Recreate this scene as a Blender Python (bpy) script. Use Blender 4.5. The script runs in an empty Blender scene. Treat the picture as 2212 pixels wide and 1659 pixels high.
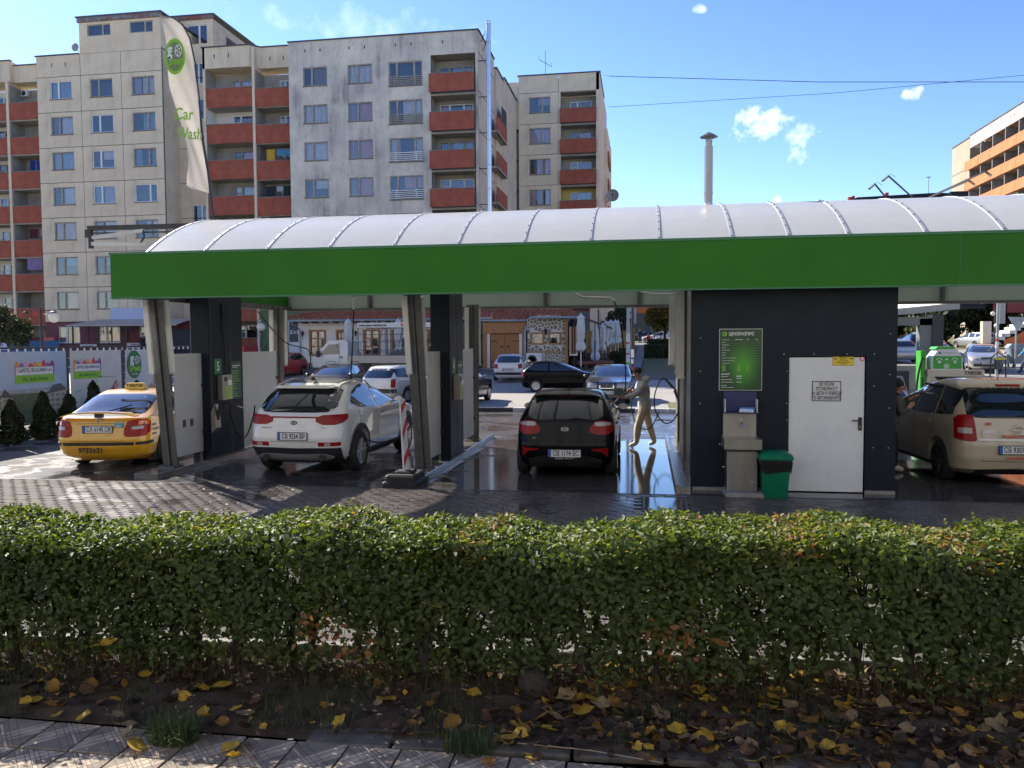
import bpy, bmesh, math, random
import numpy as np
from mathutils import Vector, Matrix, Euler, Quaternion
R = math.radians
random.seed(11); rng = np.random.default_rng(11)
S = bpy.context.scene; COL = S.collection
# ------------------------------------------------------------------ camera, light, exposure
F_PX, YAW, PITCH, ROLL = 1760.0, R(9.3), R(3.01), R(0.32)
cd = bpy.data.cameras.new("camera"); cam = bpy.data.objects.new("camera", cd); COL.objects.link(cam)
cd.sensor_width = 36; cd.lens = 36*F_PX/2212; cd.clip_start = .05; cd.clip_end = 6000
fw = Vector((-math.sin(YAW)*math.cos(PITCH), math.cos(YAW)*math.cos(PITCH), -math.sin(PITCH)))
rt = Vector((math.cos(YAW), math.sin(YAW), 0)); up = rt.cross(fw)
r2 = rt*math.cos(ROLL)-up*math.sin(ROLL); u2 = up*math.cos(ROLL)+rt*math.sin(ROLL)
cam.matrix_world = Matrix(((r2.x,u2.x,-fw.x,0),(r2.y,u2.y,-fw.y,0),(r2.z,u2.z,-fw.z,2.33),(0,0,0,1)))
S.camera = cam
SUN_AZ, SUN_EL = 54.0, 35.0      # degrees left of +Y (the direction into the wash bays), height
w = bpy.data.worlds.new("World"); S.world = w; w.use_nodes = True
nt = w.node_tree; nt.nodes.clear()
def N(nt, t, **k):
    n = nt.nodes.new(t)
    for a, b in k.items(): setattr(n, a, b)
    return n
def math_(nt, op, a, b=None, c=None, clamp=False):
    n = N(nt, 'ShaderNodeMath', operation=op, use_clamp=clamp)
    for i, v in enumerate((a, b, c)):
        if v is None: continue
        if isinstance(v, (int, float)): n.inputs[i].default_value = v
        else: nt.links.new(v, n.inputs[i])
    return n.outputs[0]
def mixc(nt, fac, a, b, mode='MIX'):
    n = N(nt, 'ShaderNodeMix', data_type='RGBA', blend_type=mode)
    for i, v in ((0, fac), (6, a), (7, b)):
        if isinstance(v, (int, float)): n.inputs[i].default_value = v
        elif isinstance(v, tuple): n.inputs[i].default_value = (*v[:3], 1)
        else: nt.links.new(v, n.inputs[i])
    return n.outputs[2]
sky = N(nt, 'ShaderNodeTexSky', sky_type='NISHITA', sun_disc=False, sun_elevation=R(SUN_EL), sun_rotation=R(-SUN_AZ), altitude=600, air_density=1.0, dust_density=.2, ozone_density=3.0)
tc = N(nt, 'ShaderNodeTexCoord')
# thin clouds: small patches in fixed directions, plus faint wisps
def cloud(px, py, rx, ry, rot, seed, thr, gain):
    d = (r2*((px-1106)/F_PX)+u2*((829.5-py)/F_PX)+fw).normalized()
    a = r2*math.cos(rot)+u2*math.sin(rot); b = d.cross(a).normalized()
    def dot(v):
        n = N(nt, 'ShaderNodeVectorMath', operation='DOT_PRODUCT'); nt.links.new(tc.outputs['Generated'], n.inputs[0]); n.inputs[1].default_value = v; return n.outputs['Value']
    ua = math_(nt, 'DIVIDE', math_(nt, 'SUBTRACT', dot(a), a.dot(d)), rx/F_PX)
    ub = math_(nt, 'DIVIDE', math_(nt, 'SUBTRACT', dot(b), b.dot(d)), ry/F_PX)
    rr = math_(nt, 'ADD', math_(nt, 'MULTIPLY', ua, ua), math_(nt, 'MULTIPLY', ub, ub))
    base = math_(nt, 'SUBTRACT', 1.0, rr)
    nz = N(nt, 'ShaderNodeTexNoise'); nz.noise_dimensions = '4D'; nz.inputs['Scale'].default_value = 38; nz.inputs['Detail'].default_value = 7; nz.inputs['Roughness'].default_value = .62; nz.inputs['W'].default_value = seed
    nt.links.new(tc.outputs['Generated'], nz.inputs['Vector'])
    v = math_(nt, 'ADD', math_(nt, 'MULTIPLY', base, .55), math_(nt, 'MULTIPLY', math_(nt, 'SUBTRACT', nz.outputs['Fac'], .5), 2.6))
    v = math_(nt, 'MULTIPLY', math_(nt, 'SUBTRACT', v, thr), gain, clamp=True)
    front = math_(nt, 'GREATER_THAN', dot(d), .5)
    edge = math_(nt, 'MULTIPLY', math_(nt, 'ADD', base, .9), 1.2, clamp=True)
    return math_(nt, 'MULTIPLY', math_(nt, 'MULTIPLY', v, front), edge)
cl = None
for args in ((1645,268,66,40,.1,1.3,.22,.9),(1725,305,40,48,-.6,4.1,.28,.7),(1975,203,20,15,.3,2.2,.1,1.0),(1678,432,14,20,0,5.2,.1,.7),(1475,455,40,9,0,7.7,.1,.8),(2040,432,60,12,.1,8.1,0,1.2),(1512,18,14,10,0,9.4,.1,.5),(820,60,300,45,-.12,3.3,.25,.18)):
    c = cloud(*args); cl = c if cl is None else math_(nt, 'MAXIMUM', cl, c)
gm = N(nt, 'ShaderNodeGamma'); gm.inputs[1].default_value = 1.35; nt.links.new(mixc(nt, 1.0, sky.outputs[0], (.34*.98, .34*.93, .34*1.0), 'MULTIPLY'), gm.inputs[0]); tinted = mixc(nt, 1.0, gm.outputs[0], (2.05, 2.05, 2.05), 'MULTIPLY')
skyc = mixc(nt, cl, tinted, (8.5, 8.6, 9.0))
bg = N(nt, 'ShaderNodeBackground'); bg.inputs[1].default_value = .115
out = N(nt, 'ShaderNodeOutputWorld'); nt.links.new(skyc, bg.inputs[0]); nt.links.new(bg.outputs[0], out.inputs[0])
sl = bpy.data.lights.new("sun", 'SUN'); sl.energy = 4.2; sl.angle = R(.5); sl.color = (1, .93, .82)
sun = bpy.data.objects.new("sun", sl); COL.objects.link(sun)
sd = Vector((-math.sin(R(SUN_AZ))*math.cos(R(SUN_EL)), math.cos(R(SUN_AZ))*math.cos(R(SUN_EL)), math.sin(R(SUN_EL))))
sun.rotation_euler = sd.to_track_quat('Z', 'Y').to_euler()
S.view_settings.view_transform = 'Standard'; S.view_settings.look = 'None'; S.view_settings.exposure = 1.45; S.view_settings.gamma = 1
S.cycles.max_bounces = 6; S.cycles.transparent_max_bounces = 10; S.cycles.use_denoising = True
S.cycles.glossy_bounces = 3; S.cycles.diffuse_bounces = 3; S.cycles.caustics_reflective = False; S.cycles.caustics_refractive = False
# ------------------------------------------------------------------ materials
def mat(name, col, rough=.6, metal=0.0, var=0.0, scale=3.0, col2=None, bump=0.0, bscale=30.0, coat=0.0, streak=0.0, spec=.5, emit=None, world=False, dirt=0.0, stretch=(1,1,1), detail=4, tl=0.0):
    m = bpy.data.materials.new(name); m.use_nodes = True; t = m.node_tree
    b = t.nodes['Principled BSDF']; b.inputs['Roughness'].default_value = rough; b.inputs['Metallic'].default_value = metal
    b.inputs['Coat Weight'].default_value = coat; b.inputs['Coat Roughness'].default_value = .04; b.inputs['Specular IOR Level'].default_value = spec
    c = (*col, 1); b.inputs['Base Color'].default_value = c
    if world: src = N(t, 'ShaderNodeNewGeometry').outputs['Position']
    else: src = N(t, 'ShaderNodeTexCoord').outputs['Object']
    cur = None
    def noise(sc, st=(1,1,1), det=detail, rg=.6):
        mp = N(t, 'ShaderNodeMapping'); mp.inputs['Scale'].default_value = st; t.links.new(src, mp.inputs[0])
        n = N(t, 'ShaderNodeTexNoise'); n.inputs['Scale'].default_value = sc; n.inputs['Detail'].default_value = det; n.inputs['Roughness'].default_value = rg; t.links.new(mp.outputs[0], n.inputs[0]); return n.outputs['Fac']
    def ramp(v, a, bb):
        n = N(t, 'ShaderNodeMapRange', clamp=True); n.inputs[1].default_value = a; n.inputs[2].default_value = bb; t.links.new(v, n.inputs[0]); return n.outputs[0]
    if var > 0 or col2:
        c2 = col2 if col2 else tuple(max(0, x*(1-var)) for x in col)
        cur = mixc(t, ramp(noise(scale, stretch), .35, .65), tuple(col), tuple(c2))
    if streak > 0:
        f = ramp(noise(1.3, (1.6, 1.6, .13), 6, .7), .47, .72); f2 = ramp(noise(.35, (1,1,1), 3), .4, .62)
        ff = math_(t, 'MULTIPLY', math_(t, 'MULTIPLY', f, f2), streak)
        g = ramp(noise(2.2, (1,1,.6), 5, .7), .5, .75); ff = math_(t, 'MAXIMUM', ff, math_(t, 'MULTIPLY', g, streak*.45))
        cur = mixc(t, ff, cur if cur else tuple(col), (.09, .085, .08))
    if dirt > 0:
        f = math_(t, 'MULTIPLY', ramp(noise(6, (1,1,1), 6, .7), .5, .7), dirt)
        cur = mixc(t, f, cur if cur else tuple(col), (.1, .08, .06))
    if cur is not None: t.links.new(cur, b.inputs['Base Color'])
    if rough > .15 and (var > 0 or dirt > 0):
        n = N(t, 'ShaderNodeMapRange'); n.inputs[3].default_value = rough*.8; n.inputs[4].default_value = min(1, rough*1.2); t.links.new(noise(scale*2), n.inputs[0]); t.links.new(n.outputs[0], b.inputs['Roughness'])
    if bump > 0:
        bp = N(t, 'ShaderNodeBump'); bp.inputs['Strength'].default_value = bump; bp.inputs['Distance'].default_value = .01
        t.links.new(noise(bscale, (1,1,1), 3), bp.inputs['Height']); t.links.new(bp.outputs[0], b.inputs['Normal'])
    if emit: b.inputs['Emission Color'].default_value = (*emit[0], 1); b.inputs['Emission Strength'].default_value = emit[1]
    if tl > 0:
        tr = N(t, 'ShaderNodeBsdfTranslucent'); mx = N(t, 'ShaderNodeMixShader'); mx.inputs[0].default_value = tl
        if cur is not None: t.links.new(cur, tr.inputs[0])
        else: tr.inputs[0].default_value = c
        t.links.new(b.outputs[0], mx.inputs[1]); t.links.new(tr.outputs[0], mx.inputs[2]); t.links.new(mx.outputs[0], t.nodes['Material Output'].inputs[0])
    return m
def glass_mat(name, tint=(1,1,1), refl=.35, col=(.5,.55,.6)):
    m = bpy.data.materials.new(name); m.use_nodes = True; t = m.node_tree; t.nodes.clear()
    o = N(t, 'ShaderNodeOutputMaterial'); tr = N(t, 'ShaderNodeBsdfTransparent'); tr.inputs[0].default_value = (*tint, 1)
    g = N(t, 'ShaderNodeBsdfGlossy'); g.inputs[1].default_value = .02
    lw = N(t, 'ShaderNodeLayerWeight'); lw.inputs[0].default_value = .25
    f = math_(t, 'ADD', math_(t, 'MULTIPLY', lw.outputs['Fresnel'], .6), refl, clamp=True)
    mx = N(t, 'ShaderNodeMixShader'); t.links.new(f, mx.inputs[0]); t.links.new(tr.outputs[0], mx.inputs[1]); t.links.new(g.outputs[0], mx.inputs[2]); t.links.new(mx.outputs[0], o.inputs[0])
    return m
MT = dict(
 cream=mat('cream_render', (.80,.65,.46), .85, var=.12, scale=.6, streak=.35, bump=.15, bscale=8),
 creamside=mat('cream_side', (.74,.62,.47), .85, var=.18, scale=.6, streak=.4, bump=.15, bscale=8),
 grey=mat('grey_render', (.76,.68,.55), .88, col2=(.54,.49,.43), scale=.35, streak=.7, bump=.15, bscale=8),
 parapet=mat('parapet_red', (.40,.10,.055), .8, var=.25, scale=1.2, dirt=.25, bump=.1, bscale=10),
 orange=mat('parapet_orange', (.60,.17,.05), .8, var=.2, scale=.4, dirt=.12),
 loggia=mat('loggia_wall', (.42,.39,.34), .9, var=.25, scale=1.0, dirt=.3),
 white=mat('white_render', (.84,.79,.72), .85, var=.06, scale=1.5),
 yellow=mat('yellow_render', (.62,.5,.16), .85),
 cap=mat('coping', (.09,.095,.11), .6, metal=.4), rust=mat('rusty_flashing', (.22,.24,.26), .7, col2=(.2,.07,.035), scale=2.2),
 burg=mat('burgundy_render', (.20,.06,.065), .8, var=.15, scale=1),
 wframe=mat('window_frame_old', (.42,.38,.31), .7, var=.3, scale=4), wwhite=mat('window_frame_white', (.75,.75,.75), .4),
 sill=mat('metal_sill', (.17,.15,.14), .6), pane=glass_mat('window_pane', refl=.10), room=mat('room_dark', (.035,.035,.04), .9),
 lace=mat('lace_curtain', (.62,.62,.6), .9, var=.3, scale=6, stretch=(4,1,.3)), cblue=mat('blue_curtain', (.25,.38,.48), .9, var=.3, scale=6, stretch=(4,1,.3)),
 cpink=mat('pink_curtain', (.55,.30,.27), .9, var=.3, scale=6, stretch=(4,1,.3)), clilac=mat('lilac_curtain', (.46,.38,.46), .9, var=.3, scale=6, stretch=(4,1,.3)), cbrown=mat('brown_curtain', (.18,.12,.1), .9),
 green=mat('green_fascia', (.022,.17,.006), .45, var=.2, scale=.35, spec=.22, bump=.04, bscale=2), dgreen=mat('green_paint', (.02,.16,.06), .4),
 alu=mat('aluminium', (.60,.60,.58), .45, metal=.35, var=.15, scale=6), steel=mat('galvanised_steel', (.12,.12,.118), .5, metal=.4, var=.25, scale=5),
 chrome=mat('chrome', (.75,.75,.75), .12, metal=1), navy=mat('dark_cladding', (.004,.011,.020), .5, var=.3, scale=1.6, bump=.03, bscale=200, spec=.25),
 black=mat('black_plastic', (.015,.015,.016), .5), rubber=mat('rubber', (.012,.012,.012), .75), blackg=mat('black_gloss', (.01,.01,.012), .08, coat=1),
 panelw=mat('white_partition', (.50,.505,.50), .55, var=.08, scale=2, dirt=.08), doorw=mat('door_white', (.70,.71,.68), .45, var=.08, scale=1.5, dirt=.05),
 tube=mat('tube_housing', (.72,.72,.68), .3, var=.08, scale=3, tl=.2), stainless=mat('stainless', (.36,.34,.31), .34, metal=.8, var=.2, scale=4, stretch=(1,1,.2)),
 pole=mat('pole_metal', (.38,.40,.42), .55, metal=.3, var=.2, scale=3), iron=mat('dark_iron', (.03,.03,.035), .5), wood=mat('oak_boards', (.46,.20,.07), .55, var=.35, scale=5, stretch=(6,6,.5)),
 woodd=mat('dark_timber', (.06,.03,.02), .7, var=.3, scale=4), ylw=mat('larch_boards', (.5,.27,.07), .7, var=.3, scale=5), roof=mat('roof_tile', (.40,.13,.07), .8, col2=(.15,.05,.03), scale=7),
 stone=mat('field_stone', (.30,.24,.16), .85, var=.45, scale=2.5, bump=.3, bscale=12), mortar=mat('white_mortar', (.62,.60,.55), .9),
 concrete=mat('concrete', (.28,.265,.24), .85, var=.3, scale=3, bump=.3, bscale=30), kerbw=mat('kerb_white', (.62,.61,.57), .8, var=.2, scale=5, dirt=.3), kerbb=mat('kerb_black', (.06,.06,.06), .8, var=.3, scale=5),
 wetkerb=mat('wet_kerb', (.15,.145,.135), .18, var=.4, scale=4, bump=.2, bscale=30),
 asphalt=mat('asphalt', (.15,.14,.13), .8, var=.25, scale=.5, world=True, bump=.4, bscale=60), earth=mat('bare_earth', (.17,.12,.08), .95, var=.3, scale=1.2, world=True, bump=.5, bscale=12),
 grassg=mat('lawn', (.10,.11,.03), .95, col2=(.14,.12,.045), scale=.8, world=True, bump=.6, bscale=40), path=mat('path_paving', (.24,.22,.22), .8, var=.2, scale=2, world=True),
 soil=mat('litter_soil', (.028,.019,.012), .95, col2=(.07,.042,.022), scale=8, world=True, bump=1, bscale=30),
 tilel=mat('x', (.3,.3,.3)), umb=mat('umbrella_canvas', (.72,.71,.68), .85, var=.08, scale=3, tl=.2), blue=mat('blue_paint', (.02,.10,.30), .5), bluefence=mat('blue_boarding', (.02,.10,.25), .7, var=.2, scale=2),
 red=mat('red_paint', (.5,.03,.03), .45), skin=mat('skin', (.42,.22,.15), .6), hair=mat('dark_hair', (.012,.01,.009), .6, var=.3, scale=60), trouser=mat('khaki_cloth', (.60,.50,.37), .85, var=.15, scale=9),
 jacket=mat('grey_camouflage_cloth', (.52,.53,.55), .8, col2=(.36,.37,.39), scale=14, detail=2), shoe=mat('pale_shoe', (.68,.62,.55), .7), darkc=mat('dark_cloth', (.02,.02,.025), .85), jean=mat('jeans', (.03,.05,.11), .85),
 lblue=mat('light_blue_cloth', (.03,.28,.45), .7), greyc=mat('grey_green_cloth', (.09,.09,.085), .85, var=.2, scale=10), globe=mat('lamp_globe', (.8,.78,.68), .3, tl=.3),
 bark=mat('bark', (.045,.035,.028), .9, var=.4, scale=20, bump=.6, bscale=60), bin=mat('green_bin_plastic', (.0,.15,.065), .4, var=.1, scale=2), bag=mat('black_bag', (.012,.012,.012), .25),
 carglass=mat('car_glass', (.012,.016,.018), .03, spec=.9, coat=1), lampred=mat('tail_lamp_red', (.30,.004,.003), .3, coat=.08, spec=.25, var=.4, scale=8, stretch=(1,1,5)), lampclr=mat('lamp_clear', (.36,.34,.34), .15, coat=.5, var=.3, scale=18), lampora=mat('lamp_orange', (.6,.14,.02), .15, coat=1),
 platew=mat('plate_white', (.62,.62,.6), .4), plateb=mat('plate_blue', (.02,.08,.4), .4), ink=mat('black_ink', (.012,.012,.012), .6), inkw=mat('white_ink', (.75,.75,.75), .5), inkg=mat('lime_ink', (.24,.5,.03), .5), inkr=mat('red_ink', (.55,.05,.03), .5), inkb=mat('blue_ink', (.05,.12,.3), .5),
 rim=mat('alloy_rim', (.42,.42,.43), .3, metal=.85), rimd=mat('dark_rim', (.06,.06,.065), .3, metal=.6), clad=mat('grey_cladding', (.02,.02,.022), .55), silverp=mat('silver_trim', (.4,.4,.4), .3, metal=.6),
 sat=mat('dish_grey', (.3,.29,.27), .6, metal=.2), foil=mat('bright_flue', (.6,.6,.6), .28, metal=.9), sky=mat('pale_blue_board', (.42,.5,.66), .5), screen=mat('advertising_screen', (.8,.78,.72), .4, emit=((1,.97,.9), .9)),
)
def paint(name, col, met=.0, rough=.3, dirt=0.0, coat=1.0, spec=.5): return mat(name, col, rough, metal=met, coat=coat, spec=spec, dirt=dirt)
# polycarbonate
MT['poly'] = mat('polycarbonate', (.84,.84,.82), .22, var=.06, scale=.8, tl=.5, dirt=.05)
MT['polyback'] = mat('rear_fascia_sheet', (.36,.42,.36), .5, var=.12, scale=.7, tl=.35)
# ------------------------------------------------------------------ terrain profile
HP = [(-100,0),(38,0),(50,.62),(60,1.0),(75,1.4),(100,2.0),(200,4),(1000,6),(4000,6)]
def H(y): return float(np.interp(y, [a for a,b in HP], [b for a,b in HP]))
# ------------------------------------------------------------------ mesh helpers
def origin(o):
    v = Vector((0,0,0))
    while o: v += o.location; o = o.parent
    return v
def prop(o, label=None, cat=None, group=None, kind=None):
    if label: o['label'] = label
    if cat: o['category'] = cat
    if group: o['group'] = group
    if kind: o['kind'] = kind
    return o
def link(name, data, parent=None, at=None):
    o = bpy.data.objects.new(name, data); COL.objects.link(o)
    if parent: o.parent = parent
    if at is not None: o.location = Vector(at)-(origin(parent) if parent else Vector((0,0,0)))
    return o
def thing(name, loc, label, cat, group=None, rz=0):
    o = bpy.data.objects.new(name, None); COL.objects.link(o); o.location = loc; o.rotation_euler = (0,0,rz); o.empty_display_size = .1
    return prop(o, label, cat, group)
class MB:
    def __init__(s): s.v = []; s.f = []; s.m = []; s.mats = []; s.cm = 0
    def mat(s, m):
        if m not in s.mats: s.mats.append(m)
        s.cm = s.mats.index(m); return s
    def add(s, vs, fs):
        n = len(s.v); s.v += [tuple(v) for v in vs]
        for f in fs: s.f.append(tuple(i+n for i in f)); s.m.append(s.cm)
        return s
    def box(s, x0,y0,z0,x1,y1,z1):
        vs = [(x0,y0,z0),(x1,y0,z0),(x1,y1,z0),(x0,y1,z0),(x0,y0,z1),(x1,y0,z1),(x1,y1,z1),(x0,y1,z1)]
        return s.add(vs, [(3,2,1,0),(4,5,6,7),(0,1,5,4),(1,2,6,5),(2,3,7,6),(3,0,4,7)])
    def bbox(s, x0,y0,z0,x1,y1,z1,b=.01):
        # box with chamfered vertical edges and top edge
        o = [(x0+b,y0),(x1-b,y0),(x1,y0+b),(x1,y1-b),(x1-b,y1),(x0+b,y1),(x0,y1-b),(x0,y0+b)]
        cx, cy = (x0+x1)/2, (y0+y1)/2
        sx, sy = max(.01,1-2*b/(x1-x0)), max(.01,1-2*b/(y1-y0))
        L = [[(x,y,z0) for x,y in o],[(x,y,z1-b) for x,y in o],[(cx+(x-cx)*sx,cy+(y-cy)*sy,z1) for x,y in o]]
        return s.rings(L, True)
    def rings(s, L, close=True, cap=True):
        n = len(L[0]); vs = [p for r in L for p in r]; fs = []
        for i in range(len(L)-1):
            for j in range(n if close else n-1):
                k = (j+1) % n; fs.append((i*n+j, i*n+k, (i+1)*n+k, (i+1)*n+j))
        if cap: fs.append(tuple(range(n-1,-1,-1))); fs.append(tuple(range((len(L)-1)*n, len(L)*n)))
        return s.add(vs, fs)
    def tube(s, pts, r, n=8, cap=True):
        pts = [Vector(p) for p in pts]; rs = r if isinstance(r, (list, tuple)) else [r]*len(pts); L = []
        prev = None
        for i, p in enumerate(pts):
            d = (pts[min(i+1,len(pts)-1)]-pts[max(i-1,0)]).normalized()
            if prev is None: a = d.orthogonal().normalized()
            else: a = (prev-d*prev.dot(d)).normalized() if (prev-d*prev.dot(d)).length > 1e-5 else d.orthogonal().normalized()
            prev = a; b = d.cross(a)
            L.append([tuple(p+(a*math.cos(t*2*math.pi/n)+b*math.sin(t*2*math.pi/n))*rs[i]) for t in range(n)])
        return s.rings(L, True, cap)
    def bar(s, a, b, w, h):
        a, b = Vector(a), Vector(b); d = (b-a).normalized(); u = Vector((0,0,1)) if abs(d.z) < .95 else Vector((1,0,0))
        x = d.cross(u).normalized()*w/2; y = x.cross(d).normalized()*h/2
        return s.rings([[tuple(p-x-y),tuple(p+x-y),tuple(p+x+y),tuple(p-x+y)] for p in (a,b)])
    def lathe(s, prof, c, n=16, axis='z'):
        L = []
        for r, z in prof:
            ring = []
            for k in range(n):
                a = 2*math.pi*k/n; x, y = r*math.cos(a), r*math.sin(a)
                ring.append((c[0]+x,c[1]+y,c[2]+z) if axis == 'z' else ((c[0]+z,c[1]+x,c[2]+y) if axis == 'x' else (c[0]+y,c[1]+z,c[2]+x)))
            L.append(ring)
        return s.rings(L)
    def prism(s, poly, y0, y1, plane='xz'):
        n = len(poly)
        g = {'xz': lambda p,t: (p[0],t,p[1]), 'xy': lambda p,t: (p[0],p[1],t), 'yz': lambda p,t: (t,p[0],p[1])}[plane]
        return s.add([g(p,y0) for p in poly]+[g(p,y1) for p in poly], [tuple(range(n)), tuple(range(2*n-1,n-1,-1))]+[(i,(i+1)%n+0,(i+1)%n+n,i+n)[::-1] for i in range(n)])
    def holes(s, x0,x1,z0,z1,y,hs,depth=.15, plane='xz'):
        # wall sheet facing -y with real openings and reveals
        xs = sorted(set([x0,x1]+[min(max(h[i],x0),x1) for h in hs for i in (0,1)])); zs = sorted(set([z0,z1]+[min(max(h[i],z0),z1) for h in hs for i in (2,3)]))
        P = (lambda a,b,t: (a,t,b)) if plane == 'xz' else (lambda a,b,t: (t,a,b))
        for i in range(len(xs)-1):
            for j in range(len(zs)-1):
                cx, cz = (xs[i]+xs[i+1])/2, (zs[j]+zs[j+1])/2
                if any(h[0]<cx<h[1] and h[2]<cz<h[3] for h in hs): continue
                s.add([P(xs[i],zs[j],y),P(xs[i+1],zs[j],y),P(xs[i+1],zs[j+1],y),P(xs[i],zs[j+1],y)], [(0,1,2,3)])
        for a,b,c,d in hs:
            q = [(a,c),(b,c),(b,d),(a,d)]
            s.add([P(*p,y) for p in q]+[P(*p,y+depth) for p in q], [(0,1,5,4),(1,2,6,5),(2,3,7,6),(3,0,4,7)])
        return s
    def mesh(s, name):
        me = bpy.data.meshes.new(name); me.from_pydata(s.v, [], s.f)
        for m in s.mats: me.materials.append(MT[m] if isinstance(m, str) else m)
        if s.mats: me.polygons.foreach_set('material_index', s.m)
        return me
    def build(s, name, parent=None, at=None, smooth=None, fix=True):
        if at is None: at = origin(parent) if parent else (0,0,0)
        at = Vector(at)
        s.v = [(a-at.x, b-at.y, c-at.z) for a,b,c in s.v]
        me = s.mesh(name)
        if fix:
            bm = bmesh.new(); bm.from_mesh(me); bmesh.ops.recalc_face_normals(bm, faces=bm.faces); bm.to_mesh(me); bm.free()
        if smooth is not None: smooth_(me, smooth)
        o = link(name, me, parent); o.location = at-(origin(parent) if parent else Vector((0,0,0)))
        return o
def smooth_(me, ang=40):
    me.polygons.foreach_set('use_smooth', [True]*len(me.polygons))
    try: me.set_sharp_from_angle(angle=R(ang))
    except Exception: pass
def box(name, m, b, parent=None, at=None, bev=None):
    mb = MB().mat(m); (mb.bbox(*b, bev) if bev else mb.box(*b)); return mb.build(name, parent, at)
def text(body, size, loc, m, parent=None, rot=(90,0,0), align='CENTER', name='lettering', ext=.002, sx=1.0, bold=0.0, local=False):
    c = bpy.data.curves.new(name, 'FONT'); c.body = body; c.size = size; c.extrude = ext; c.align_x = align; c.align_y = 'CENTER'; c.offset = bold*size
    c.resolution_u = 3
    tmp = bpy.data.objects.new(name, c); me = bpy.data.meshes.new_from_object(tmp); bpy.data.objects.remove(tmp); me.name = name; me.materials.clear(); me.materials.append(MT[m] if isinstance(m, str) else m)
    me.polygons.foreach_set('material_index', [0]*len(me.polygons)); o = bpy.data.objects.new(name, me); COL.objects.link(o)
    if parent: o.parent = parent
    o.location = Vector(loc)-(Vector((0,0,0)) if (local or not parent) else origin(parent)); o.rotation_euler = [R(a) for a in rot]; o.scale = (sx,1,1)
    return o
def copy_tree(o, parent=None):
    c = o.copy(); COL.objects.link(c)
    if parent: c.parent = parent
    for ch in list(o.children): copy_tree(ch, c)
    return c
def strip(name, m, x0, x1, y0, y1, off, kind='structure', parent=None, nx=1, holes=None):
    ys = sorted(set([y0,y1]+[a for a,b in HP if y0<a<y1])); vs=[]; fs=[]
    for y in ys: vs += [(x0,y,H(y)+off),(x1,y,H(y)+off)]
    for i in range(len(ys)-1): fs.append((2*i,2*i+1,2*i+3,2*i+2))
    o = MB().mat(m).add(vs,fs).build(name, parent, fix=False)
    if kind: o['kind'] = kind
    return o
# ================================================================== GROUND
def ground_mat():
    m = mat('far_ground', (.12,.11,.085), .95, col2=(.09,.095,.04), scale=.15, world=True, bump=.4, bscale=5); return m
MT['ground'] = ground_mat()
ys = sorted(set([-60,4000]+[a for a,b in HP if a>-60 and a<4000])); vs=[]; fs=[]
for y in ys: vs += [(-2500,y,H(y)-.02),(2500,y,H(y)-.02)]
for i in range(len(ys)-1): fs.append((2*i,2*i+1,2*i+3,2*i+2))
prop(MB().mat('ground').add(vs,fs).build('ground', fix=False), kind='structure')

def wetmat(name, dry, wet, base, joints=False):
    # paving that is dry, damp or under a film of water; the water lies where noise in the world's own coordinates says
    m = bpy.data.materials.new(name); m.use_nodes = True; t = m.node_tree; b = t.nodes['Principled BSDF']
    pos = N(t, 'ShaderNodeNewGeometry').outputs['Position']
    def noise(sc, det=4, rg=.55, st=(1,1,1)):
        mp = N(t, 'ShaderNodeMapping'); mp.inputs['Scale'].default_value = st; t.links.new(pos, mp.inputs[0])
        n = N(t, 'ShaderNodeTexNoise'); n.inputs['Scale'].default_value = sc; n.inputs['Detail'].default_value = det; n.inputs['Roughness'].default_value = rg; t.links.new(mp.outputs[0], n.inputs[0]); return n.outputs['Fac']
    def mr(v, a, bb, c=0, d=1):
        n = N(t, 'ShaderNodeMapRange', clamp=True); n.interpolation_type = 'SMOOTHSTEP'
        for i, q in ((1,a),(2,bb),(3,c),(4,d)): n.inputs[i].default_value = q
        t.links.new(v, n.inputs[0]); return n.outputs[0]
    sx = N(t, 'ShaderNodeSeparateXYZ'); t.links.new(pos, sx.inputs[0])
    area = base(t, sx.outputs[0], sx.outputs[1], mr)
    wn = math_(t, 'ADD', area, math_(t, 'MULTIPLY', math_(t, 'SUBTRACT', noise(.9, 5, .6), .5), 1.6))
    damp = mr(wn, .35, .55); film = mr(wn, .72, .95)
    c = mixc(t, damp, mixc(t, mr(noise(5), .35, .65), dry, tuple(x*.75 for x in dry)), mixc(t, mr(noise(3), .35, .65), wet, tuple(x*.7 for x in wet)))
    t.links.new(c, b.inputs['Base Color'])
    r = N(t, 'ShaderNodeMix', data_type='FLOAT'); r.inputs[2].default_value = .85; r.inputs[3].default_value = .32; t.links.new(damp, r.inputs[0])
    r2_ = N(t, 'ShaderNodeMix', data_type='FLOAT'); r2_.inputs[3].default_value = .035; t.links.new(film, r2_.inputs[0]); t.links.new(r.outputs[0], r2_.inputs[2])
    t.links.new(r2_.outputs[0], b.inputs['Roughness'])
    bp = N(t, 'ShaderNodeBump'); bp.inputs['Distance'].default_value = .008
    st = mr(film, 0, 1, .55, .05); t.links.new(st, bp.inputs['Strength']); t.links.new(noise(22, 5, .65), bp.inputs['Height']); t.links.new(bp.outputs[0], b.inputs['Normal'])
    sp_ = mr(damp, 0, 1, .15, .5); t.links.new(sp_, b.inputs['Specular IOR Level'])
    return m
def area_fore(t, x, y, mr):
    a = math_(t, 'MULTIPLY', mr(x, -11, -6.5), mr(x, .5, 2.2, 1, .75))
    return math_(t, 'ADD', math_(t, 'MULTIPLY', math_(t, 'MULTIPLY', a, mr(y, 8.6, 11.4)), .75), math_(t, 'MULTIPLY', mr(x, -12, -8, .1, 0), 1.0))
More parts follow.
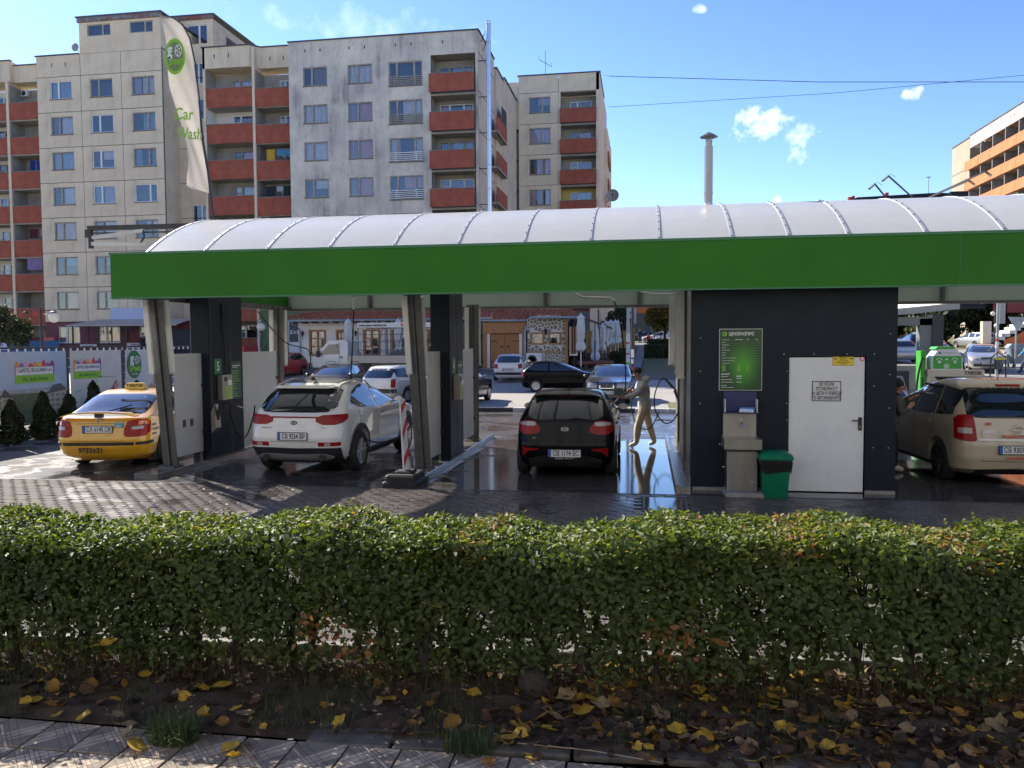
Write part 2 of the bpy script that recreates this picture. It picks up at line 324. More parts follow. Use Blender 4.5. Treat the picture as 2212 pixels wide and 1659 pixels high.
def area_bay(t, x, y, mr):
    a = math_(t, 'ADD', mr(x, -11.5, -9.5, .42, .86), mr(x, -3.6, -2.8, 0, .28))
    return math_(t, 'MULTIPLY', a, mr(y, 18.3, 20.5, 1, .35))
MT['paver'] = wetmat('concrete_paver', (.13,.115,.10), (.085,.072,.066), area_fore)
MT['bay'] = wetmat('bay_concrete', (.16,.15,.14), (.075,.068,.062), area_bay)
MT['jointc'] = mat('joint_sand', (.05,.045,.04), .95, world=True)
# bedding sheets
strip('forecourt', 'jointc', -40, 30, 5.0, 12.42, -.016)
strip('bay_floor', 'bay', -40, 30, 12.42, 19.6, 0.0)
bay_gap = box('drain_channel', 'iron', (-13,12.40,-.01,8,12.44,.003)); bay_gap['kind'] = 'structure'
# interlocking pavers with open joints
fore = bpy.data.objects['forecourt']
LX, LY, g = .225, .125, .006
def paver_poly(e=0.0):
    a, b = .022, .012
    top = [(0,LY),(LX*.25,LY+a),(LX*.5,LY),(LX*.75,LY-a),(LX,LY)]; bot = [(0,0),(LX*.25,a),(LX*.5,0),(LX*.75,-a),(LX,0)]
    pts = bot + [(LX+b,LY*.3),(LX-b,LY*.7)] + top[::-1] + [(-b,LY*.7),(b,LY*.3)]
    cx, cy = LX/2, LY/2
    return [(cx+(x-cx)*(1-(g+e)/LX*2), cy+(y-cy)*(1-(g+e)/LY*1.4)) for x, y in pts]
pp0 = paver_poly(0); pp1 = paver_poly(.004); npp = len(pp0)
def paver_into(mb, x, y, dz, tx, ty):
    vs = [(x+px, y+py, -.014) for px,py in pp0]+[(x+px, y+py, dz-.003+tx*px+ty*py) for px,py in pp0]+[(x+px, y+py, dz+tx*px+ty*py) for px,py in pp1]
    fs = [(i,(i+1)%npp,(i+1)%npp+npp,i+npp) for i in range(npp)]+[(i+npp,(i+1)%npp+npp,(i+1)%npp+2*npp,i+2*npp) for i in range(npp)]+[tuple(range(2*npp,3*npp))]
    mb.add(vs, fs)
mb = MB().mat('paver'); singles = []
k = 0; y = 5.75
while y < 12.36:
    x = -15+(.5*LX if k % 2 else 0)
    while x < 9:
        if not (-.05 < x+LX/2 < .62 and 11.15 < y+.06 < 12.2):
            vis = -7.5 + (y-10)*-.6
            if 10.0 < y+.06 < 10.55 and -8.4 < x < 5: singles.append((x,y))
            else: paver_into(mb, x, y, random.uniform(-.002,.003), random.uniform(-.012,.012), random.uniform(-.012,.012))
        x += LX
    y += LY; k += 1
prop(mb.build('pavers', fore, fix=False), kind='stuff')
pm = []
for q in range(6):
    m1 = MB().mat('paver'); paver_into(m1, 0, 0, random.uniform(-.002,.003), random.uniform(-.012,.012), random.uniform(-.012,.012)); pm.append(m1.mesh('paver'))
for (x,y) in singles[:300]: link('paver', random.choice(pm), fore, (x,y,0))
if len(singles) > 300:
    mb = MB().mat('paver')
    for (x,y) in singles[300:]: paver_into(mb, x, y, 0, 0, 0)
    prop(mb.build('more_pavers', fore, fix=False), kind='stuff')
# square steel cover in the pavers
mh = thing('manhole_cover', (0,11.7,0), 'square wet manhole cover set in the paving before the black hatchback\'s bay', 'manhole cover')
MB().mat('steel').box(-.03,11.17,-.01,.60,12.18,.004).build('frame', mh); box('cover', 'bay', (0,11.2,0,.57,12.15,.008), mh)
# beyond the bays
strip('rear_forecourt', 'paver', -40, 9, 19.6, 26.4, .004)
MT['road'] = mat('road_asphalt', (.32,.295,.26), .75, var=.18, scale=.35, world=True, bump=.3, bscale=60)
strip('road', 'road', -90, 60, 26.5, 45.5, .004)
strip('far_road', 'road', 14, 90, 45.5, 75, .008)
strip('car_park', 'asphalt', -60, -3.2, 45.5, 49.5, .008)
# painted kerb, each stone a piece
kb = thing('striped_kerb', (-3,26.5,0), 'kerb of alternating black and white stones along the road behind the wash', 'kerb')
kw = MB().mat('kerbw').bbox(0,0,0,.99,.18,.14,.015).mesh('kerb_stone'); kk = MB().mat('kerbb').bbox(0,0,0,.99,.18,.14,.015).mesh('kerb_stone')
for i in range(-22, 8): link('kerb_stone', kw if (i//2) % 2 == 0 else kk, kb, (i*1.0-.3, 26.4, 0))
gi = strip('grass_island', 'grassg', .8, 9, 28.2, 31.0, .012)
# far right bank, grass and path
strip('dirt_verge', 'earth', -.6, 12, 43.2, 47.6, .016); strip('lawn', 'grassg', -.1, 14, 47.6, 100, .02); strip('left_lawn', 'grassg', -2.6, -1.3, 51, 100, .02)
mbp = MB().mat('path'); mbp.add([(-1.25,46.5,H(46.5)+.026),(-.35,46.5,H(46.5)+.026),(.45,100,2.03),(-1.0,100,2.03),(-.75,60,H(60)+.026),(-.15,60,H(60)+.026),(-.75,75,H(75)+.026),(.1,75,H(75)+.026),(-1.05,50,H(50)+.026),(-.28,50,H(50)+.026)],[(0,1,9,8),(8,9,5,4),(4,5,7,6),(6,7,2,3)])
prop(mbp.build('path', fix=False), kind='structure')
strip('right_bank', 'grassg', 14, 70, 75, 120, .03)
# ================================================================== SIDEWALK, near the camera
def tile_mat():
    m = bpy.data.materials.new('relief_tile'); m.use_nodes = True; t = m.node_tree; b = t.nodes['Principled BSDF']
    sp = N(t, 'ShaderNodeSeparateXYZ'); tcn = N(t, 'ShaderNodeTexCoord'); t.links.new(tcn.outputs['Object'], sp.inputs[0])
    X, Y = sp.outputs[0], sp.outputs[1]
    d1 = math_(t, 'ABSOLUTE', math_(t, 'ADD', math_(t, 'SUBTRACT', X, Y), .06)); d2 = math_(t, 'ABSOLUTE', math_(t, 'SUBTRACT', math_(t, 'ADD', X, Y), .08))
    band = math_(t, 'MAXIMUM', math_(t, 'LESS_THAN', d1, .032), math_(t, 'LESS_THAN', d2, .012))
    ln = None
    for d, w0 in ((d1,.036),(d1,.085),(d2,.016),(d2,.05),(d2,.11)):
        l = math_(t, 'LESS_THAN', math_(t, 'ABSOLUTE', math_(t, 'SUBTRACT', d, w0)), .0022); ln = l if ln is None else math_(t, 'MAXIMUM', ln, l)
    band = math_(t, 'MAXIMUM', band, math_(t, 'LESS_THAN', math_(t, 'ABSOLUTE', math_(t, 'SUBTRACT', d1, .062)), .02))
    nz = N(t, 'ShaderNodeTexNoise'); nz.inputs['Scale'].default_value = 9; nz.inputs['Detail'].default_value = 6; gg = N(t, 'ShaderNodeNewGeometry'); t.links.new(gg.outputs['Position'], nz.inputs[0])
    oi = N(t, 'ShaderNodeObjectInfo')
    c = mixc(t, band, (.27,.21,.15), (.56,.43,.30)); c = mixc(t, ln, c, (.06,.05,.04))
    f = N(t, 'ShaderNodeMapRange', clamp=True); f.inputs[1].default_value=.4; f.inputs[2].default_value=.7; t.links.new(nz.outputs[0], f.inputs[0])
    c = mixc(t, math_(t, 'MULTIPLY', f.outputs[0], .55), c, (.08,.07,.055)); c = mixc(t, math_(t, 'MULTIPLY', oi.outputs['Random'], .3), c, (.12,.11,.1))
    t.links.new(c, b.inputs['Base Color']); b.inputs['Roughness'].default_value = .85
    bp = N(t, 'ShaderNodeBump'); bp.inputs['Strength'].default_value = .6; bp.inputs['Distance'].default_value = .004
    h = math_(t, 'ADD', math_(t, 'MULTIPLY', band, 1.0), math_(t, 'MULTIPLY', nz.outputs[0], .5)); h = math_(t, 'SUBTRACT', h, ln); t.links.new(h, bp.inputs['Height']); t.links.new(bp.outputs[0], b.inputs['Normal'])
    return m
MT['tile'] = tile_mat()
sw = strip('sidewalk', 'jointc', -12, 8, 2.4, 4.9, -.02)
TP = .315
tms = []
for q in range(4):
    m1 = MB().mat('tile'); a = q*math.pi/2; hw = TP/2-.006
    m1.bbox(-hw,-hw,-.015,hw,hw,.004,.004); me = m1.mesh('paving_tile'); tms.append(me)
edge = lambda x: 4.38+(.05*(x+2) if x > -2 else 0)
for i in range(-18, 16):
    for j in range(-4, 3):
        x = i*TP+.05+(j*0); y = 4.07+TP/2+j*TP
        if y+TP/2 > edge(x)+.12: continue
        o = link('paving_tile', random.choice(tms), sw, (x, y, random.uniform(-.003,.004))); o.rotation_euler = (R(random.uniform(-.5,.5)), R(random.uniform(-.5,.5)), R(90*random.choice((0,0,2))))
MT['edging'] = mat('edging_concrete', (.13,.115,.095), .9, col2=(.06,.05,.04), scale=7, bump=.5, bscale=25)
# plain edging slabs at the right, where the tiles stop
for i in range(0, 12):
    x = -1.95+i*.52; o = MB().mat('edging').bbox(0,0,-.03,.5,.26,.012,.01).build('edging_slab', sw, fix=True); o.location = (x, edge(x)-.02+.0, random.uniform(-.004,.004)); o.rotation_euler = (0,0,R(2.8+random.uniform(-1,1)))
# planting strip with litter, low mound
YF = lambda x: 4.86+.07*(x+4.0)
vs=[];fs=[];nx=120;ny=14
for i in range(nx+1):
    x = -12+20*i/nx
    for j in range(ny+1):
        y0 = edge(x)+.05; y1 = YF(x)+.62; y = y0+(y1-y0)*j/ny
        z = .035*math.sin(math.pi*j/ny)**.5+.018*math.sin(x*5.1+j)+.012*math.sin(x*11.3-j*2.2); vs.append((x,y,max(z,-.005) if 0<j<ny else -.012))
for i in range(nx):
    for j in range(ny): a = i*(ny+1)+j; fs.append((a,a+ny+1,a+ny+2,a+1))
prop(MB().mat('soil').add(vs,fs).build('planting_strip', smooth=80), kind='structure')
kb2 = thing('garden_kerb', (-3,5.6,0), 'low pale concrete kerb running behind the hedge stems', 'kerb')
ks = MB().mat('concrete').bbox(0,0,-.05,.98,.09,.09,.01).mesh('kerb_stone')
for i in range(-11, 8):
    x = i*1.0; o = link('kerb_stone', ks, kb2, (x, YF(x)+.64, 0)); o.rotation_euler = (0,0,math.atan(.07))
# ================================================================== APARTMENT BLOCKS
WIN = {}
def win_meshes(w, h, split, fm, bars=()):
    key = (round(w,2), round(h,2), split, fm, bars)
    if key in WIN: return WIN[key]
    t = .075; f = MB().mat(fm)
    f.box(-w/2,-.04,-h/2,w/2,.04,-h/2+t); f.box(-w/2,-.04,h/2-t,w/2,.04,h/2); f.box(-w/2,-.04,-h/2+t,-w/2+t,.04,h/2-t); f.box(w/2-t,-.04,-h/2+t,w/2,.04,h/2-t)
    cs = [-w/2+w*s for s in split]
    for c in cs: f.box(c-.07,-.045,-h/2+t,c+.07,.035,h/2-t)
    for z in bars: f.box(-w/2+t,-.035,-h/2+h*z-.03, cs[0]-.07 if cs else w/2-t,.03,-h/2+h*z+.03)
    p = MB().mat('pane'); p.box(-w/2+t,.0,-h/2+t,w/2-t,.008,h/2-t)
    WIN[key] = (f.mesh('window'), p.mesh('pane')); return WIN[key]
CURT = {}
def curtain_mesh(x0, x1, z0, z1, m):
    key = (round(x0,1),round(x1,1),round(z0,1),round(z1,1),m)
    if key in CURT: return CURT[key]
    n = 24; vs=[]; fs=[]
    for i in range(n+1):
        x = x0+(x1-x0)*i/n; y = .16+.03*math.sin(i*2.3)+.01*math.sin(i*5)
        vs += [(x,y,z0),(x,y,z1)]
    for i in range(n): fs.append((2*i,2*i+2,2*i+3,2*i+1))
    CURT[key] = MB().mat(m).add(vs,fs).mesh('curtain'); return CURT[key]
def window(parent, cx, y, z0, z1, w, split=(.38,), fm='wframe', curt=None, bars=(), rot=0, inset=.1):
    h = z1-z0; fme, pme = win_meshes(w, h, split, fm, bars)
    d = Vector((0,inset,0)); d.rotate(Euler((0,0,rot)))
    f = link('window', fme, parent, Vector((cx, y, (z0+z1)/2))+d); f.rotation_euler = (0,0,rot)
    p = bpy.data.objects.new('pane', pme); COL.objects.link(p); p.parent = f
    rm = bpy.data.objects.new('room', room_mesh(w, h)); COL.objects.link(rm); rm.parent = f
    if curt:
        for (a,b,c,dd,m) in curt:
            q = bpy.data.objects.new('curtain', curtain_mesh(-w/2+w*a, -w/2+w*b, -h/2+h*c, -h/2+h*dd, m)); COL.objects.link(q); q.parent = f
    return f
ROOM = {}
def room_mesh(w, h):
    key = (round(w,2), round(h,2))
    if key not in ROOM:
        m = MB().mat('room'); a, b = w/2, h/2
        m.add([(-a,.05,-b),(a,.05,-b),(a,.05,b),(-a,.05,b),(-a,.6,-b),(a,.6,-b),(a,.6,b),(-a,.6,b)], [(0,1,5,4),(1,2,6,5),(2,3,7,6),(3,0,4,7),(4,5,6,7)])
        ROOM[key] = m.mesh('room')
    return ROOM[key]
CO = ['lace','lace','cblue','cblue','clilac','cpink','lace','cbrown']
def rand_curtain():
    r = random.random(); m = random.choice(CO)
    if r < .3: return [(.02,.98,.03,.97,m)]
    if r < .5: return [(.4,.98,.03,.97,m)]
    if r < .65: return [(.02,.36,.03,.97,m),(.42,.98,.03,.97,random.choice(CO))]
    if r < .78: return [(.02,.3,.03,.97,m),(.75,.98,.03,.97,m)]
    if r < .86: return [(.42,.98,.5,.97,m)]
    return None
sill_cache = {}
def sill(parent, cx, y, z, w, m='sill'):
    k = (round(w,2), m)
    if k not in sill_cache: sill_cache[k] = MB().mat(m).box(-w/2-.04,-.08,-.05,w/2+.04,.1,0).mesh('window_sill')
    link('window_sill', sill_cache[k], parent, (cx,y,z-.001))
def panel(parent, m, x0,x1,z0,z1,y,hs, t=.10):
    g = .022; mb = MB().mat(m); mb.holes(x0+g,x1-g,z0+g,z1-g,y,hs,.22)
    a,b,c,d = x0+g,x1-g,z0+g,z1-g
    mb.add([(a,y,c),(b,y,c),(b,y,d),(a,y,d),(a,y+t,c),(b,y+t,c),(b,y+t,d),(a,y+t,d)], [(0,4,5,1),(1,5,6,2),(2,6,7,3),(3,7,4,0)])
    return mb.build('wall_panel', parent, at=(x0,y,z0), fix=False)
def slit(mb, x, z, y, h=.32): mb.box(x-.035,y-.01,z,x+.035,y+.02,z+h)
def wires(parent, x0,x1,z,y,n=3):
    pass
# ---- cream block at left: front slab, tower, side wing, loggia stacks
B1 = thing('apartment_block', (-40,60,0), 'cream panel apartment block with a raised rooftop storey and red loggias', 'apartment block')
FL = 2.79
xs = [-48.3,-44.4,-40.85,-37.35]; y0 = 59.6
tops = [25.3]+[23.62-FL*k for k in range(8)]+[.0]
wx = [-46.17,-42.6,-38.98]
core = MB().mat('creamside')
core.add([(-48.3,y0+.3,0),(-48.3,66,0),(-48.3,66,25.28),(-48.3,y0+.3,25.28)], [(0,1,2,3)])
core.build('core_wall', B1, fix=False)
for i in range(3):
    for k in range(len(tops)-1):
        zt, zb = tops[k], tops[k+1]
        if k == 0 and i > 0: zt = 25.3
        hs = []
        if 1 <= k <= 7:
            z1 = 23.27-FL*(k-1); z0w = z1-1.42; hs = [(wx[i]-.98, wx[i]+.98, z0w, z1)]
        if k == 8: hs = [(wx[i]-.98, wx[i]+.98, 2.37, 3.7)]
        m = 'cream' if k < 8 else 'burg'
        panel(B1, m, xs[i], xs[i+1], zb, zt, y0, hs)
        if hs:
            a,b,c,d = hs[0]
            window(B1, wx[i], y0, c, d, 1.94, (.38,) if i != 2 else (.68,), 'wframe' if random.random() < .8 and k < 8 else 'wwhite', rand_curtain())
            sill(B1, wx[i], y0, c, 1.96)
# joint backing, broken by window bays
jb = MB().mat('rubber')
for x in xs: jb.box(x-.03,y0+.05,0,x+.03,y0+.09,25.2)
for t_ in tops[1:-1]: jb.box(-48.28,y0+.05,t_-.03,-37.37,y0+.088,t_+.03)
jb.build('joint_seal', B1)
sl_ = MB().mat('iron'); slit(sl_, -46.9, 24.4, y0-.0); slit(sl_, -45.7, 24.4, y0); sl_.build('vent_slit', B1)
# tower storey
tw = MB().mat('cream'); tw.holes(-44.4,-37.35,25.3,28.0,y0,[(-43.7,-41.65,26.6,27.5),(-40.0,-38.0,26.62,27.5)],.2); tw.add([(-44.4,y0,25.3),(-44.4,66,25.3),(-44.4,66,28),(-44.4,y0,28),(-37.35,y0,25.3),(-37.35,66,25.3),(-37.35,66,28),(-37.35,y0,28)], [(0,3,2,1),(4,5,6,7),(3,7,6,2)]); tw.build('tower_storey', B1, fix=False)
window(B1,-42.67,y0,26.6,27.5,2.03,(.66,)); window(B1,-39.0,y0,26.62,27.5,1.98,(.66,))
MB().mat('rust').box(-44.5,y0-.12,27.7,-37.25,y0+.05,28.05).mat('cap').box(-44.6,y0-.16,28.05,-37.2,66,28.16).build('roof_flashing', B1)
MB().mat('cap').box(-48.4,y0-.06,25.3,-44.45,y0+.3,25.38).build('parapet_coping', B1)
d_ = MB().mat('sat').lathe([(.02,-.05),(.25,0),(.32,.06),(.0,.07)], (-44.6,y0-.3,25.75), 14, 'y').mat('iron').tube([(-44.6,y0-.2,25.7),(-44.5,y0+.05,25.5)],.03,6); prop(d_.build('satellite_dish', smooth=40), 'small grey satellite dish on the left corner of the rooftop storey', 'satellite dish')
# side wing behind the flag, with the narrow stair windows
MB().mat('room').box(-48.2,y0+.75,0,-37.5,y0+.85,25.1).box(-44.3,y0+.75,25.1,-37.5,y0+.85,27.9).build('inner_wall', B1)
s1 = MB().mat('creamside'); s1.add([(-37.35,y0,0),(-37.35,61.8,0),(-37.35,61.8,25.4),(-37.35,y0,25.4)], [(0,1,2,3)]); s1.build('return_wall', B1, fix=False)
hs = [(-36.35,-35.0,23.15-2.82*k-.0,24.8-2.82*k) for k in range(8)]
s2 = MB().mat('cream').holes(-37.35,-34.15,0,26.3,61.8,hs,.2); s2.build('wing_wall', B1, fix=False)
for a,b,c,d in hs: window(B1,(a+b)/2,61.8,c,d,1.33,(.62,),'wwhite',None)
for k in range(8): MB().mat('rubber').box(-37.3,61.79,23.62-FL*k-.02,-34.2,61.81,23.62-FL*k+.02).build('panel_joint', B1)
# penthouse
ph = MB().mat('cream').holes(-39.6,-35.4,24,29.1,64,[(-37.75,-35.9,26.95,28.7)],.2); ph.build('penthouse_wall', B1, fix=False); window(B1,-36.82,64,26.95,28.7,1.83,(.6,),'wwhite')
MB().mat('loggia').add([(-35.4,64,24),(-35.4,76,24),(-35.4,76,29.0),(-35.4,64,29.1)], [(0,1,2,3)]).build('penthouse_side', B1, fix=False)
MB().mat('rust').box(-39.7,63.85,29.1,-35.3,63.98,29.4).mat('cap').box(-39.7,63.8,29.4,-35.2,76,29.5).build('penthouse_flashing', B1)
MB().mat('iron').box(-35.41,66.2,26.3,-35.35,68.0,28.4).mat('woodd').box(-35.38,66.4,26.4,-35.33,67.8,28.2).build('penthouse_door', B1)
# loggia stack function
def laundry(x0, x1, z, y, items, lab):
    t = thing('laundry_line', ((x0+x1)/2, y, z), lab, 'laundry')
    MB().mat('iron').tube([(x0,y,z),(x1,y,z)], .012, 4).build('line', t)
    for (a, b, h, c) in items:
        n = 8; vs=[]; fs=[]
        for i in range(n+1):
            x = x0+(x1-x0)*(a+(b-a)*i/n)
            for j in range(4): vs.append((x, y+.03*math.sin(i*1.9+j), z-h*j/3-.03*abs(math.sin(i*1.3))*(j == 3)))
        for i in range(n):
            for j in range(3): q = i*4+j; fs.append((q,q+4,q+5,q+1))
        MB().mat(mat('laundry_cloth', c, .9, tl=.2)).add(vs,fs).build('garment', t, fix=False)
def loggias(par, x0, x1, y, yb, zt, n, pz, op, wl, ww, wallm='loggia', bowed=False, fins=True, parm='parapet', yfront=None, door=.55):
    # zt: parapet tops; pz parapet height; op opening height above the parapet
    for k in range(n):
        top = zt-FL*k; fl = top-1.3
        wm = wallm if not isinstance(wallm, dict) else wallm.get(k, 'loggia')
        mb = MB().mat(wm); cx = wl
        H1 = fl+2.35; hs = [(cx-ww/2, cx+ww/2, fl+.1 if False else fl+.95, H1)]
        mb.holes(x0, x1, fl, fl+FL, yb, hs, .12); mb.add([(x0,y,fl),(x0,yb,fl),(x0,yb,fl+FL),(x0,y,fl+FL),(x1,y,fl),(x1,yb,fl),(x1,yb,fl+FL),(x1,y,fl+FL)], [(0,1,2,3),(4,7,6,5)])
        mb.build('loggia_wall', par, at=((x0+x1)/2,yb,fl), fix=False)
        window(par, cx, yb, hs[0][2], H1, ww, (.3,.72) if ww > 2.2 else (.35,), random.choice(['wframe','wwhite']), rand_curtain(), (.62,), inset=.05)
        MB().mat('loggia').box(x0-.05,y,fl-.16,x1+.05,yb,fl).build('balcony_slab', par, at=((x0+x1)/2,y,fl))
        yf = (yfront if yfront is not None else y)-.0
        if bowed:
            pts = []; m_ = 6
            for i in range(m_+1): u = i/m_; pts.append((x0+(x1-x0)*u, yf-.10*math.sin(math.pi*u)))
            pts += [(x, yy+.09) for x, yy in pts[::-1]]
            p = MB().mat(parm).prism(pts, top-pz, top, 'xy')
        else: p = MB().mat(parm).box(x0-.04,yf-.08,top-pz,x1+.04,yf,top)
        p.mat('concrete').box(x0-.05,yf-.11,top,x1+.05,yf+.04,top+.05)
        p.build('parapet', par, at=((x0+x1)/2,yf,top))
loggias(B1, -34.1,-30.2, 60.4, 61.9, 22.2, 8, 1.45, 1.1, -31.7, 1.9, {0:'loggia',1:'white',2:'loggia'}, True)
loggias(B1, -29.95,-27.0, 60.4, 61.9, 22.0, 8, 1.4, 1.1, -27.95, 1.4, 'loggia', False)
MB().mat('cream').box(-34.3,60.3,0,-34.12,62,25.4).box(-30.18,60.25,0,-29.97,61.9,25.2).build('loggia_fin', B1)
at_ = MB().mat('cream'); at_.prism([(-34.3,60.3),(-30.4,60.3),(-29.75,61.0),(-26.9,61.0),(-26.9,62.6),(-34.3,62.6)], 23.75, 25.35, 'xy'); at_.build('attic_band', B1)
MB().mat('cap').prism([(-34.4,60.2),(-30.35,60.2),(-29.7,60.9),(-26.9,60.9),(-26.9,61.1),(-29.8,61.1),(-30.5,60.45),(-34.4,60.45)], 25.35, 25.43, 'xy').build('attic_coping', B1)
sl_ = MB().mat('iron')
for x in (-33.3,-32.1): slit(sl_, x, 24.5, 60.29)
for x in (-29.0,-27.9): slit(sl_, x, 24.3, 60.99)
sl_.build('vent_slit', B1)
# left loggias at the frame edge
loggias(B1, -51.45,-48.4, 60.4, 61.9, 22.0, 8, 1.35, 1.1, -49.3, 1.3)
loggias(B1, -55.2,-51.75, 60.4, 61.9, 22.0, 8, 1.35, 1.1, -53.0, 2.0, 'white')
MB().mat('cream').box(-51.72,60.25,0,-51.48,61.9,23.9).box(-56,60.3,23.75,-51.3,62.6,25.4).box(-51.3,60.7,23.75,-48.3,62.6,25.1).mat('cap').box(-56,60.2,25.4,-51.2,60.5,25.48).box(-51.2,60.6,25.1,-48.35,60.9,25.18).build('attic_band', B1)
MB().mat('burg').box(-55,61.5,0,-48.4,61.7,2.9).build('ground_floor_wall', B1)
laundry(-50.6,-48.6, 9.6, 60.5, [(.05,.75,1.15,(.30,.22,.42)),(.76,1,1.1,(.6,.25,.25))], 'lilac sheet and pink cloth drying on the lowest visible left loggia')
laundry(-50.0,-48.5, 17.35, 60.5, [(.05,.4,.75,(.02,.04,.25)),(.45,.95,.8,(.02,.05,.28))], 'two dark blue towels drying on a loggia left of the cream facade')
laundry(-50.4,-48.5, 11.8+.0, 60.6, [(.05,.5,.75,(.1,.02,.03)),(.6,.95,.65,(.45,.3,.4))], 'dark red and striped cloths on a loggia beside the cream facade')
laundry(-29.3,-27.1, 17.35, 60.5, [(.05,.35,.9,(.7,.42,.04)),(.42,.95,.5,(.1,.3,.45))], 'yellow towel and blue cloths on a loggia beside the grey block')
laundry(-29.6,-27.2, 14.5, 60.5, [(.1,.45,.8,(.03,.03,.04)),(.5,.7,.4,(.5,.5,.55)),(.72,.98,.75,(.02,.05,.04))], 'black and white washing on a lower loggia beside the grey block')
ac = thing('air_conditioner', (-51.0,61.6,22.9), 'small wall air conditioner high on the leftmost loggia', 'air conditioner')
MB().mat('wwhite').bbox(-51.35,61.5,22.9,-50.75,61.85,23.4,.03).build('casing', ac); MB().mat('iron').lathe([(.18,-.01),(.2,.0),(.2,.02),(0,.02)],(-51.1,61.49,23.15),14,'y').build('fan_grille', ac)
# ---- grey weathered block in the middle
B2 = thing('apartment_block', (-19,60,0), 'grey weather-stained apartment block with a red balcony column at its right edge', 'apartment block')
hs = []; ws = []
for k in range(9):
    t = 23.12-FL*k
    for cx, w_, h_, sp in ((-24.74,1.92,1.4,(.36,)),(-21.2,1.92,1.4,(.4,)),(-17.66,2.6,1.78,(.24,.76))):
        if t-h_ < .5: continue
        hs.append((cx-w_/2, cx+w_/2, t-h_, t)); ws.append((cx, w_, h_, sp, t, k))
opn = (-15.72,-12.35,3.6,23.45)
wl = MB().mat('grey').holes(-26.85,-12.15,0,25.05,59.6,hs+[opn],.2); wl.build('front_wall', B2, fix=False)
for n_, (cx,w_,h_,sp,t,k) in enumerate(ws):
    cu = rand_curtain()
    if cx == -21.2 and k in (1,2,3): cu = [(.4,.98,.03,.97,'cpink'),(.02,.3,.03,.97,'clilac')]
    window(B2, cx, 59.6, t-h_, t, w_-.02, sp, 'wframe', cu)
    sill(B2, cx, 59.6, t-h_, w_)
    if w_ > 2:
        r_ = MB().mat('wwhite' if k in (2,3) else 'wframe')
        for q in range(5): r_.box(cx-w_/2+.03,59.52,t-h_+.08+q*.14,cx+w_/2-.03,59.55,t-h_+.14+q*.14)
        for q in (-.8,.8): r_.box(cx+q-.02,59.5,t-h_+.05,cx+q+.02,59.56,t-h_+.75)
        r_.build('window_rail', B2, at=(cx,59.5,t-h_))
loggias(B2, -15.72,-12.45, 59.65, 61.1, 21.95, 7, 1.3, 1.1, -14.13, 2.6, 'loggia', False, yfront=59.25)
MB().mat('creamside').holes(59.6,66,0,25.1,-12.15,[], .1, 'yz').build('side_wall', B2, fix=False)
jj = MB().mat('rubber')
for k in range(8): jj.box(-12.16,59.65,23.5-FL*k,-12.13,66,23.54-FL*k)
jj.build('panel_joint', B2)
MB().mat('cap').box(-26.9,59.5,25.05,-12.08,60.0,25.13).box(-12.4,59.8,25.05,-12.05,66,25.12).build('parapet_coping', B2)
sl_ = MB().mat('iron')
for x in (-25.5,-24.3,-22.0,-20.8,-18.4,-17.2,-14.8): slit(sl_, x, 24.25, 59.59, .22)
sl_.build('vent_slit', B2)
# flue beside it
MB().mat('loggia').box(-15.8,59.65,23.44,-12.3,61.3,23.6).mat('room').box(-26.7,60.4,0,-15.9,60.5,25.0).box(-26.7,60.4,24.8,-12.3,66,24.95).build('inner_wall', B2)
fl = thing('steel_flue', (-11.3,59.4,0), 'tall bright steel flue pipe climbing the edge of the grey block', 'flue')
MB().mat('foil').tube([(-11.3,59.3,0),(-11.3,59.3,25.5)], .17, 14).lathe([(.19,0),(.2,.02),(.2,.1),(.17,.12)], (-11.3,59.3,25.3), 14).build('pipe', fl, smooth=40)
jr = MB().mat('alu')
for k in range(14): jr.lathe([(.172,0),(.185,.01),(.185,.05),(.172,.06)], (-11.3,59.3,1.2+k*1.75), 14)
jr.build('joint_ring', fl, smooth=40)
br = MB().mat('iron')
for k in range(9): br.box(-12.12,59.62,2+k*2.6,-11.3,59.68,2.06+k*2.6)
br.tube([(-12.1,60.5,24.5),(-11.35,59.4,25.2)],.03,5).tube([(-12.1,61.5,24.2),(-11.35,59.4,24.7)],.03,5); br.build('bracket', fl)
# middle linking part: side balconies, stair glazing
B4 = thing('apartment_block', (-11.8,70,0), 'narrow linking block with side balconies and dark stair glazing between two blocks', 'apartment block')
MB().mat('creamside').box(-13.2,66.2,0,-12.0,69.4,24.4).box(-13.0,69.4,0,-11.9,76.2,24.6).mat('cream').box(-13.2,76,22,-11.5,77,26.3).build('wall', B4)
MB().mat('cap').box(-13.2,66.1,24.4,-11.9,69.4,24.5).box(-13.2,69.4,24.6,-11.8,76,24.7).build('coping', B4)
for k in range(8):
    z = 20.1-FL*k
    MB().mat('loggia').box(-12.1,63.9,z-1.35,-11.5,68.5,z-1.2).build('balcony_slab', B4, at=(-11.8,66,z-1.2))
    MB().mat('parapet').box(-11.62,64.0,z-1.35,-11.52,68.5,z).box(-12.0,68.4,z-1.34,-11.62,68.5,z-.01).build('parapet', B4, at=(-11.6,66,z))
    if k == 0: MB().mat('iron').box(-11.58,66.2,z,-11.54,68.45,z+1.3).mat('pane').box(-11.56,66.3,z+.05,-11.55,68.4,z+1.2).build('glazing', B4)
for k in range(9):
    z = 22.0-FL*k
    MB().mat('iron').box(-12.9,76.05,z-.25,-11.6,76.15,z).box(-12.25,76.0,z-FL,-12.18,76.12,z).mat('room').box(-12.9,76.2,z-FL,-11.6,76.25,z).mat('pane').box(-12.9,76.12,z-FL,-11.6,76.14,z).build('stair_glazing', B4, at=(-12.2,76.1,z))
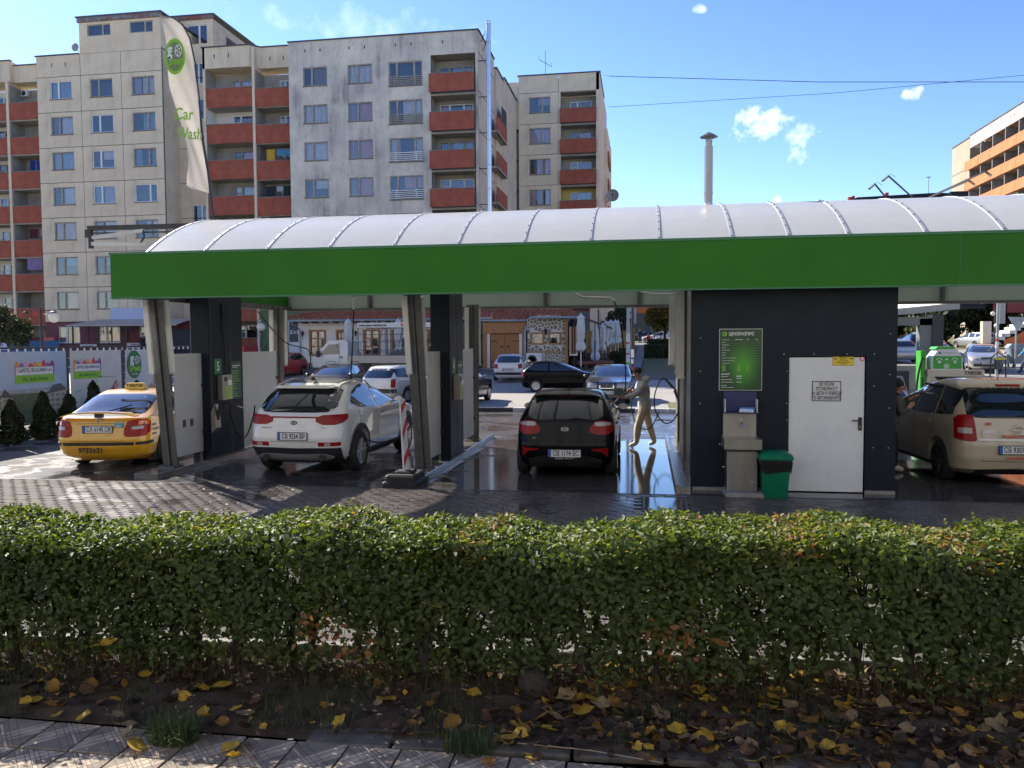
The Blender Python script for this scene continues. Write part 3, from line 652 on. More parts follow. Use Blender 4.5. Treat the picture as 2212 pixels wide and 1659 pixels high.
# ---- right block of the three
B3 = thing('apartment_block', (-8,76,0), 'smaller cream panel block with one window column and one red balcony column', 'apartment block')
y3 = 75.8; ty = [26.75]+[25.16-2.81*k for k in range(9)]+[0]
for k in range(len(ty)-1):
    hs = [(-10.68,-8.7,ty[k]-1.82,ty[k]-.37)] if k > 0 and ty[k] > 2.4 else []
    panel(B3, 'cream', -11.66,-7.95,max(0,ty[k+1]),ty[k],y3,hs)
    if hs:
        window(B3,-9.69,y3,hs[0][2],hs[0][3],1.96,(.62,) if k % 3 else (.6,),'wframe',rand_curtain() or [(.02,.98,.03,.97,'lace')]); sill(B3,-9.69,y3,hs[0][2],1.96)
MB().mat('room').box(-11.6,y3+.75,0,-8,y3+.85,26.6).build('inner_wall', B3)
panel(B3, 'cream', -7.95,-4.2,25.16,26.75,y3,[])
loggias(B3, -7.75,-4.5, y3+.1, y3+1.5, 23.57, 8, 1.27, 1.2, -6.0, 2.0, {0:'loggia',1:'loggia',3:'yellow'}, False, yfront=y3-.15)
MB().mat('cream').box(-4.5,y3,0,-4.2,90,26.74).box(-7.95,y3,0,-7.76,y3+1.4,25.2).box(-4.21,85,0,-3.9,95,24).build('side_wall', B3)
MB().mat('cap').box(-11.75,y3-.06,26.75,-4.1,y3+.4,26.84).box(-4.5,y3,26.75,-4.12,84,26.83).build('parapet_coping', B3)
MB().mat('loggia').box(-7.8,y3+.05,25.1,-4.4,y3+1.8,25.25).build('loggia_ceiling', B3)
sb = MB().mat('parapet')
for k in range(7): sb.box(-4.05,85.5,20.6-FL*k,-3.75,90,21.8-FL*k)
sb.build('side_parapet', B3)
laundry(-7.4,-4.8, 17.9, y3+.1, [(.05,.15,.9,(.05,.02,.02)),(.17,.32,.8,(.25,.25,.27)),(.42,.62,.8,(.4,.03,.03)),(.8,.95,.5,(.6,.45,.5))], 'red and white washing on a balcony of the smaller cream block')
for (x,z,r_) in ((-3.3,17.0,.62),):
    d = thing('satellite_dish', (x,84,z), 'large satellite dish on the right side of the smaller cream block', 'satellite dish')
    MB().mat('sat').lathe([(.02,-.02),(r_*.7,-.06),(r_,-.2),(r_,-.17),(r_*.7,-.02),(0,.02)], (x,84,z), 22, 'y').build('dish', d, smooth=60)
    MB().mat('iron').tube([(x-.6,84.3,z-.6),(x,84.1,z)], .05, 6).tube([(x,83.8,z-r_),(x,83.2,z-.05)], .025, 5).box(x-.07,83.1,z-.1,x+.07,83.3,z+.06).build('arm', d)
an = MB().mat('iron').tube([(-9.4,78,26.7),(-9.4,78,29.7)], .03, 5).tube([(-10,78,28.9),(-8.8,78,28.2)], .025, 5).tube([(-10,78,28.9),(-10,78,29.3)], .02, 5).tube([(-8.8,78,28.2),(-8.8,78,28.6)], .02, 5)
prop(an.build('roof_aerial'), 'thin roof aerial on the smaller cream block', 'aerial')
# ---- sunlit orange block at far right
B5 = thing('apartment_block', (50,110,0), 'sunlit cream and orange apartment block at the far right edge', 'apartment block')
ch = 3.84; MT['sunpanel'] = mat('pale_panel', (.50,.45,.37), .9, var=.1, scale=.3, streak=.3)
for i in range(12):
    ya, yb = 125.1-ch*(i+1), 125.1-ch*i
    MB().mat('sunpanel').box(45,ya+.03,29.05,45.25,yb-.03,30.8).build('wall_panel', B5, at=(45,ya,29))
    MB().mat('concrete').box(44.95,yb-.15,8,47,yb+.02,29.05).build('fin', B5, at=(45,yb,8))
    for k in range(8):
        z = 27.32-FL*k
        MB().mat('orange').box(44.7,ya+.02,z-1.3,44.85,yb-.02 if i else 126.2,z).build('parapet', B5, at=(44.7,ya,z))
        if i < 6:
            MB().mat(random.choice(['loggia','loggia','white','concrete'])).box(46.6,ya,z-1.3,46.7,yb-.15,z+1.49).build('loggia_wall', B5, at=(46.6,ya,z))
            w_ = MB().mat('wwhite').box(46.52,ya+.7,z-.2,46.6,ya+2.5,z+1.1).mat('carglass').box(46.49,ya+.8,z-.1,46.53,ya+2.4,z+1.0); w_.build('window', B5, at=(46.5,ya,z))
for k in range(9): MB().mat('loggia').box(44.85,79,27.32-FL*k-1.35,46.7,125.1,27.32-FL*k-1.2).build('balcony_slab', B5)
MB().mat('cream').box(46.7,79,0,58,125.1,30.7).build('core', B5); MB().mat('cap').box(44.9,79,30.8,58,125.2,30.95).build('coping', B5)
sl_ = MB().mat('iron')
for i in range(12):
    for q in (1.3,2.5): sl_.box(44.98,125.1-ch*i-q,29.8,45.0,125.2-ch*i-q,30.15)
sl_.build('vent_slit', B5)
B6 = thing('stair_tower', (50,136,0), 'plain tan stair tower left of the orange block', 'tower block')
MB().mat(mat('tan_render', (.36,.30,.21), .88, var=.12, scale=.15, streak=.3)).box(47.3,131.4,0,60,138.6,32.0).build('wall', B6); MB().mat('concrete').box(47.25,131.35,27.6,60,138.65,27.75).build('joint', B6); MB().mat('cap').box(47.2,131.3,32,60,138.7,32.15).build('coping', B6)
text('П', .9, (47.2,134.0,16.5), 'ink', B6, (90,0,-90)); box('notice_board', 'wwhite', (47.22,132.6,13.5,47.28,135.2,17.6), B6)
# orange gabled roofs and hill beyond
orr = thing('orange_building', (60,180,0), 'low orange building behind the dark rooftop', 'building')
MB().mat('orange').box(52,150,4,64,160,21.6).add([(56,140,4),(66,140,4),(66,140,24),(56,140,20)],[(0,1,2,3)]).build('wall', orr)
vs=[(x,1500,-10) for x in range(150,1100,50)]; vs2=[(x,1500,60+180*math.exp(-((x-560)/230)**2)+12*math.sin(x*.03)) for x in range(150,1100,50)]
n = len(vs); hb=[(x,2100,0) for x,_,_ in vs2]
hillm = mat('hill_haze', (.16,.20,.28), 1.0, var=.1, scale=.01, world=True)
prop(MB().mat(hillm).add(vs+vs2+hb, [(i,i+1,n+i+1,n+i) for i in range(n-1)]+[(n+i,n+i+1,2*n+i+1,2*n+i) for i in range(n-1)]).build('distant_hill', smooth=60), kind='structure')
# ---- unseen block added behind the viewer to bounce light into shade; windows mirror it
fill_block = thing('apartment_block', (0,-17,0), 'unseen pale block added behind the camera to bounce light, mirrored in the lower windows', 'apartment block')
MB().mat(mat('fill_block_render', (.60,.58,.54), .9)).box(-80,-30,0,80,-17,26).build('wall', fill_block)
wb7 = MB().mat('carglass')
for i in range(34):
    for k in range(8): wb7.box(-66+i*4,-17,1.6+k*3,-64.6+i*4,-16.97,2.8+k*3)
wb7.build('window_rows', fill_block)
# ================================================================== CAR WASH CANOPY
CW = thing('wash_canopy', (0,16,0), 'long self-service car wash canopy with green fascia and white barrel roof', 'canopy')
XL, XR, YA, YB = -8.87, 13.0, 12.5, 19.3
f = MB().mat('green').box(XL,YA,3.10,XR,YA+.05,3.81); f.build('fascia', CW, at=(0,YA,3.1))
MB().mat('dgreen').box(XL-.02,YA-.015,3.81,XR,YA+.12,3.85).box(XL-.02,YA-.012,3.075,XR,YA+.10,3.10).build('fascia_trim', CW)
for x in (-2.2, 4.4, 10.8): MB().mat('dgreen').box(x,YA-.002,3.1,x+.006,YA,3.81).build('fascia_seam', CW)
MB().mat('green').box(XL,YA+.05,3.10,XL+.05,YB,3.81).mat('steel').box(XL+.05,YA+.05,3.1,XL+.13,YB,3.22).build('side_fascia', CW)
ribs = [-8.42,-7.36,-6.24,-5.15,-4.05,-2.98,-1.91,-.86,.2,1.29,2.12,2.97,4.05,5.11,6.2,7.3,8.4,9.5,10.6,11.7]
ya, yb, zs_, zc_ = 12.72, 19.1, 3.78, 4.80
def arc(u, off=0.0):
    # circular arc between the springings
    half = (yb-ya)/2; rise = zc_-zs_; rad = (half*half+rise*rise)/(2*rise); a0 = math.asin(half/rad); a = -a0+2*a0*u
    return ((ya+yb)/2+(rad+off)*math.sin(a), zc_-rad+(rad+off)*math.cos(a))
def vault(x0, x1, m, t, off, n=28, name='roof_panel', sag=0.0, smooth=None):
    mb = MB().mat(m); L = []
    for i in range(n+1):
        y, z = arc(i/n, off); y2, z2 = arc(i/n, off+t); L.append([(x0,y,z),(x1,y,z),(x1,y2,z2),(x0,y2,z2)])
    return mb.rings(L).build(name, CW, at=((x0+x1)/2,(ya+yb)/2,zs_), smooth=smooth)
for i in range(len(ribs)-1): vault(ribs[i]+.005, ribs[i+1]-.005, 'poly', .012, 0, smooth=30)
bolt = MB().mat('steel').lathe([(.012,0),(.012,.008),(.006,.012)], (0,0,0), 6).mesh('bolt')
for x in ribs:
    r_ = vault(x-.022, x+.022, 'alu', .012, .012, name='roof_rib')
    for i in range(11):
        u = .03+i*.085*.55; y, z = arc(u, .024); b = link('bolt', bolt, r_); b.location = (0, y-(ya+yb)/2, z-zs_); b.rotation_euler = (R(20-25*u+12),0,0)
    vault(x-.012, x+.012, 'alu', -.05, -.004, n=14, name='roof_arch')
MB().mat('steel').box(XL+.1,12.62,3.15,XR,12.72,3.8).build('eaves_beam', CW)
# rear fascia sheets in a steel frame
fr = MB().mat('steel')
xx = XL
i = 0
xs_ = [-8.87,-6.7,-4.55,-2.35,-.15,2.05,4.25,6.45,8.65,10.9,13.0]
for a, b in zip(xs_[:-1], xs_[1:]): MB().mat('polyback').box(a+.03,19.32,3.16,b-.03,19.34,3.8).build('rear_fascia_sheet', CW, at=(a,19.32,3.16))
for a in xs_: fr.box(a-.035,19.24,3.16,a+.035,19.40,3.82)
fr.box(XL,19.22,3.10,XR,19.42,3.16).box(XL,19.22,3.80,XR,19.42,3.88); fr.build('rear_fascia_frame', CW)
for x in (-6.7,-2.35,2.05,6.45,10.9):
    MB().mat('steel').box(x-.03,12.7,3.5,x+.03,19.3,3.6).build('tie_beam', CW, at=(x,16,3.5))
# columns, leaning, with tube lights either side
def column(x, yb_, yt, tubes=((-.10,'l'),(.10,'r')), rear=False, zt=3.15):
    s = MB().mat('steel'); w_ = .055
    for q in (-w_, w_): s.bar((x+q,yb_,.1),(x+q,yt,zt),.014,.17)
    s.bar((x,yb_,.1),(x,yt,zt),.10,.03); s.box(x-.16,yb_-.16,.1,x+.16,yb_+.16,.125)
    for q in (-.12,.12):
        for r_ in (-.12,.12): s.lathe([(.014,0),(.014,.03),(0,.03)], (x+q,yb_+r_,.12), 6)
    c = s.build('column', CW, at=(x,yb_,.1))
    def P(z, dx, dy): t = (z-.1)/(zt-.1); return (x+dx, yb_+(yt-yb_)*t+dy, z)
    for dx, _ in tubes:
        tw_ = .045 if dx < 0 else .12
        sy = .135 if dx > 0 else -.13
        t = MB().mat('tube').bar(P(1.82,dx,sy),P(3.08,dx,sy),tw_,.09).mat('alu').bar(P(1.79,dx,sy),P(1.82,dx,sy),tw_+.01,.10)
        for z in (2.2,2.65): t.bar(P(z,dx,sy),P(z+.008,dx,sy),tw_+.008,.098)
        t.build('tube_light', c)
for x in (-8.45,-3.82): column(x, 13.43 if x < -5 else 13.72, 13.07 if x < -5 else 13.13); column(x, 17.85, 17.9)
column(8.45,13.4,13.07); column(8.45,17.85,17.9)
# kerb islands
def island(x0, x1, y0, y1, lab):
    t = thing('kerb_island', ((x0+x1)/2,y0,0), lab, 'kerb')
    MB().mat('wetkerb').bbox(x0,y0,-.02,x1,y1,.10,.012).build('kerb_body', t); 
    s = MB().mat('stainless').box(x1,y0+.5,.0,x1+.012,y1,.085).box(x1+.012,y0+.5,.0,x1+.05,y1,.012).build('edge_rail', t)
island(-8.67,-8.22,12.66,19.3,'long wet concrete kerb island under the column beside the yellow taxi')
island(-4.05,-3.62,12.8,19.3,'long wet concrete kerb island between the white and black cars')
island(8.2,8.65,12.7,19.3,'wet kerb island at the right end of the wash')
# wash equipment cabinets
def cabinet(x0, x1, y0, y1, num, lab, cat='wash cabinet'):
    t = thing('wash_cabinet', ((x0+x1)/2,(y0+y1)/2,.1), lab, cat)
    MB().mat('navy').bbox(x0,y0,.1,x1,y1,3.4,.012).build('casing', t)
    MB().mat('black').box(x1,y0+.02,.12,x1+.006,y0+.05,3.1).box(x1,(y0+y1)/2+.05,.12,x1+.004,(y0+y1)/2+.06,3.1).mat('steel').box(x1,y1-.5,.12,x1+.004,y1-.49,3.1).box(x1+.0,y0,.1,x1+.03,y1,.13).build('panel_seam', t)
    yc = y0+.30; X_ = x1
    MB().mat('dgreen').box(X_,yc-.14,1.72,X_+.01,yc+.12,2.02).build('number_plate', t)
    text(num, .26, (X_+.013,yc-.01,1.865), 'inkw', t, (90,0,90), sx=.8, bold=.01)
    cb = MB().mat('stainless').bbox(X_,yc-.05,1.22,X_+.13,yc+.32,1.70,.012).build('coin_box', t)
    k = MB().mat('black').box(X_+.13,yc+.0,1.58,X_+.134,yc+.1,1.66).mat('inkw').box(X_+.13,yc+.14,1.5,X_+.133,yc+.28,1.6); k.build('display', cb)
    bt = MB().mat('inkg')
    for r_ in range(4): bt.box(X_+.13,yc+.03,1.26+r_*.06,X_+.136,yc+.25,1.30+r_*.06)
    bt.build('button_row', cb)
    b = MB().mat(mat('info_board', (.012,.07,.03), .4)).box(X_,y1-.52,1.2,X_+.008,y1-.1,1.95).build('info_board', t)
    l = MB().mat('inkg')
    for r_ in range(11): l.box(X_+.008,y1-.49,1.25+r_*.05,X_+.010,y1-.49+random.uniform(.1,.34),1.262+r_*.05)
    l.mat('inkw').box(X_+.008,y1-.45,1.86,X_+.01,y1-.14,1.875).box(X_+.008,y1-.45,1.83,X_+.01,y1-.25,1.84)
    l.build('print', b); return t
cabinet(-8.6,-8.21,14.42,15.72,'5','tall dark wash cabinet with number 5, between taxi and white car')
cabinet(-3.98,-3.61,14.85,15.98,'4','tall dark wash cabinet with number 4, between white and black cars')
def partition(x, y0, y1, z0, z1, lab):
    t = thing('partition_panel', (x,(y0+y1)/2,z0), lab, 'partition')
    MB().mat('panelw').box(x-.012,y0,z0,x+.012,y1,z1).build('sheet', t)
    MB().mat('steel').box(x-.02,y0+.02,.1,x+.02,y0+.06,z0).box(x-.02,y1-.06,.1,x+.02,y1-.02,z0).build('foot', t)
    MB().mat('black').box(x+.012,y1-.03,1.5,x+.05,y1+.02,1.56).box(x+.012,y1-.03,.6,x+.05,y1+.02,.66).build('clip', t)
    return t
p_ = partition(-8.38,13.5,14.40,.26,2.13,'white partition sheet with two small sockets beside the taxi')
for q in (.05,.30): MB().mat('steel').box(-8.368,13.66+q,.78,-8.36,13.76+q,.92).mat('black').box(-8.36,13.69+q,.82,-8.357,13.73+q,.88).build('socket', p_)
partition(-8.38,15.74,17.6,.12,2.13,'white partition sheet behind the cabinet numbered 5')
partition(-3.80,13.95,14.83,.24,2.15,'white partition sheet in front of the cabinet numbered 4')
partition(-3.78,16.0,17.7,.26,2.17,'white partition sheet behind the cabinet numbered 4')
# overhead booms and pressure hoses
def boom(pts, lab, hose, lance=None, base=None):
    t = thing('boom_arm', pts[0], lab, 'hose boom')
    MB().mat('alu').tube(pts, .022, 8).build('pipe', t, smooth=50)
    return t
def spline(pts, n=8):
    pts = [Vector(p) for p in pts]; o = []
    for i in range(len(pts)-1):
        p0 = pts[max(i-1,0)]; p1 = pts[i]; p2 = pts[i+1]; p3 = pts[min(i+2,len(pts)-1)]
        for k in range(n):
            t = k/n; o.append(.5*((2*p1)+(-p0+p2)*t+(2*p0-5*p1+4*p2-p3)*t*t+(-p0+3*p1-3*p2+p3)*t**3))
    return o+[pts[-1]]
def hose(pts, r, lab, n=8):
    return prop(MB().mat('rubber').tube(spline(pts, n), r, 6).build('pressure_hose', at=pts[0], smooth=60), lab, 'hose')
boom([(-8.21,15.2,3.25),(-8.1,15.2,3.30),(-8.0,15.2,3.32),(-7.2,15.6,3.33),(-6.95,15.6,3.45)], 'bent metal boom above the cabinet numbered 5', None)
boom([(-1.75,16,3.6),(-1.38,16,3.28),(-1.22,16,3.18),(-.67,16,3.16),(-.60,16,3.10)], 'bent metal boom over the black hatchback', None)
boom([(-.4,17,3.6),(-.1,17,3.33),(.15,17,3.27),(.62,17,3.27),(.68,17,3.2)], 'bent metal boom reaching out from the dark kiosk', None)
b_ = thing('boom_arm', (-5.54,15,3.6), 'swivel boom head hanging over the white car', 'hose boom'); MB().mat('black').tube([(-5.54,15,3.6),(-5.54,15,3.2)],.03,8).mat('alu').tube([(-5.54,15,3.2),(-5.53,15,2.95)],.02,8).build('head', b_)
hose([(-5.53,15,2.95),(-5.52,14.9,2.35),(-5.47,14.6,1.4),(-5.33,14.3,.85),(-4.95,14.2,.52),(-4.55,14.6,.55),(-4.35,15.2,.9),(-4.25,15.7,1.35),(-4.05,16.0,1.45)], .014, 'long black hose hanging in a loop beside the white car')
hose([(-8.2,14.9,3.1),(-8.17,14.9,2.3),(-8.15,14.95,1.4),(-8.1,15.1,.65),(-8.0,15.35,.42),(-7.9,15.5,.8),(-7.85,15.5,1.05)], .014, 'black hose dangling down the cabinet numbered 5')
hose([(-8.2,16.4,3.0),(-7.7,16.6,2.35),(-7.4,17.2,2.15),(-7.45,17.3,1.7),(-7.6,17.4,1.2)], .012, 'thin black hose arching behind the cabinet numbered 5')
hose([(-.60,16,3.10),(-.5,16.1,2.75),(-.43,16.4,2.2),(-.40,16.9,1.7),(-.42,17.4,1.3),(-.50,17.8,1.1)], .014, 'black hose falling from the boom to the man with the lance')
hose([(.68,17,3.2),(.72,17.0,2.7),(.74,17.0,2.0),(.74,17.2,1.3),(.66,17.5,.75),(.45,17.7,.55),(.24,17.9,.75),(.20,18,1.1),(.30,18.0,1.42),(.42,18,1.5),(.55,17.9,1.35)], .014, 'black hose curling in a loop beside the dark kiosk')
def lance(a, b, c, lab):
    t = thing('spray_lance', a, lab, 'spray lance'); MB().mat('black').tube([a,b],.02,8).build('grip', t); MB().mat('alu').tube([b,c],.008,6).build('barrel', t); return t
la = lance((.42,18,1.49),(.66,17.8,1.25),(.80,17.6,.75),'spray lance parked on the side of the dark kiosk')
MB().mat('black').tube([(.5,17.95,1.42),(.58,17.88,1.32)],.032,8).tube([(.62,17.83,1.25),(.74,17.7,.95)],.026,8).build('sleeve', la)
lg = thing('spray_gun', (-7.8,14.6,1.1), 'black spray gun hanging beside the white car', 'spray gun')
MB().mat('black').tube([(-8.05,14.5,1.18),(-7.9,14.5,1.2),(-7.7,14.5,1.12)],.03,8).tube([(-8.05,14.5,1.18),(-8.12,14.5,.85)],.035,8).tube([(-7.82,14.5,1.16),(-7.80,14.5,1.0),(-7.9,14.5,1.0)],.012,6).build('body', lg); MB().mat('alu').tube([(-7.7,14.5,1.12),(-7.45,14.5,1.05)],.01,6).build('barrel', lg)
MB().mat('stainless').prism([(-8.2,1.0),(-8.13,1.15),(-8.10,.7),(-8.19,.6)], 14.4, 14.6).build('holder', lg)
# ================================================================== KIOSK
KX0,KX1,KY0,KY1 = .73,3.70,12.9,19.2
K = thing('plant_kiosk', (2.2,12.9,0), 'dark clad plant kiosk with a white steel door under the canopy', 'kiosk')
wl = MB().mat('navy'); wl.holes(KX0,KX1,0,3.6,KY0,[(2.15,3.27,0.0,2.075)],.10); wl.add([(KX1,KY0,0),(KX1,KY1,0),(KX1,KY1,3.6),(KX1,KY0,3.6),(KX0,KY1,0),(KX0,KY1,3.6)], [(0,1,2,3),(4,1,2,5)]); wl.build('wall', K, fix=False)
MB().mat('stainless').box(KX0-.03,KY0+.12,.0,KX0,KY1,3.5).mat('navy').box(KX0-.032,KY0+.0,0,KX0,KY0+.12,3.5).build('side_cladding', K)
MB().mat('steel').box(KX0-.07,KY0+1.5,0,KX0-.03,KY0+1.6,3.5).box(KX0-.07,KY0+4.2,0,KX0-.03,KY0+4.3,3.5).build('side_post', K)
for (yy, z0) in ((15.0,1.76),(14.4,1.7),(18.9,1.80)): MB().mat('tube').box(KX0-.20,yy-.06,z0,KX0-.07,yy+.06,3.35).mat('alu').box(KX0-.21,yy-.07,z0-.03,KX0-.06,yy+.07,z0).build('tube_light', K, at=(KX0,yy,z0))
MB().mat('stainless').box(KX0-.26,KY0-.2,.0,KX0-.20,KY1+.4,.10).box(KX0-.20,KY0-.1,.0,KX0-.03,KY1,.05).box(KX0-.05,KY0,.05,KX0-.03,KY1,.22).build('kerb_rail', K)
dr = MB().mat('doorw').bbox(2.165,KY0+.03,.015,3.255,KY0+.08,2.06,.004).build('door', K)
MB().mat('black').bbox(3.17,KY0+.012,.955,3.225,KY0+.03,1.155,.006).tube([(3.195,KY0+.02,1.11),(3.195,KY0-.03,1.11),(3.17,KY0-.035,1.11),(3.07,KY0-.035,1.105)],.010,8).build('handle', dr, smooth=40)
MB().mat('chrome').box(3.188,KY0+.008,.99,3.206,KY0+.012,1.03).build('lock', dr)
def sign_board(x0,x1,z0,z1,y,m,edge_m,parent,name='sign_plate', e=.006):
    return MB().mat(edge_m).box(x0,y-.004,z0,x1,y,z1).mat(m).box(x0+e,y-.006,z0+e,x1-e,y-.004,z1-e).build(name, parent)
ns = thing('door_notice', (2.71,KY0,1.39), 'white notice with black Cyrillic capitals on the white door', 'notice')
sign_board(2.50,2.92,1.395,1.70,KY0+.028,'platew','ink',ns,e=.012)
for i, s_ in enumerate(('НЕ НОСИМ','ОТГОВОРНОСТ','ЗА ЩЕТИ И ПОВРЕДИ','ПО АВТОМОБИЛИТЕ')): text(s_, .072, (2.71,KY0+.020,1.652-i*.070), 'ink', ns, sx=.56, bold=.022, ext=.0005)
yn = thing('warning_notice', (2.95,KY0,1.93), 'small yellow notice at the top of the white door', 'notice')
sign_board(2.79,3.10,1.935,2.07,KY0+.028,mat('notice_yellow',(.7,.52,.02),.5),'inkr',yn,e=.003)
for i, s_ in enumerate(('Внимание!','Обектът е','под постоянно','видеонаблюдение и','охрана')): text(s_, .023, (2.945,KY0+.020,2.055-i*.024), 'ink', yn, sx=.9, ext=.0005)
MB().mat('black').box(2.81,KY0+.02,2.03,2.85,KY0+.0215,2.045).box(3.04,KY0+.02,2.03,3.08,KY0+.0215,2.045).build('camera_mark', yn)
rn = MB().mat('inkr').lathe([(.036,0),(.036,.003),(0,.003)], (3.215,KY0+.026,2.035), 20, 'y').mat('inkw').lathe([(.022,0),(.022,.002),(0,.002)], (3.215,KY0+.0235,2.035), 16, 'y').mat('inkr').box(3.2,KY0+.021,2.032,3.23,KY0+.0225,2.038); prop(rn.build('round_sticker'), 'small round red prohibition sticker in the door corner', 'sticker')
# price board
def board_mat():
    m = bpy.data.materials.new('price_board'); m.use_nodes = True; t = m.node_tree; b = t.nodes['Principled BSDF']
    o = N(t, 'ShaderNodeTexCoord'); mp = N(t, 'ShaderNodeMapping'); mp.inputs['Scale'].default_value = (3.6,1,2.5); mp.inputs['Location'].default_value = (-.15,0,.25); t.links.new(o.outputs['Object'], mp.inputs[0])
    ln = N(t, 'ShaderNodeVectorMath', operation='LENGTH'); t.links.new(mp.outputs[0], ln.inputs[0])
    r = N(t, 'ShaderNodeMapRange', clamp=True); r.interpolation_type='SMOOTHSTEP'; r.inputs[1].default_value=1.05; r.inputs[2].default_value=.0; t.links.new(ln.outputs['Value'], r.inputs[0])
    t.links.new(mixc(t, r.outputs[0], (.004,.05,.008), (.055,.32,.012)), b.inputs['Base Color']); b.inputs['Roughness'].default_value = .3; return m
pb = thing('price_board', (1.44,KY0,2.03), 'green price list board headed with white Cyrillic capitals on the dark wall', 'price board')
MB().mat('alu').box(1.12,KY0-.02,1.555,1.76,KY0,2.50).build('frame', pb)
MB().mat(board_mat()).box(1.128,KY0-.024,1.563,1.752,KY0-.02,2.492).build('board', pb)
text('ЦЕНОРАЗПИС', .068, (1.45,KY0-.026,2.42), 'inkw', pb, sx=.80, bold=.02, ext=.0006)
MB().mat('inkg').lathe([(.034,0),(.034,.002),(0,.002)], (1.20,KY0-.026,2.42), 20, 'y').mat('dgreen').lathe([(.02,0),(.02,.001),(0,.001)],(1.195,KY0-.0275,2.42),14,'y').build('badge', pb)
rows = ['Програма','Пяна','Измиване','Супер','Изплакване','Вакса','Дезин','Външно почистване','Пълно почистване','Комплексна']
for i, s_ in enumerate(rows):
    z = 2.335-i*.040; text(s_, .021, (1.16,KY0-.026,z), 'inkw', pb, align='LEFT', ext=.0004)
ll = MB().mat('inkg')
for i in range(10): ll.box(1.16,KY0-.0255,2.322-i*.040,1.72,KY0-.025,2.3235-i*.040)
for i in range(8):
    for (x,w_) in ((1.16,.06),(1.385,.05),(1.53,.025)): ll.box(x,KY0-.0255,1.94-i*.013,x+w_,KY0-.025,1.947-i*.013)
ll.mat('inkw')
for z in (1.81,1.795,1.765,1.72,1.68,1.63,1.60): ll.box(1.15,KY0-.0255,z,1.15+random.uniform(.08,.2),KY0-.025,z+.006)
for z in (1.775,1.765,1.735,1.68): ll.box(1.38,KY0-.0255,z,1.46,KY0-.025,z+.007)
ll.box(1.36,KY0-.0255,2.333,1.47,KY0-.025,2.34).box(1.53,KY0-.0255,2.333,1.56,KY0-.025,2.34).box(1.66,KY0-.0255,2.333,1.69,KY0-.025,2.34).build('print_lines', pb)
sc = MB().mat('alu')
for x,z in ((.84,2.36),(.84,1.85),(.84,1.35),(2.08,2.11),(2.52,2.11),(2.99,2.11),(3.38,2.11),(3.38,1.63),(3.38,.7),(2.13,1.85),(2.13,1.36),(2.13,1.1),(3.6,2.41),(3.6,1.8),(3.6,1.3),(3.6,.7)): sc.lathe([(.008,0),(.008,.004),(0,.004)], (x,KY0-.006,z), 6, 'y')
sc.build('screw_head', K)
MB().mat('concrete').box(KX0,KY0-.03,0,2.15,KY0,.05).box(3.27,KY0-.03,0,KX1,KY0,.05).build('plinth', K)
# sink unit
sk = thing('hand_sink', (1.44,12.7,0), 'stainless steel pedestal hand sink below the price board', 'sink')
MB().mat('concrete').bbox(1.18,12.35,0,1.74,KY0-.03,.065,.01).build('base', sk)
MB().mat('stainless').bbox(1.22,12.52,.065,1.66,KY0-.03,.70,.008).build('pedestal', sk)
bs = MB().mat('stainless').rings([[(1.22,12.5,.66),(1.68,12.5,.66),(1.68,12.87,.66),(1.22,12.87,.66)],[(1.16,12.36,.71),(1.70,12.36,.71),(1.70,12.87,.71),(1.16,12.87,.71)],[(1.16,12.36,.86),(1.70,12.36,.86),(1.70,12.87,.86),(1.16,12.87,.86)]], cap=False)
bs.rings([[(1.16,12.36,.86),(1.70,12.36,.86),(1.70,12.87,.86),(1.16,12.87,.86)],[(1.20,12.40,.865),(1.66,12.40,.865),(1.66,12.83,.865),(1.20,12.83,.865)]], cap=False)
bs.rings([[(1.43+.21*math.cos(a*math.pi/8),12.61+.19*math.sin(a*math.pi/8),.866) for a in range(16)],[(1.43+.12*math.cos(a*math.pi/8),12.61+.11*math.sin(a*math.pi/8),.76) for a in range(16)]], cap=False)
bs.add([(1.20,12.40,.865),(1.66,12.40,.865),(1.66,12.83,.865),(1.20,12.83,.865)],[(0,1,2,3)]); bs.build('basin', sk)
MB().mat('stainless').box(1.18,12.80,.86,1.67,12.87,1.215).box(1.18,12.78,1.20,1.67,12.80,1.215).build('splashback', sk)
MB().mat('chrome').tube([(1.45,12.79,1.07),(1.45,12.70,1.08),(1.45,12.66,1.02)],.014,8).tube([(1.44,12.79,1.10),(1.44,12.79,1.12)],.02,8).build('tap', sk, smooth=50)
MB().mat('chrome').tube([(1.58,12.50,.12),(1.58,12.50,.2)],.012,6).box(1.55,12.47,.2,1.61,12.5,.21).tube([(1.16,12.55,.72),(1.10,12.45,.78)],.01,6).tube([(1.22,12.55,.42),(1.16,12.5,.43)],.008,6).build('pedal', sk)
th = thing('towel_holder', (1.44,12.85,1.21), 'dark blue paper towel holder above the steel sink', 'towel holder')
MB().mat(mat('holder_blue',(.01,.018,.09),.35)).box(1.19,12.86,1.24,1.68,12.895,1.54).box(1.19,12.66,1.215,1.70,12.895,1.235).build('backboard', th)
MB().mat('alu').box(1.19,12.68,1.235,1.205,12.86,1.43).box(1.66,12.68,1.235,1.675,12.86,1.43).build('side_arm', th)
MB().mat(mat('towel_blue',(.08,.25,.5),.8)).lathe([(.03,-.11),(.032,-.1),(.032,.1),(.0,.11)], (1.53,12.74,1.275), 12, 'x').mat('inkw').add([(1.39,12.62,1.245),(1.60,12.60,1.24),(1.63,12.7,1.275),(1.42,12.72,1.29)],[(0,1,2,3)]).build('paper_roll', th)
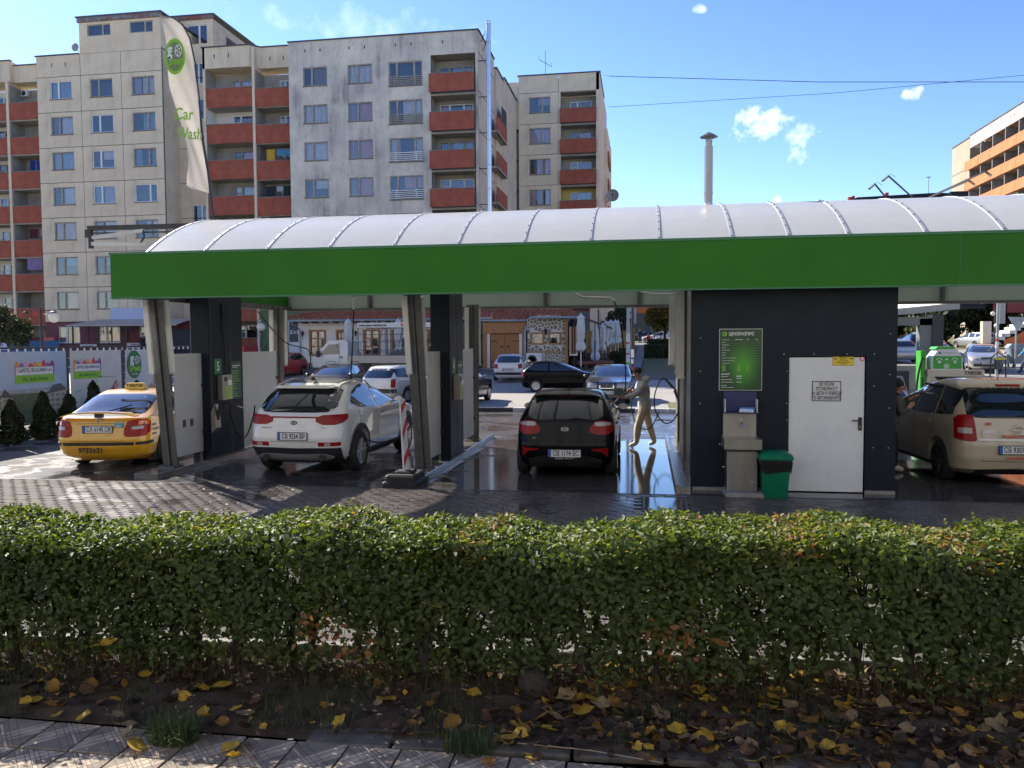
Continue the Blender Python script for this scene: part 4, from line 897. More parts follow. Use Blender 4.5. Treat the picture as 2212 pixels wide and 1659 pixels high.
# green bin with bag
gb = thing('waste_bin', (1.88,12.5,0), 'green plastic litter bin with black liner between the sink and the white door', 'waste bin')
def rr(x0,x1,y0,y1,z,r,n=4):
    o = []
    for cx,cy,a0 in ((x1-r,y1-r,0),(x0+r,y1-r,90),(x0+r,y0+r,180),(x1-r,y0+r,270)):
        for k in range(n+1): a = R(a0+90*k/n); o.append((cx+r*math.cos(a),cy+r*math.sin(a),z))
    return o
MB().mat('bin').rings([rr(1.725,2.065,12.33,12.66,.0,.05),rr(1.72,2.07,12.32,12.67,.03,.05),rr(1.69,2.11,12.27,12.72,.57,.06)]).build('body', gb, smooth=40)
ly = [rr(1.685,2.115,12.265,12.725,.40,.06),rr(1.68,2.12,12.26,12.73,.47,.06),rr(1.665,2.13,12.25,12.745,.52,.06),rr(1.67,2.125,12.25,12.74,.58,.06)]
ly[0] = [(x,y,z+.035*math.sin(i*1.7)) for i,(x,y,z) in enumerate(ly[0])]; ly[1] = [(x+.008*math.sin(i*2.1),y+.01*math.sin(i*3),z) for i,(x,y,z) in enumerate(ly[1])]
MB().mat('bag').rings(ly).build('bin_liner', gb, smooth=60)
ld = MB().mat('bin').rings([rr(1.655,2.14,12.24,12.75,.575,.07),rr(1.65,2.145,12.235,12.755,.60,.07),rr(1.67,2.125,12.26,12.73,.645,.07),rr(1.73,2.06,12.34,12.66,.685,.05)])
ld.box(1.84,12.232,.60,1.96,12.25,.66); ld.build('lid', gb, smooth=40)
# traffic baffle board on its rubber foot
wb = thing('warning_beacon_board', (-3.82,12.85,0), 'red and white warning board tilted on a black rubber foot', 'warning board')
MB().mat('rubber').bbox(-4.16,12.42,0,-3.58,13.12,.10,.03).bbox(-4.12,12.46,.10,-3.62,13.08,.20,.03).bbox(-4.0,12.6,.2,-3.72,12.95,.24,.02).box(-4.17,12.5,.02,-4.12,12.6,.14).box(-4.17,12.9,.02,-4.12,13.0,.14).build('rubber_foot', wb)
bd = MB().mat('kerbw')
d = Vector((.35,.94,0)).normalized()
for q,(za,zb) in enumerate(((.24,.36),(.36,.72),(.72,1.08),(1.08,1.38))): 
    pass
def board_pt(u, z): return (-3.86+d.x*u-.03*(1.3-z)*0-.05*(z-.24)*.9, 12.70+d.y*u, z)
bd.add([board_pt(0,.24),board_pt(.13,.24),board_pt(.13,1.40),board_pt(0,1.42)]+[tuple(Vector(board_pt(a,b))+Vector((-.03,.01,0))) for a,b in ((0,.24),(.13,.24),(.13,1.40),(0,1.42))], [(0,1,2,3),(7,6,5,4),(0,3,7,4),(1,5,6,2),(3,2,6,7),(0,4,5,1)]); bd.build('board', wb)
sp_ = MB().mat('red')
for (za,zb,zc2,zd) in ((.30,.48,.62,.44),(.72,.98,1.12,.86),(1.16,1.30,1.38,1.30)):
    sp_.add([tuple(Vector(board_pt(a,b))+Vector((.004,-.003,0))) for a,b in ((0,za),(.13,zb),(.13,zc2),(0,zd))], [(0,1,2,3)])
sp_.build('stripe', wb, fix=False)
# roof chimney
MT['flue'] = mat('dull_flue', (.30,.29,.28), .3, metal=.75, var=.2, scale=4, stretch=(3,3,.3))
ch_ = thing('roof_chimney', (1.17,16,4.7), 'slim steel chimney with a conical cap rising through the canopy roof', 'chimney')
MB().mat('flue').tube([(1.17,16,4.6),(1.17,16,5.98)],.078,20).mat('flue').lathe([(.085,0),(.085,.03),(.078,.035)],(1.17,16,5.1),20).build('pipe', ch_, smooth=50)
MB().mat('foil').lathe([(.13,-.02),(.10,.06),(.082,.16)], (1.17,16,4.76), 20).build('skirt', ch_, smooth=50)
MB().mat('flue').tube([(1.17,16,5.98),(1.17,16,6.1)],.062,20).build('neck', ch_, smooth=50)
cp_ = MB().mat('steel').lathe([(.165,.0),(.16,-.01),(.0,.0)],(1.17,16,6.16),20).lathe([(.17,0),(.085,.055),(.0,.10)],(1.17,16,6.155),20)
for a in range(3): cp_.tube([(1.17+.06*math.cos(a*2.1),16+.06*math.sin(a*2.1),6.08),(1.17+.09*math.cos(a*2.1),16+.09*math.sin(a*2.1),6.17)],.004,4)
cp_.build('cap', ch_, smooth=50)
# ================================================================== FLAG
fg = thing('feather_flag', (-10.9,20.2,0), 'pale feather banner with round green logo leaning left behind the canopy', 'feather flag')
re_ = [(-11.18,5.46),(-11.33,6.79),(-11.47,7.68),(-11.53,8.74),(-11.62,9.63),(-11.74,10.24),(-11.93,10.60),(-12.23,10.83),(-12.56,10.90)]
le_ = [(-11.33,6.25),(-11.62,6.29),(-11.93,6.38),(-11.95,6.7),(-11.91,6.99),(-11.92,7.52),(-12.00,8.06),(-12.11,8.49),(-12.27,9.00),(-12.37,9.57),(-12.43,10.10),(-12.53,10.74)]
def at_z(poly, z):
    zs = [p[1] for p in poly]; xs = [p[0] for p in poly]; return float(np.interp(z, zs, xs))
le2 = [(-11.30,6.25),(-11.93,6.40)]+le_[3:]+[(-12.56,10.9)]
vs=[];fs=[];nz_=40;nx_=10
for j in range(nz_+1):
    z = 6.25+(10.89-6.25)*j/nz_; a = at_z(le2, z); b = at_z(re_, z)
    for i in range(nx_+1):
        u = i/nx_; vs.append((a+(b-a)*u, 20+.10*math.sin(u*3.1+j*.22)*(1-u)+.03*math.sin(u*9+j*.5)*math.sin(math.pi*u), z))
for j in range(nz_):
    for i in range(nx_): q = j*(nx_+1)+i; fs.append((q,q+1,q+nx_+2,q+nx_+1))
MB().mat(mat('flag_cloth', (.50,.46,.41), .8, tl=.45, var=.08, scale=2)).add(vs,fs).build('cloth', fg, smooth=80, fix=False)
MB().mat('iron').tube([(-10.75,20.03,0),(-10.95,20.03,3),(-11.18,20.03,5.46)]+[(x+.02,20.03,z) for x,z in re_[1:]],[.035]*5+[.018]*6,6).build('pole', fg, smooth=50)
def disc(mb, cx, y, cz, rx, rz, n=28): return mb.add([(cx+rx*math.cos(2*math.pi*k/n),y,cz+rz*math.sin(2*math.pi*k/n)) for k in range(n)],[tuple(range(n))[::-1]])
def go_green(parent, cx, y, cz, rx, rz, faded=False):
    c1 = 'inkg' if faded else 'dgreen'
    disc(MB().mat(c1), cx, y, cz, rx, rz).build('logo_disc', parent, fix=False)
    if faded: disc(MB().mat(mat('logo_grey', (.17,.24,.13), .7)), cx, y-.004, cz, rx*.78, rz*.8).build('logo_core', parent, fix=False)
    s = rz
    c2 = 'inkw'; c3 = 'inkg' if faded else 'inkg'
    text('g', s*.95, (cx-rx*.45,y-.01,cz+s*.36), c2, parent, bold=.03, sx=rx/rz*1.1)
    rg = MB().mat(c2)
    for k in range(20):
        a0, a1 = 2*math.pi*k/20, 2*math.pi*(k+1)/20; f1, f2 = .34, .28
        P = lambda a, f: (cx+rx*.38+rx*f*math.cos(a), y-.01, cz+s*.30+rz*f*math.sin(a))
        rg.add([P(a0,f2),P(a1,f2),P(a1,f1),P(a0,f1)],[(0,1,2,3)])
    for k in range(5):
        a = 2*math.pi*k/5; b = a+.5
        P = lambda a, f: (cx+rx*.38+rx*f*math.cos(a), y-.01, cz+s*.30+rz*f*math.sin(a))
        rg.add([P(a,.04),P(a+.9,.10),P(b+.25,.29),P(b-.05,.29)],[(0,1,2,3)])
    rg.build('logo_wheel', parent, fix=False)
    text('Green', s*.62, (cx,y-.01,cz-s*.28), c3, parent, bold=.03, sx=rx/rz*1.0)
    text('Car Wash', s*.2, (cx,y-.01,cz-s*.66), c2 if not faded else c3, parent, bold=.01, sx=rx/rz)
go_green(fg, -12.03, 19.80, 9.73, .29, .46, True)
text('Car', .42, (-11.83,19.82,8.25), 'inkg', fg, (90,6,0), bold=.012, sx=.85); text('Wash', .42, (-11.68,19.82,7.74), 'inkg', fg, (90,6,0), bold=.012, sx=.72)
# folding awning arm sticking out at the left end
am = thing('awning_arm', (-11,17,4.6), 'folding awning arm projecting left from the end of the canopy roof', 'awning')
MB().mat('iron').bar((-12.58,17,4.96),(-8.6,17.4,5.0),.14,.10).bar((-12.6,17,4.85),(-10.4,17.1,4.84),.05,.03).box(-12.65,16.95,4.75,-12.5,17.05,4.93).bar((-8.7,17.4,4.98),(-8.7,17.4,4.2),.06,.06).build('beam', am)
MB().mat('tube').bar((-12.45,16.95,4.74),(-11.15,16.9,4.86),.07,.07).bar((-12.50,16.95,4.60),(-11.0,16.8,4.53),.08,.08).build('arm', am)
MB().mat('iron').lathe([(.06,-.12),(.06,.12),(0,.12)],(-12.5,16.95,4.62),10).tube([(-11.15,16.9,4.86),(-11.1,16.85,4.7),(-11.18,16.8,4.54)],.02,5).build('hinge', am)
# aerial cables
for pts, lb in (([(-4.2,76,26.6),(-1.3,30,11.82),(5.78,30,11.22),(12.41,30,10.85),(30,30,10.5)],'dark cable sagging across the upper right sky'),([(-4,76,24),(-1.3,30,10.73),(6.40,30,10.81),(12.40,30,11.07),(30,30,12.2)],'thin cable rising to the right across the sky')):
    prop(MB().mat('iron').tube(pts, .012 if 'dark' in lb else .008, 5).build('overhead_cable'), lb, 'cable')
# ================================================================== CARS
class Shape:
    # a car body as a stack of horizontal outlines; every lamp, window and trim is laid on this surface
    def __init__(s, lv, bulr=.07, bulf=.16, taper=.05):
        s.lv = np.array([[*l[:4], l[4] if len(l) > 4 else .28, l[5] if len(l) > 5 else .42] for l in lv], float); s.bulr, s.bulf, s.taper = bulr, bulf, taper
        s.ym = (s.lv[:,1].min()+s.lv[:,2].max())/2; s.hl = (s.lv[:,2].max()-s.lv[:,1].min())/2
        zz = s.lv[:,0]; s.cache = {}
    def par(s, z): return [np.interp(z, s.lv[:,0], s.lv[:,k]) for k in range(1,6)]
    def out(s, z):
        key = round(float(z), 4)
        if key in s.cache: return s.cache[key]
        yr, yf, w, rc, rf = s.par(z); rc = min(rc, w*.8); rf = min(rf, w*.8)
        L = yf-yr; br = min(s.bulr, L*.1); bf = min(s.bulf, L*.12); P = []
        for t in np.linspace(0, 1, 7)[:-1]: x = (w-rc)*t; P.append((x, yr+br*.55*(x/w)**2))
        y0 = yr+br*.55*((w-rc)/w)**2
        rcy = min(rc*1.0, L*.25)
        for a in np.linspace(0, 90, 8): P.append((w-rc+rc*math.sin(R(a)), y0+rcy*(1-math.cos(R(a)))))
        y1 = yf-bf*.55*((w-rf)/w)**2; rfy = min(rf*1.15, L*.3)
        ya, yb = y0+rcy, y1-rfy
        for t in np.linspace(0, 1, 37)[1:-1]: P.append((w, ya+(yb-ya)*t))
        for a in np.linspace(0, 90, 9): P.append((w-rf+rf*math.cos(R(a)), yb+rfy*math.sin(R(a))))
        for t in np.linspace(1, 0, 7)[1:]: x = (w-rf)*t; P.append((x, yf-bf*.55*(x/w)**2))
        P = np.array(P); P[:,0] *= 1-s.taper*np.abs((P[:,1]-s.ym)/s.hl)**2.5
        sl = np.concatenate([[0], np.cumsum(np.hypot(*np.diff(P, axis=0).T))]); s.cache[key] = (P, sl); return P, sl
    def pt(s, z, q):                      # q = arc length from the rear centre
        P, sl = s.out(z); return np.array([np.interp(q, sl, P[:,0]), np.interp(q, sl, P[:,1]), z])
    def q_of(s, mode, c, z):
        P, sl = s.out(z)
        if mode == 'r':                   # lateral distance on the rear face
            return abs(c)
        if mode == 'f':
            return sl[-1]-abs(c)
        return np.interp(c, P[:,1], sl)   # side: by length
    def on(s, mode, c, z, sgn, off):
        def p(c, z):
            q = s.q_of('s', c, z) if mode == 's' else s.q_of(mode, c, z)
            v = s.pt(z, q); return v
        v = p(c, z); P, sl = s.out(z)
        q = s.q_of(mode, c, z); e = .01
        a = s.pt(z, min(q+e, sl[-1])); b = s.pt(z, max(q-e, 0)); t1 = a-b
        up_ = s.pt(z+e, s.out(z+e)[1][-1]*q/sl[-1]); dn = s.pt(z-e, s.out(z-e)[1][-1]*q/sl[-1]); t2 = up_-dn
        n = np.cross(t1, t2); n /= (np.linalg.norm(n)+1e-9)
        cent = np.array([0, s.ym, z]);
        if np.dot(n, v-cent) < 0: n = -n
        v = v+n*off
        sg = (1 if c >= 0 else -1) if mode in 'rf' else sgn
        return (v[0]*sg, v[1], v[2])
    def top(s, x, y):
        lo, hi = s.lv[0,0], s.lv[-1,0]
        zs = np.linspace(hi, hi-.75, 60)
        for z in zs:
            P, _ = s.out(z)
            if P[0,1] < y < P[-1,1] and abs(x) <= np.interp(y, P[:,1], P[:,0]): return z
        return zs[-1]
    def body(s, m, arches, ra):
        zz = []
        L = s.lv[:,0]
        for a, b in zip(L[:-1], L[1:]): n = max(1, int((b-a)/.045)); zz += list(np.linspace(a, b, n+1)[:-1])
        zz.append(L[-1]); mb = MB().mat('black').mat('rubber').mat('black'); rings = []
        for z in zz:
            P, _ = s.out(z); R_ = [(x,y,z) for x,y in P]; rings.append(R_+[(-x,y,z) for x,y in P[1:-1][::-1]])
        yr, yf, w = s.par(L[-1])[:3]; mid = (yr+yf)/2
        top1 = [(x*.6, mid+(y-mid)*.72, L[-1]+.018) for x,y,z in rings[-1]]; rings.append(top1)
        mb.rings(rings)
        me = mb.mesh('body')
        bm = bmesh.new(); bm.from_mesh(me); bmesh.ops.recalc_face_normals(bm, faces=bm.faces); bm.to_mesh(me); bm.free()
        o = bpy.data.objects.new('tmp', me); COL.objects.link(o)
        cm = MB(); cm.mats = ['black', 'rubber']; cm.cm = 1
        for ay in arches:
            for sg in (1,-1):
                n = 22; r_ = ra; pts = [(ay+r_*math.cos(2*math.pi*k/n), r_*.93+r_*math.sin(2*math.pi*k/n)) for k in range(n)]
                pts = [(y_, z_) for y_, z_ in pts]
                cm.prism(pts, sg*.60, sg*1.2, 'yz')
        cme = cm.mesh('cut'); bm = bmesh.new(); bm.from_mesh(cme); bmesh.ops.recalc_face_normals(bm, faces=bm.faces); bm.to_mesh(cme); bm.free()
        co = bpy.data.objects.new('cut', cme); COL.objects.link(co)
        md = o.modifiers.new('b', 'BOOLEAN'); md.operation = 'DIFFERENCE'; md.object = co; md.solver = 'EXACT'
        dg = bpy.context.evaluated_depsgraph_get(); dg.update(); r = bpy.data.meshes.new_from_object(o.evaluated_get(dg))
        bpy.data.objects.remove(o); bpy.data.objects.remove(co); r.name = 'body'
        smooth_(r, 32); return r
def interp_cols(cols, n):
    cs = np.array(cols, float); t = np.linspace(0, len(cs)-1, n); return [[np.interp(v, range(len(cs)), cs[:,k]) for k in range(3)] for v in t]
def patch(sh, mode, cols, m, off=.005, sgn=1, n=None, rows=5, thick=None, name='panel', parent=None, smooth=50):
    # cols: (c, z0, z1) along the surface
    n = n or max(6, len(cols)*4); C = interp_cols(cols, n); vs=[]; fs=[]
    for c,a,b in C:
        for j in range(rows+1): vs.append(sh.on(mode, c, a+(b-a)*j/rows, sgn, off))
    for i in range(n-1):
        for j in range(rows): q = i*(rows+1)+j; fs.append((q,q+rows+1,q+rows+2,q+1))
    base = len(vs); brd = [i*(rows+1) for i in range(n)]+[(n-1)*(rows+1)+j for j in range(1,rows+1)]+[i*(rows+1)+rows for i in range(n-2,-1,-1)]+[j for j in range(rows-1,0,-1)]
    for q in brd:
        i, j = divmod(q, rows+1); c,a,b = C[i]; vs.append(sh.on(mode, c, a+(b-a)*j/rows, sgn, -.01))
    for k in range(len(brd)): k2 = (k+1) % len(brd); fs.append((brd[k], brd[k2], base+k2, base+k))
    return _loc(MB().mat(m).add(vs, fs), name, parent, smooth)
def _loc(mb, name, parent, smooth=None):
    me = mb.mesh(name); bm = bmesh.new(); bm.from_mesh(me); bmesh.ops.recalc_face_normals(bm, faces=bm.faces); bm.to_mesh(me); bm.free()
    if smooth: smooth_(me, smooth)
    o = bpy.data.objects.new(name, me); COL.objects.link(o); o.parent = parent; return o
WH = {}
def wheel_meshes(r, w, style):
    k = (r, w, style)
    if k in WH: return WH[k]
    t = MB().mat('rubber').lathe([(r*.66,-w/2),(r*.9,-w/2),(r*.97,-w*.42),(r,-w*.3),(r,w*.3),(r*.97,w*.42),(r*.9,w/2),(r*.66,w/2),(r*.64,w*.3),(r*.64,-w*.3)], (0,0,0), 28, 'x'); tm = t.mesh('tyre')
    bm = bmesh.new(); bm.from_mesh(tm); bmesh.ops.recalc_face_normals(bm, faces=bm.faces); bm.to_mesh(tm); bm.free(); smooth_(tm, 35)
    mr = {'alloy':'rim','dark':'rimd','cap':'silverp'}[style]
    m = MB().mat('black').lathe([(0,w*.10),(r*.62,w*.10),(r*.66,w*.3)], (0,0,0), 24, 'x').mat(mr).lathe([(r*.60,w*.44),(r*.68,w*.50),(r*.70,w*.46),(r*.66,w*.2),(r*.6,w*.2)], (0,0,0), 28, 'x')
    if style == 'cap':
        m.lathe([(r*.60,w*.3),(r*.5,w*.40),(r*.15,w*.43),(0,w*.44)], (0,0,0), 24, 'x').mat('black')
        for q in range(9): a = q*2*math.pi/9; m.box(w*.405,r*.42*math.cos(a)-.016,r*.42*math.sin(a)-.016,w*.425,r*.42*math.cos(a)+.016,r*.42*math.sin(a)+.016)
    else:
        for q in range(5):
            a = q*2*math.pi/5+.3
            for da in ((-.16,.16) if style == 'alloy' else (-.11,.11)):
                c1, c2 = a+da*.3, a+da*1.3
                m.bar((w*.40, r*.10*math.cos(c1), r*.10*math.sin(c1)), (w*.44, r*.63*math.cos(c2), r*.63*math.sin(c2)), .045*r/.33, .03)
        m.lathe([(r*.17,w*.36),(r*.17,w*.46),(r*.10,w*.48),(0,w*.48)], (0,0,0), 14, 'x').mat('black').lathe([(r*.05,w*.481),(0,w*.482)], (0,0,0), 8, 'x')
    rm = m.mesh('rim'); bm = bmesh.new(); bm.from_mesh(rm); bmesh.ops.recalc_face_normals(bm, faces=bm.faces); bm.to_mesh(rm); bm.free(); smooth_(rm, 30)
    WH[k] = (tm, rm); return WH[k]
def plate(parent, y, z, txt, facing=-1, w=.52, h=.115, sub=None, x=0):
    xa = x-w/2 if facing < 0 else x+w/2-.045
    mb = MB().mat('ink').box(x-w/2-.012,y-.006,z-h/2-.012,x+w/2+.012,y+.006,z+h/2+.012)
    ys = (y-.009, y-.006) if facing < 0 else (y+.006, y+.009); mb.mat('platew').box(x-w/2,ys[0],z-h/2,x+w/2,ys[1],z+h/2)
    ys = (y-.0105, y-.009) if facing < 0 else (y+.009, y+.0105); mb.mat('plateb').box(xa,ys[0],z-h/2,xa+.045,ys[1],z+h/2)
    p = _loc(mb, 'number_plate', parent)
    if txt: text(txt, .118, (x+.026*(-facing), y+facing*.0115, z-.002), 'ink', p, (90,0,0 if facing < 0 else 180), bold=.015, ext=.0006, sx=.70 if len(txt) > 7 else .8, local=True)
    if sub: text(sub, .028, (x, y+facing*.008, z-h/2-.024), 'inkw', p, (90,0,0 if facing < 0 else 180), ext=.0005, local=True)
    return p
def car(sp, loc, heading, label, paintm, group=None, detail=2, cat='car', plates=None, glass='carglass'):
    """sp: body spec. detail 2 = near, 1 = middle distance"""
    key = sp['name']+paintm.name
    t = thing(sp.get('kindname', 'parked_car'), loc, label, cat, group, R(heading))
    sh = sp.get('_sh') or Shape(sp['lv'], sp.get('bulr',.07), sp.get('bulf',.16), sp.get('taper',.05)); sp['_sh'] = sh
    wb, tr, r, ww = sp['wb'], sp['track'], sp['r'], sp.get('ww',.2)
    if sp.get('_body') is None: sp['_body'] = sh.body('black', (0, wb), r+.055)
    me = sp['_body'].copy(); me.materials.clear(); me.materials.append(paintm); me.materials.append(MT['black'])
    b = bpy.data.objects.new('body', me); COL.objects.link(b); b.parent = t
    P = lambda mode, cols, m, **k: patch(sh, mode, cols, m, parent=k.pop('parent', t), **k)
    # glass: rubber surround below, pane above it
    rw = sp['rear_glass']
    def glassy(mode, cols, name, sgn=1, grow=.018, pm=glass, rub='rubber'):
        big = [(c+(grow if i == len(cols)-1 else -grow if i == 0 else 0), a-grow, b_+grow) for i,(c,a,b_) in enumerate(cols)]
        s_ = P(mode, big, rub, off=.002, sgn=sgn, name='window_seal'); g_ = P(mode, cols, pm, off=.006, sgn=sgn, name=name, n=14)
        s_.parent = g_; return g_
    g = glassy('r', [(-c,a,b_) for c,a,b_ in rw[::-1]]+[x for x in rw if x[0] > 0], 'rear_window')
    if 'front_glass' in sp: fg_ = sp['front_glass']; glassy('f', [(-c,a,b_) for c,a,b_ in fg_[::-1]]+[x for x in fg_ if x[0] > 0], 'windscreen')
    for cols in sp['side_glass']:
        for sg in (1,-1): glassy('s', cols, 'side_window', sg, .014, rub=sp.get('rub','rubber'))
    for (mode, cols, m, off, nm, both) in sp.get('patches', []):
        for sg in ((1,-1) if both else (1,)):
            if mode in 'rf' and both: P(mode, [(c*sg,a,b_) for c,a,b_ in (cols if sg > 0 else cols[::-1])], m, off=off, name=nm)
            else: P(mode, cols, m, off=off, sgn=sg, name=nm)
    tm, rm = wheel_meshes(r, ww, sp.get('rim','alloy'))
    for y in (0, wb):
        for sg in (1,-1):
            wo = bpy.data.objects.new('wheel', tm); COL.objects.link(wo); wo.parent = t; wo.location = (sg*(tr/2), y, r)
            if sg < 0: wo.rotation_euler = (0,0,math.pi)
            if y and sp.get('steer'): wo.rotation_euler.z += R(sp['steer'])
            ro = bpy.data.objects.new('rim', rm); COL.objects.link(ro); ro.parent = wo
    # mirrors
    my, mz = sp['mirror']
    for sg in (1,-1):
        x = abs(sh.on('s', my, mz, 1, 0)[0])
        vs = []; L = []
        for yy, sc in ((-.055,.86),(-.03,1),(.04,.92),(.09,.5)): L.append([(sg*(x+.13+.10*sc*math.cos(a*math.pi/5)), my+yy+.02, mz+.035+.065*sc*math.sin(a*math.pi/5)) for a in range(10)])
        m_ = MB().mat(paintm if sp.get('mirpaint', True) else 'black').rings(L).mat('black').bar((sg*(x-.02),my+.03,mz-.01),(sg*(x+.08),my+.02,mz),.05,.03).mat('chrome').add([(a,b_-.002,c) for a,b_,c in L[0]],[tuple(range(10))]); _loc(m_, 'mirror', t, 50)
    # underside
    _loc(MB().mat('black').box(-tr/2+.12,.45,.17,tr/2-.12,wb-.45,.3).box(-tr/2+.13,-.4,.2,tr/2-.13,.4,.34), 'underbody', t)
    if detail >= 2:
        for ys in sp.get('seams', []): 
            for sg in (1,-1): P('s', [(ys[0],ys[1],ys[2]),(ys[0]+.012,ys[1],ys[2])], 'rubber', off=.0015, sgn=sg, n=2, name='door_seam', rows=8)
        for (hy, hz) in sp.get('handles', []):
            for sg in (1,-1): P('s', [(hy-.09,hz-.012,hz+.014),(hy,hz-.018,hz+.018),(hy+.09,hz-.012,hz+.014)], sp.get('handlem', paintm), off=.028, sgn=sg, name='door_handle')
    return t, sh
LV = dict(
 hatch=[(.17,-.46,3.28,.70),(.26,-.58,3.38,.80),(.42,-.66,3.42,.845),(.58,-.68,3.42,.858),(.70,-.63,3.36,.86),(.80,-.60,3.22,.857),(.90,-.58,2.86,.848),(.97,-.56,2.40,.835,.28,.4),(1.02,-.53,2.20,.81),(1.12,-.44,1.98,.765),(1.24,-.30,1.68,.70),(1.34,-.16,1.38,.645),(1.41,.0,1.08,.59),(1.445,.18,.80,.52)],
 suv=[(.22,-.60,3.42,.78),(.32,-.74,3.54,.88),(.48,-.84,3.58,.915),(.66,-.87,3.58,.925),(.80,-.84,3.54,.925),(.95,-.80,3.44,.92),(1.04,-.77,3.05,.91),(1.10,-.74,2.55,.89,.3,.45),(1.16,-.70,2.30,.865),(1.28,-.60,2.02,.80),(1.40,-.46,1.72,.735),(1.50,-.30,1.40,.675),(1.58,-.08,1.02,.61),(1.615,.15,.75,.55)],
 sedan=[(.17,-.78,3.22,.70),(.27,-.92,3.34,.80),(.42,-1.0,3.38,.83),(.58,-1.02,3.38,.84),(.70,-.98,3.32,.842),(.80,-.95,3.10,.84),(.90,-.93,2.62,.835),(.955,-.88,2.30,.825,.3,.4),(1.0,-.62,2.16,.80),(1.08,-.38,1.98,.755),(1.18,-.16,1.74,.70),(1.28,.08,1.48,.645),(1.36,.34,1.22,.59),(1.395,.55,1.0,.54)],
 mpv=[(.17,-.55,3.40,.74),(.27,-.72,3.52,.84),(.45,-.80,3.56,.868),(.65,-.82,3.54,.875),(.80,-.80,3.46,.875),(.95,-.78,3.20,.87),(1.04,-.76,2.75,.858),(1.10,-.74,2.45,.84),(1.22,-.68,2.12,.80),(1.34,-.60,1.80,.75),(1.46,-.56,1.45,.715),(1.55,-.50,1.15,.68),(1.62,-.40,.85,.635),(1.655,-.22,.6,.57)],
 estate=[(.17,-.78,3.18,.68),(.27,-.92,3.30,.77),(.42,-.98,3.33,.815),(.58,-1.0,3.33,.825),(.70,-.98,3.27,.828),(.80,-.97,3.05,.825),(.90,-.95,2.6,.82),(.95,-.94,2.25,.805),(1.04,-.90,2.04,.77),(1.16,-.82,1.76,.72),(1.27,-.74,1.48,.675),(1.35,-.64,1.2,.64),(1.40,-.48,.95,.59)],
 boxy=[(.17,-.78,3.30,.70),(.27,-.90,3.42,.79),(.42,-.96,3.45,.825),(.60,-.98,3.45,.83),(.74,-.97,3.42,.832),(.83,-.96,3.36,.83),(.90,-.94,2.75,.825),(.95,-.90,2.32,.81),(1.0,-.58,2.18,.785),(1.12,-.34,1.92,.735),(1.24,-.10,1.62,.68),(1.32,.10,1.40,.645),(1.38,.38,1.10,.59)],
 old=[(.18,-.55,3.10,.66),(.27,-.66,3.20,.74),(.42,-.70,3.24,.795),(.58,-.71,3.24,.80),(.70,-.70,3.18,.80),(.80,-.69,2.95,.80),(.88,-.68,2.50,.79),(.94,-.66,2.12,.77),(1.04,-.56,1.92,.73),(1.16,-.42,1.62,.68),(1.28,-.28,1.32,.63),(1.35,-.14,1.05,.585),(1.385,.1,.8,.53)],
)
SP = {}
SP['rio'] = dict(name='rio', kindname='hatchback_car', lv=LV['hatch'], wb=2.57, track=1.52, r=.31, ww=.205, rim='alloy',
  rear_glass=[(0,.99,1.335),(.30,.99,1.335),(.52,1.0,1.325),(.64,1.06,1.29)], front_glass=[(0,1.02,1.39),(.5,1.03,1.38),(.66,1.05,1.33)],
  side_glass=[[(-.02,1.08,1.12),(.25,1.02,1.27),(.62,1.01,1.36),(.95,1.0,1.385)],[(1.03,1.0,1.385),(1.30,1.0,1.37),(1.65,1.0,1.24),(1.98,1.0,1.06)]],
  mirror=(1.86,1.01), seams=[(1.0,.30,.98),(.14,.66,.98),(2.06,.3,.95)], handles=[(.30,.88),(1.18,.87)],
  patches=[('r',[(.42,.80,.86),(.50,.76,.97),(.62,.75,.98),(.74,.76,.97),(.85,.81,.94)],'lampred',.012,'tail_lamp',True),
           ('r',[(.50,.90,.955),(.60,.895,.965),(.72,.90,.955),(.80,.91,.94)],'lampclr',.016,'lamp_lens',True),
           ('r',[(.45,.50,.525),(.62,.48,.53),(.70,.40,.54),(.74,.39,.54)],'lampred',.008,'rear_reflector',True),
           ('r',[(-.62,.17,.34),(-.40,.2,.40),(0,.2,.42),(.40,.2,.40),(.62,.17,.34)],'black',.010,'bumper_insert',False),
           ('r',[(-.16,1.355,1.38),(.16,1.355,1.38)],'lampred',.02,'brake_lamp',False)])
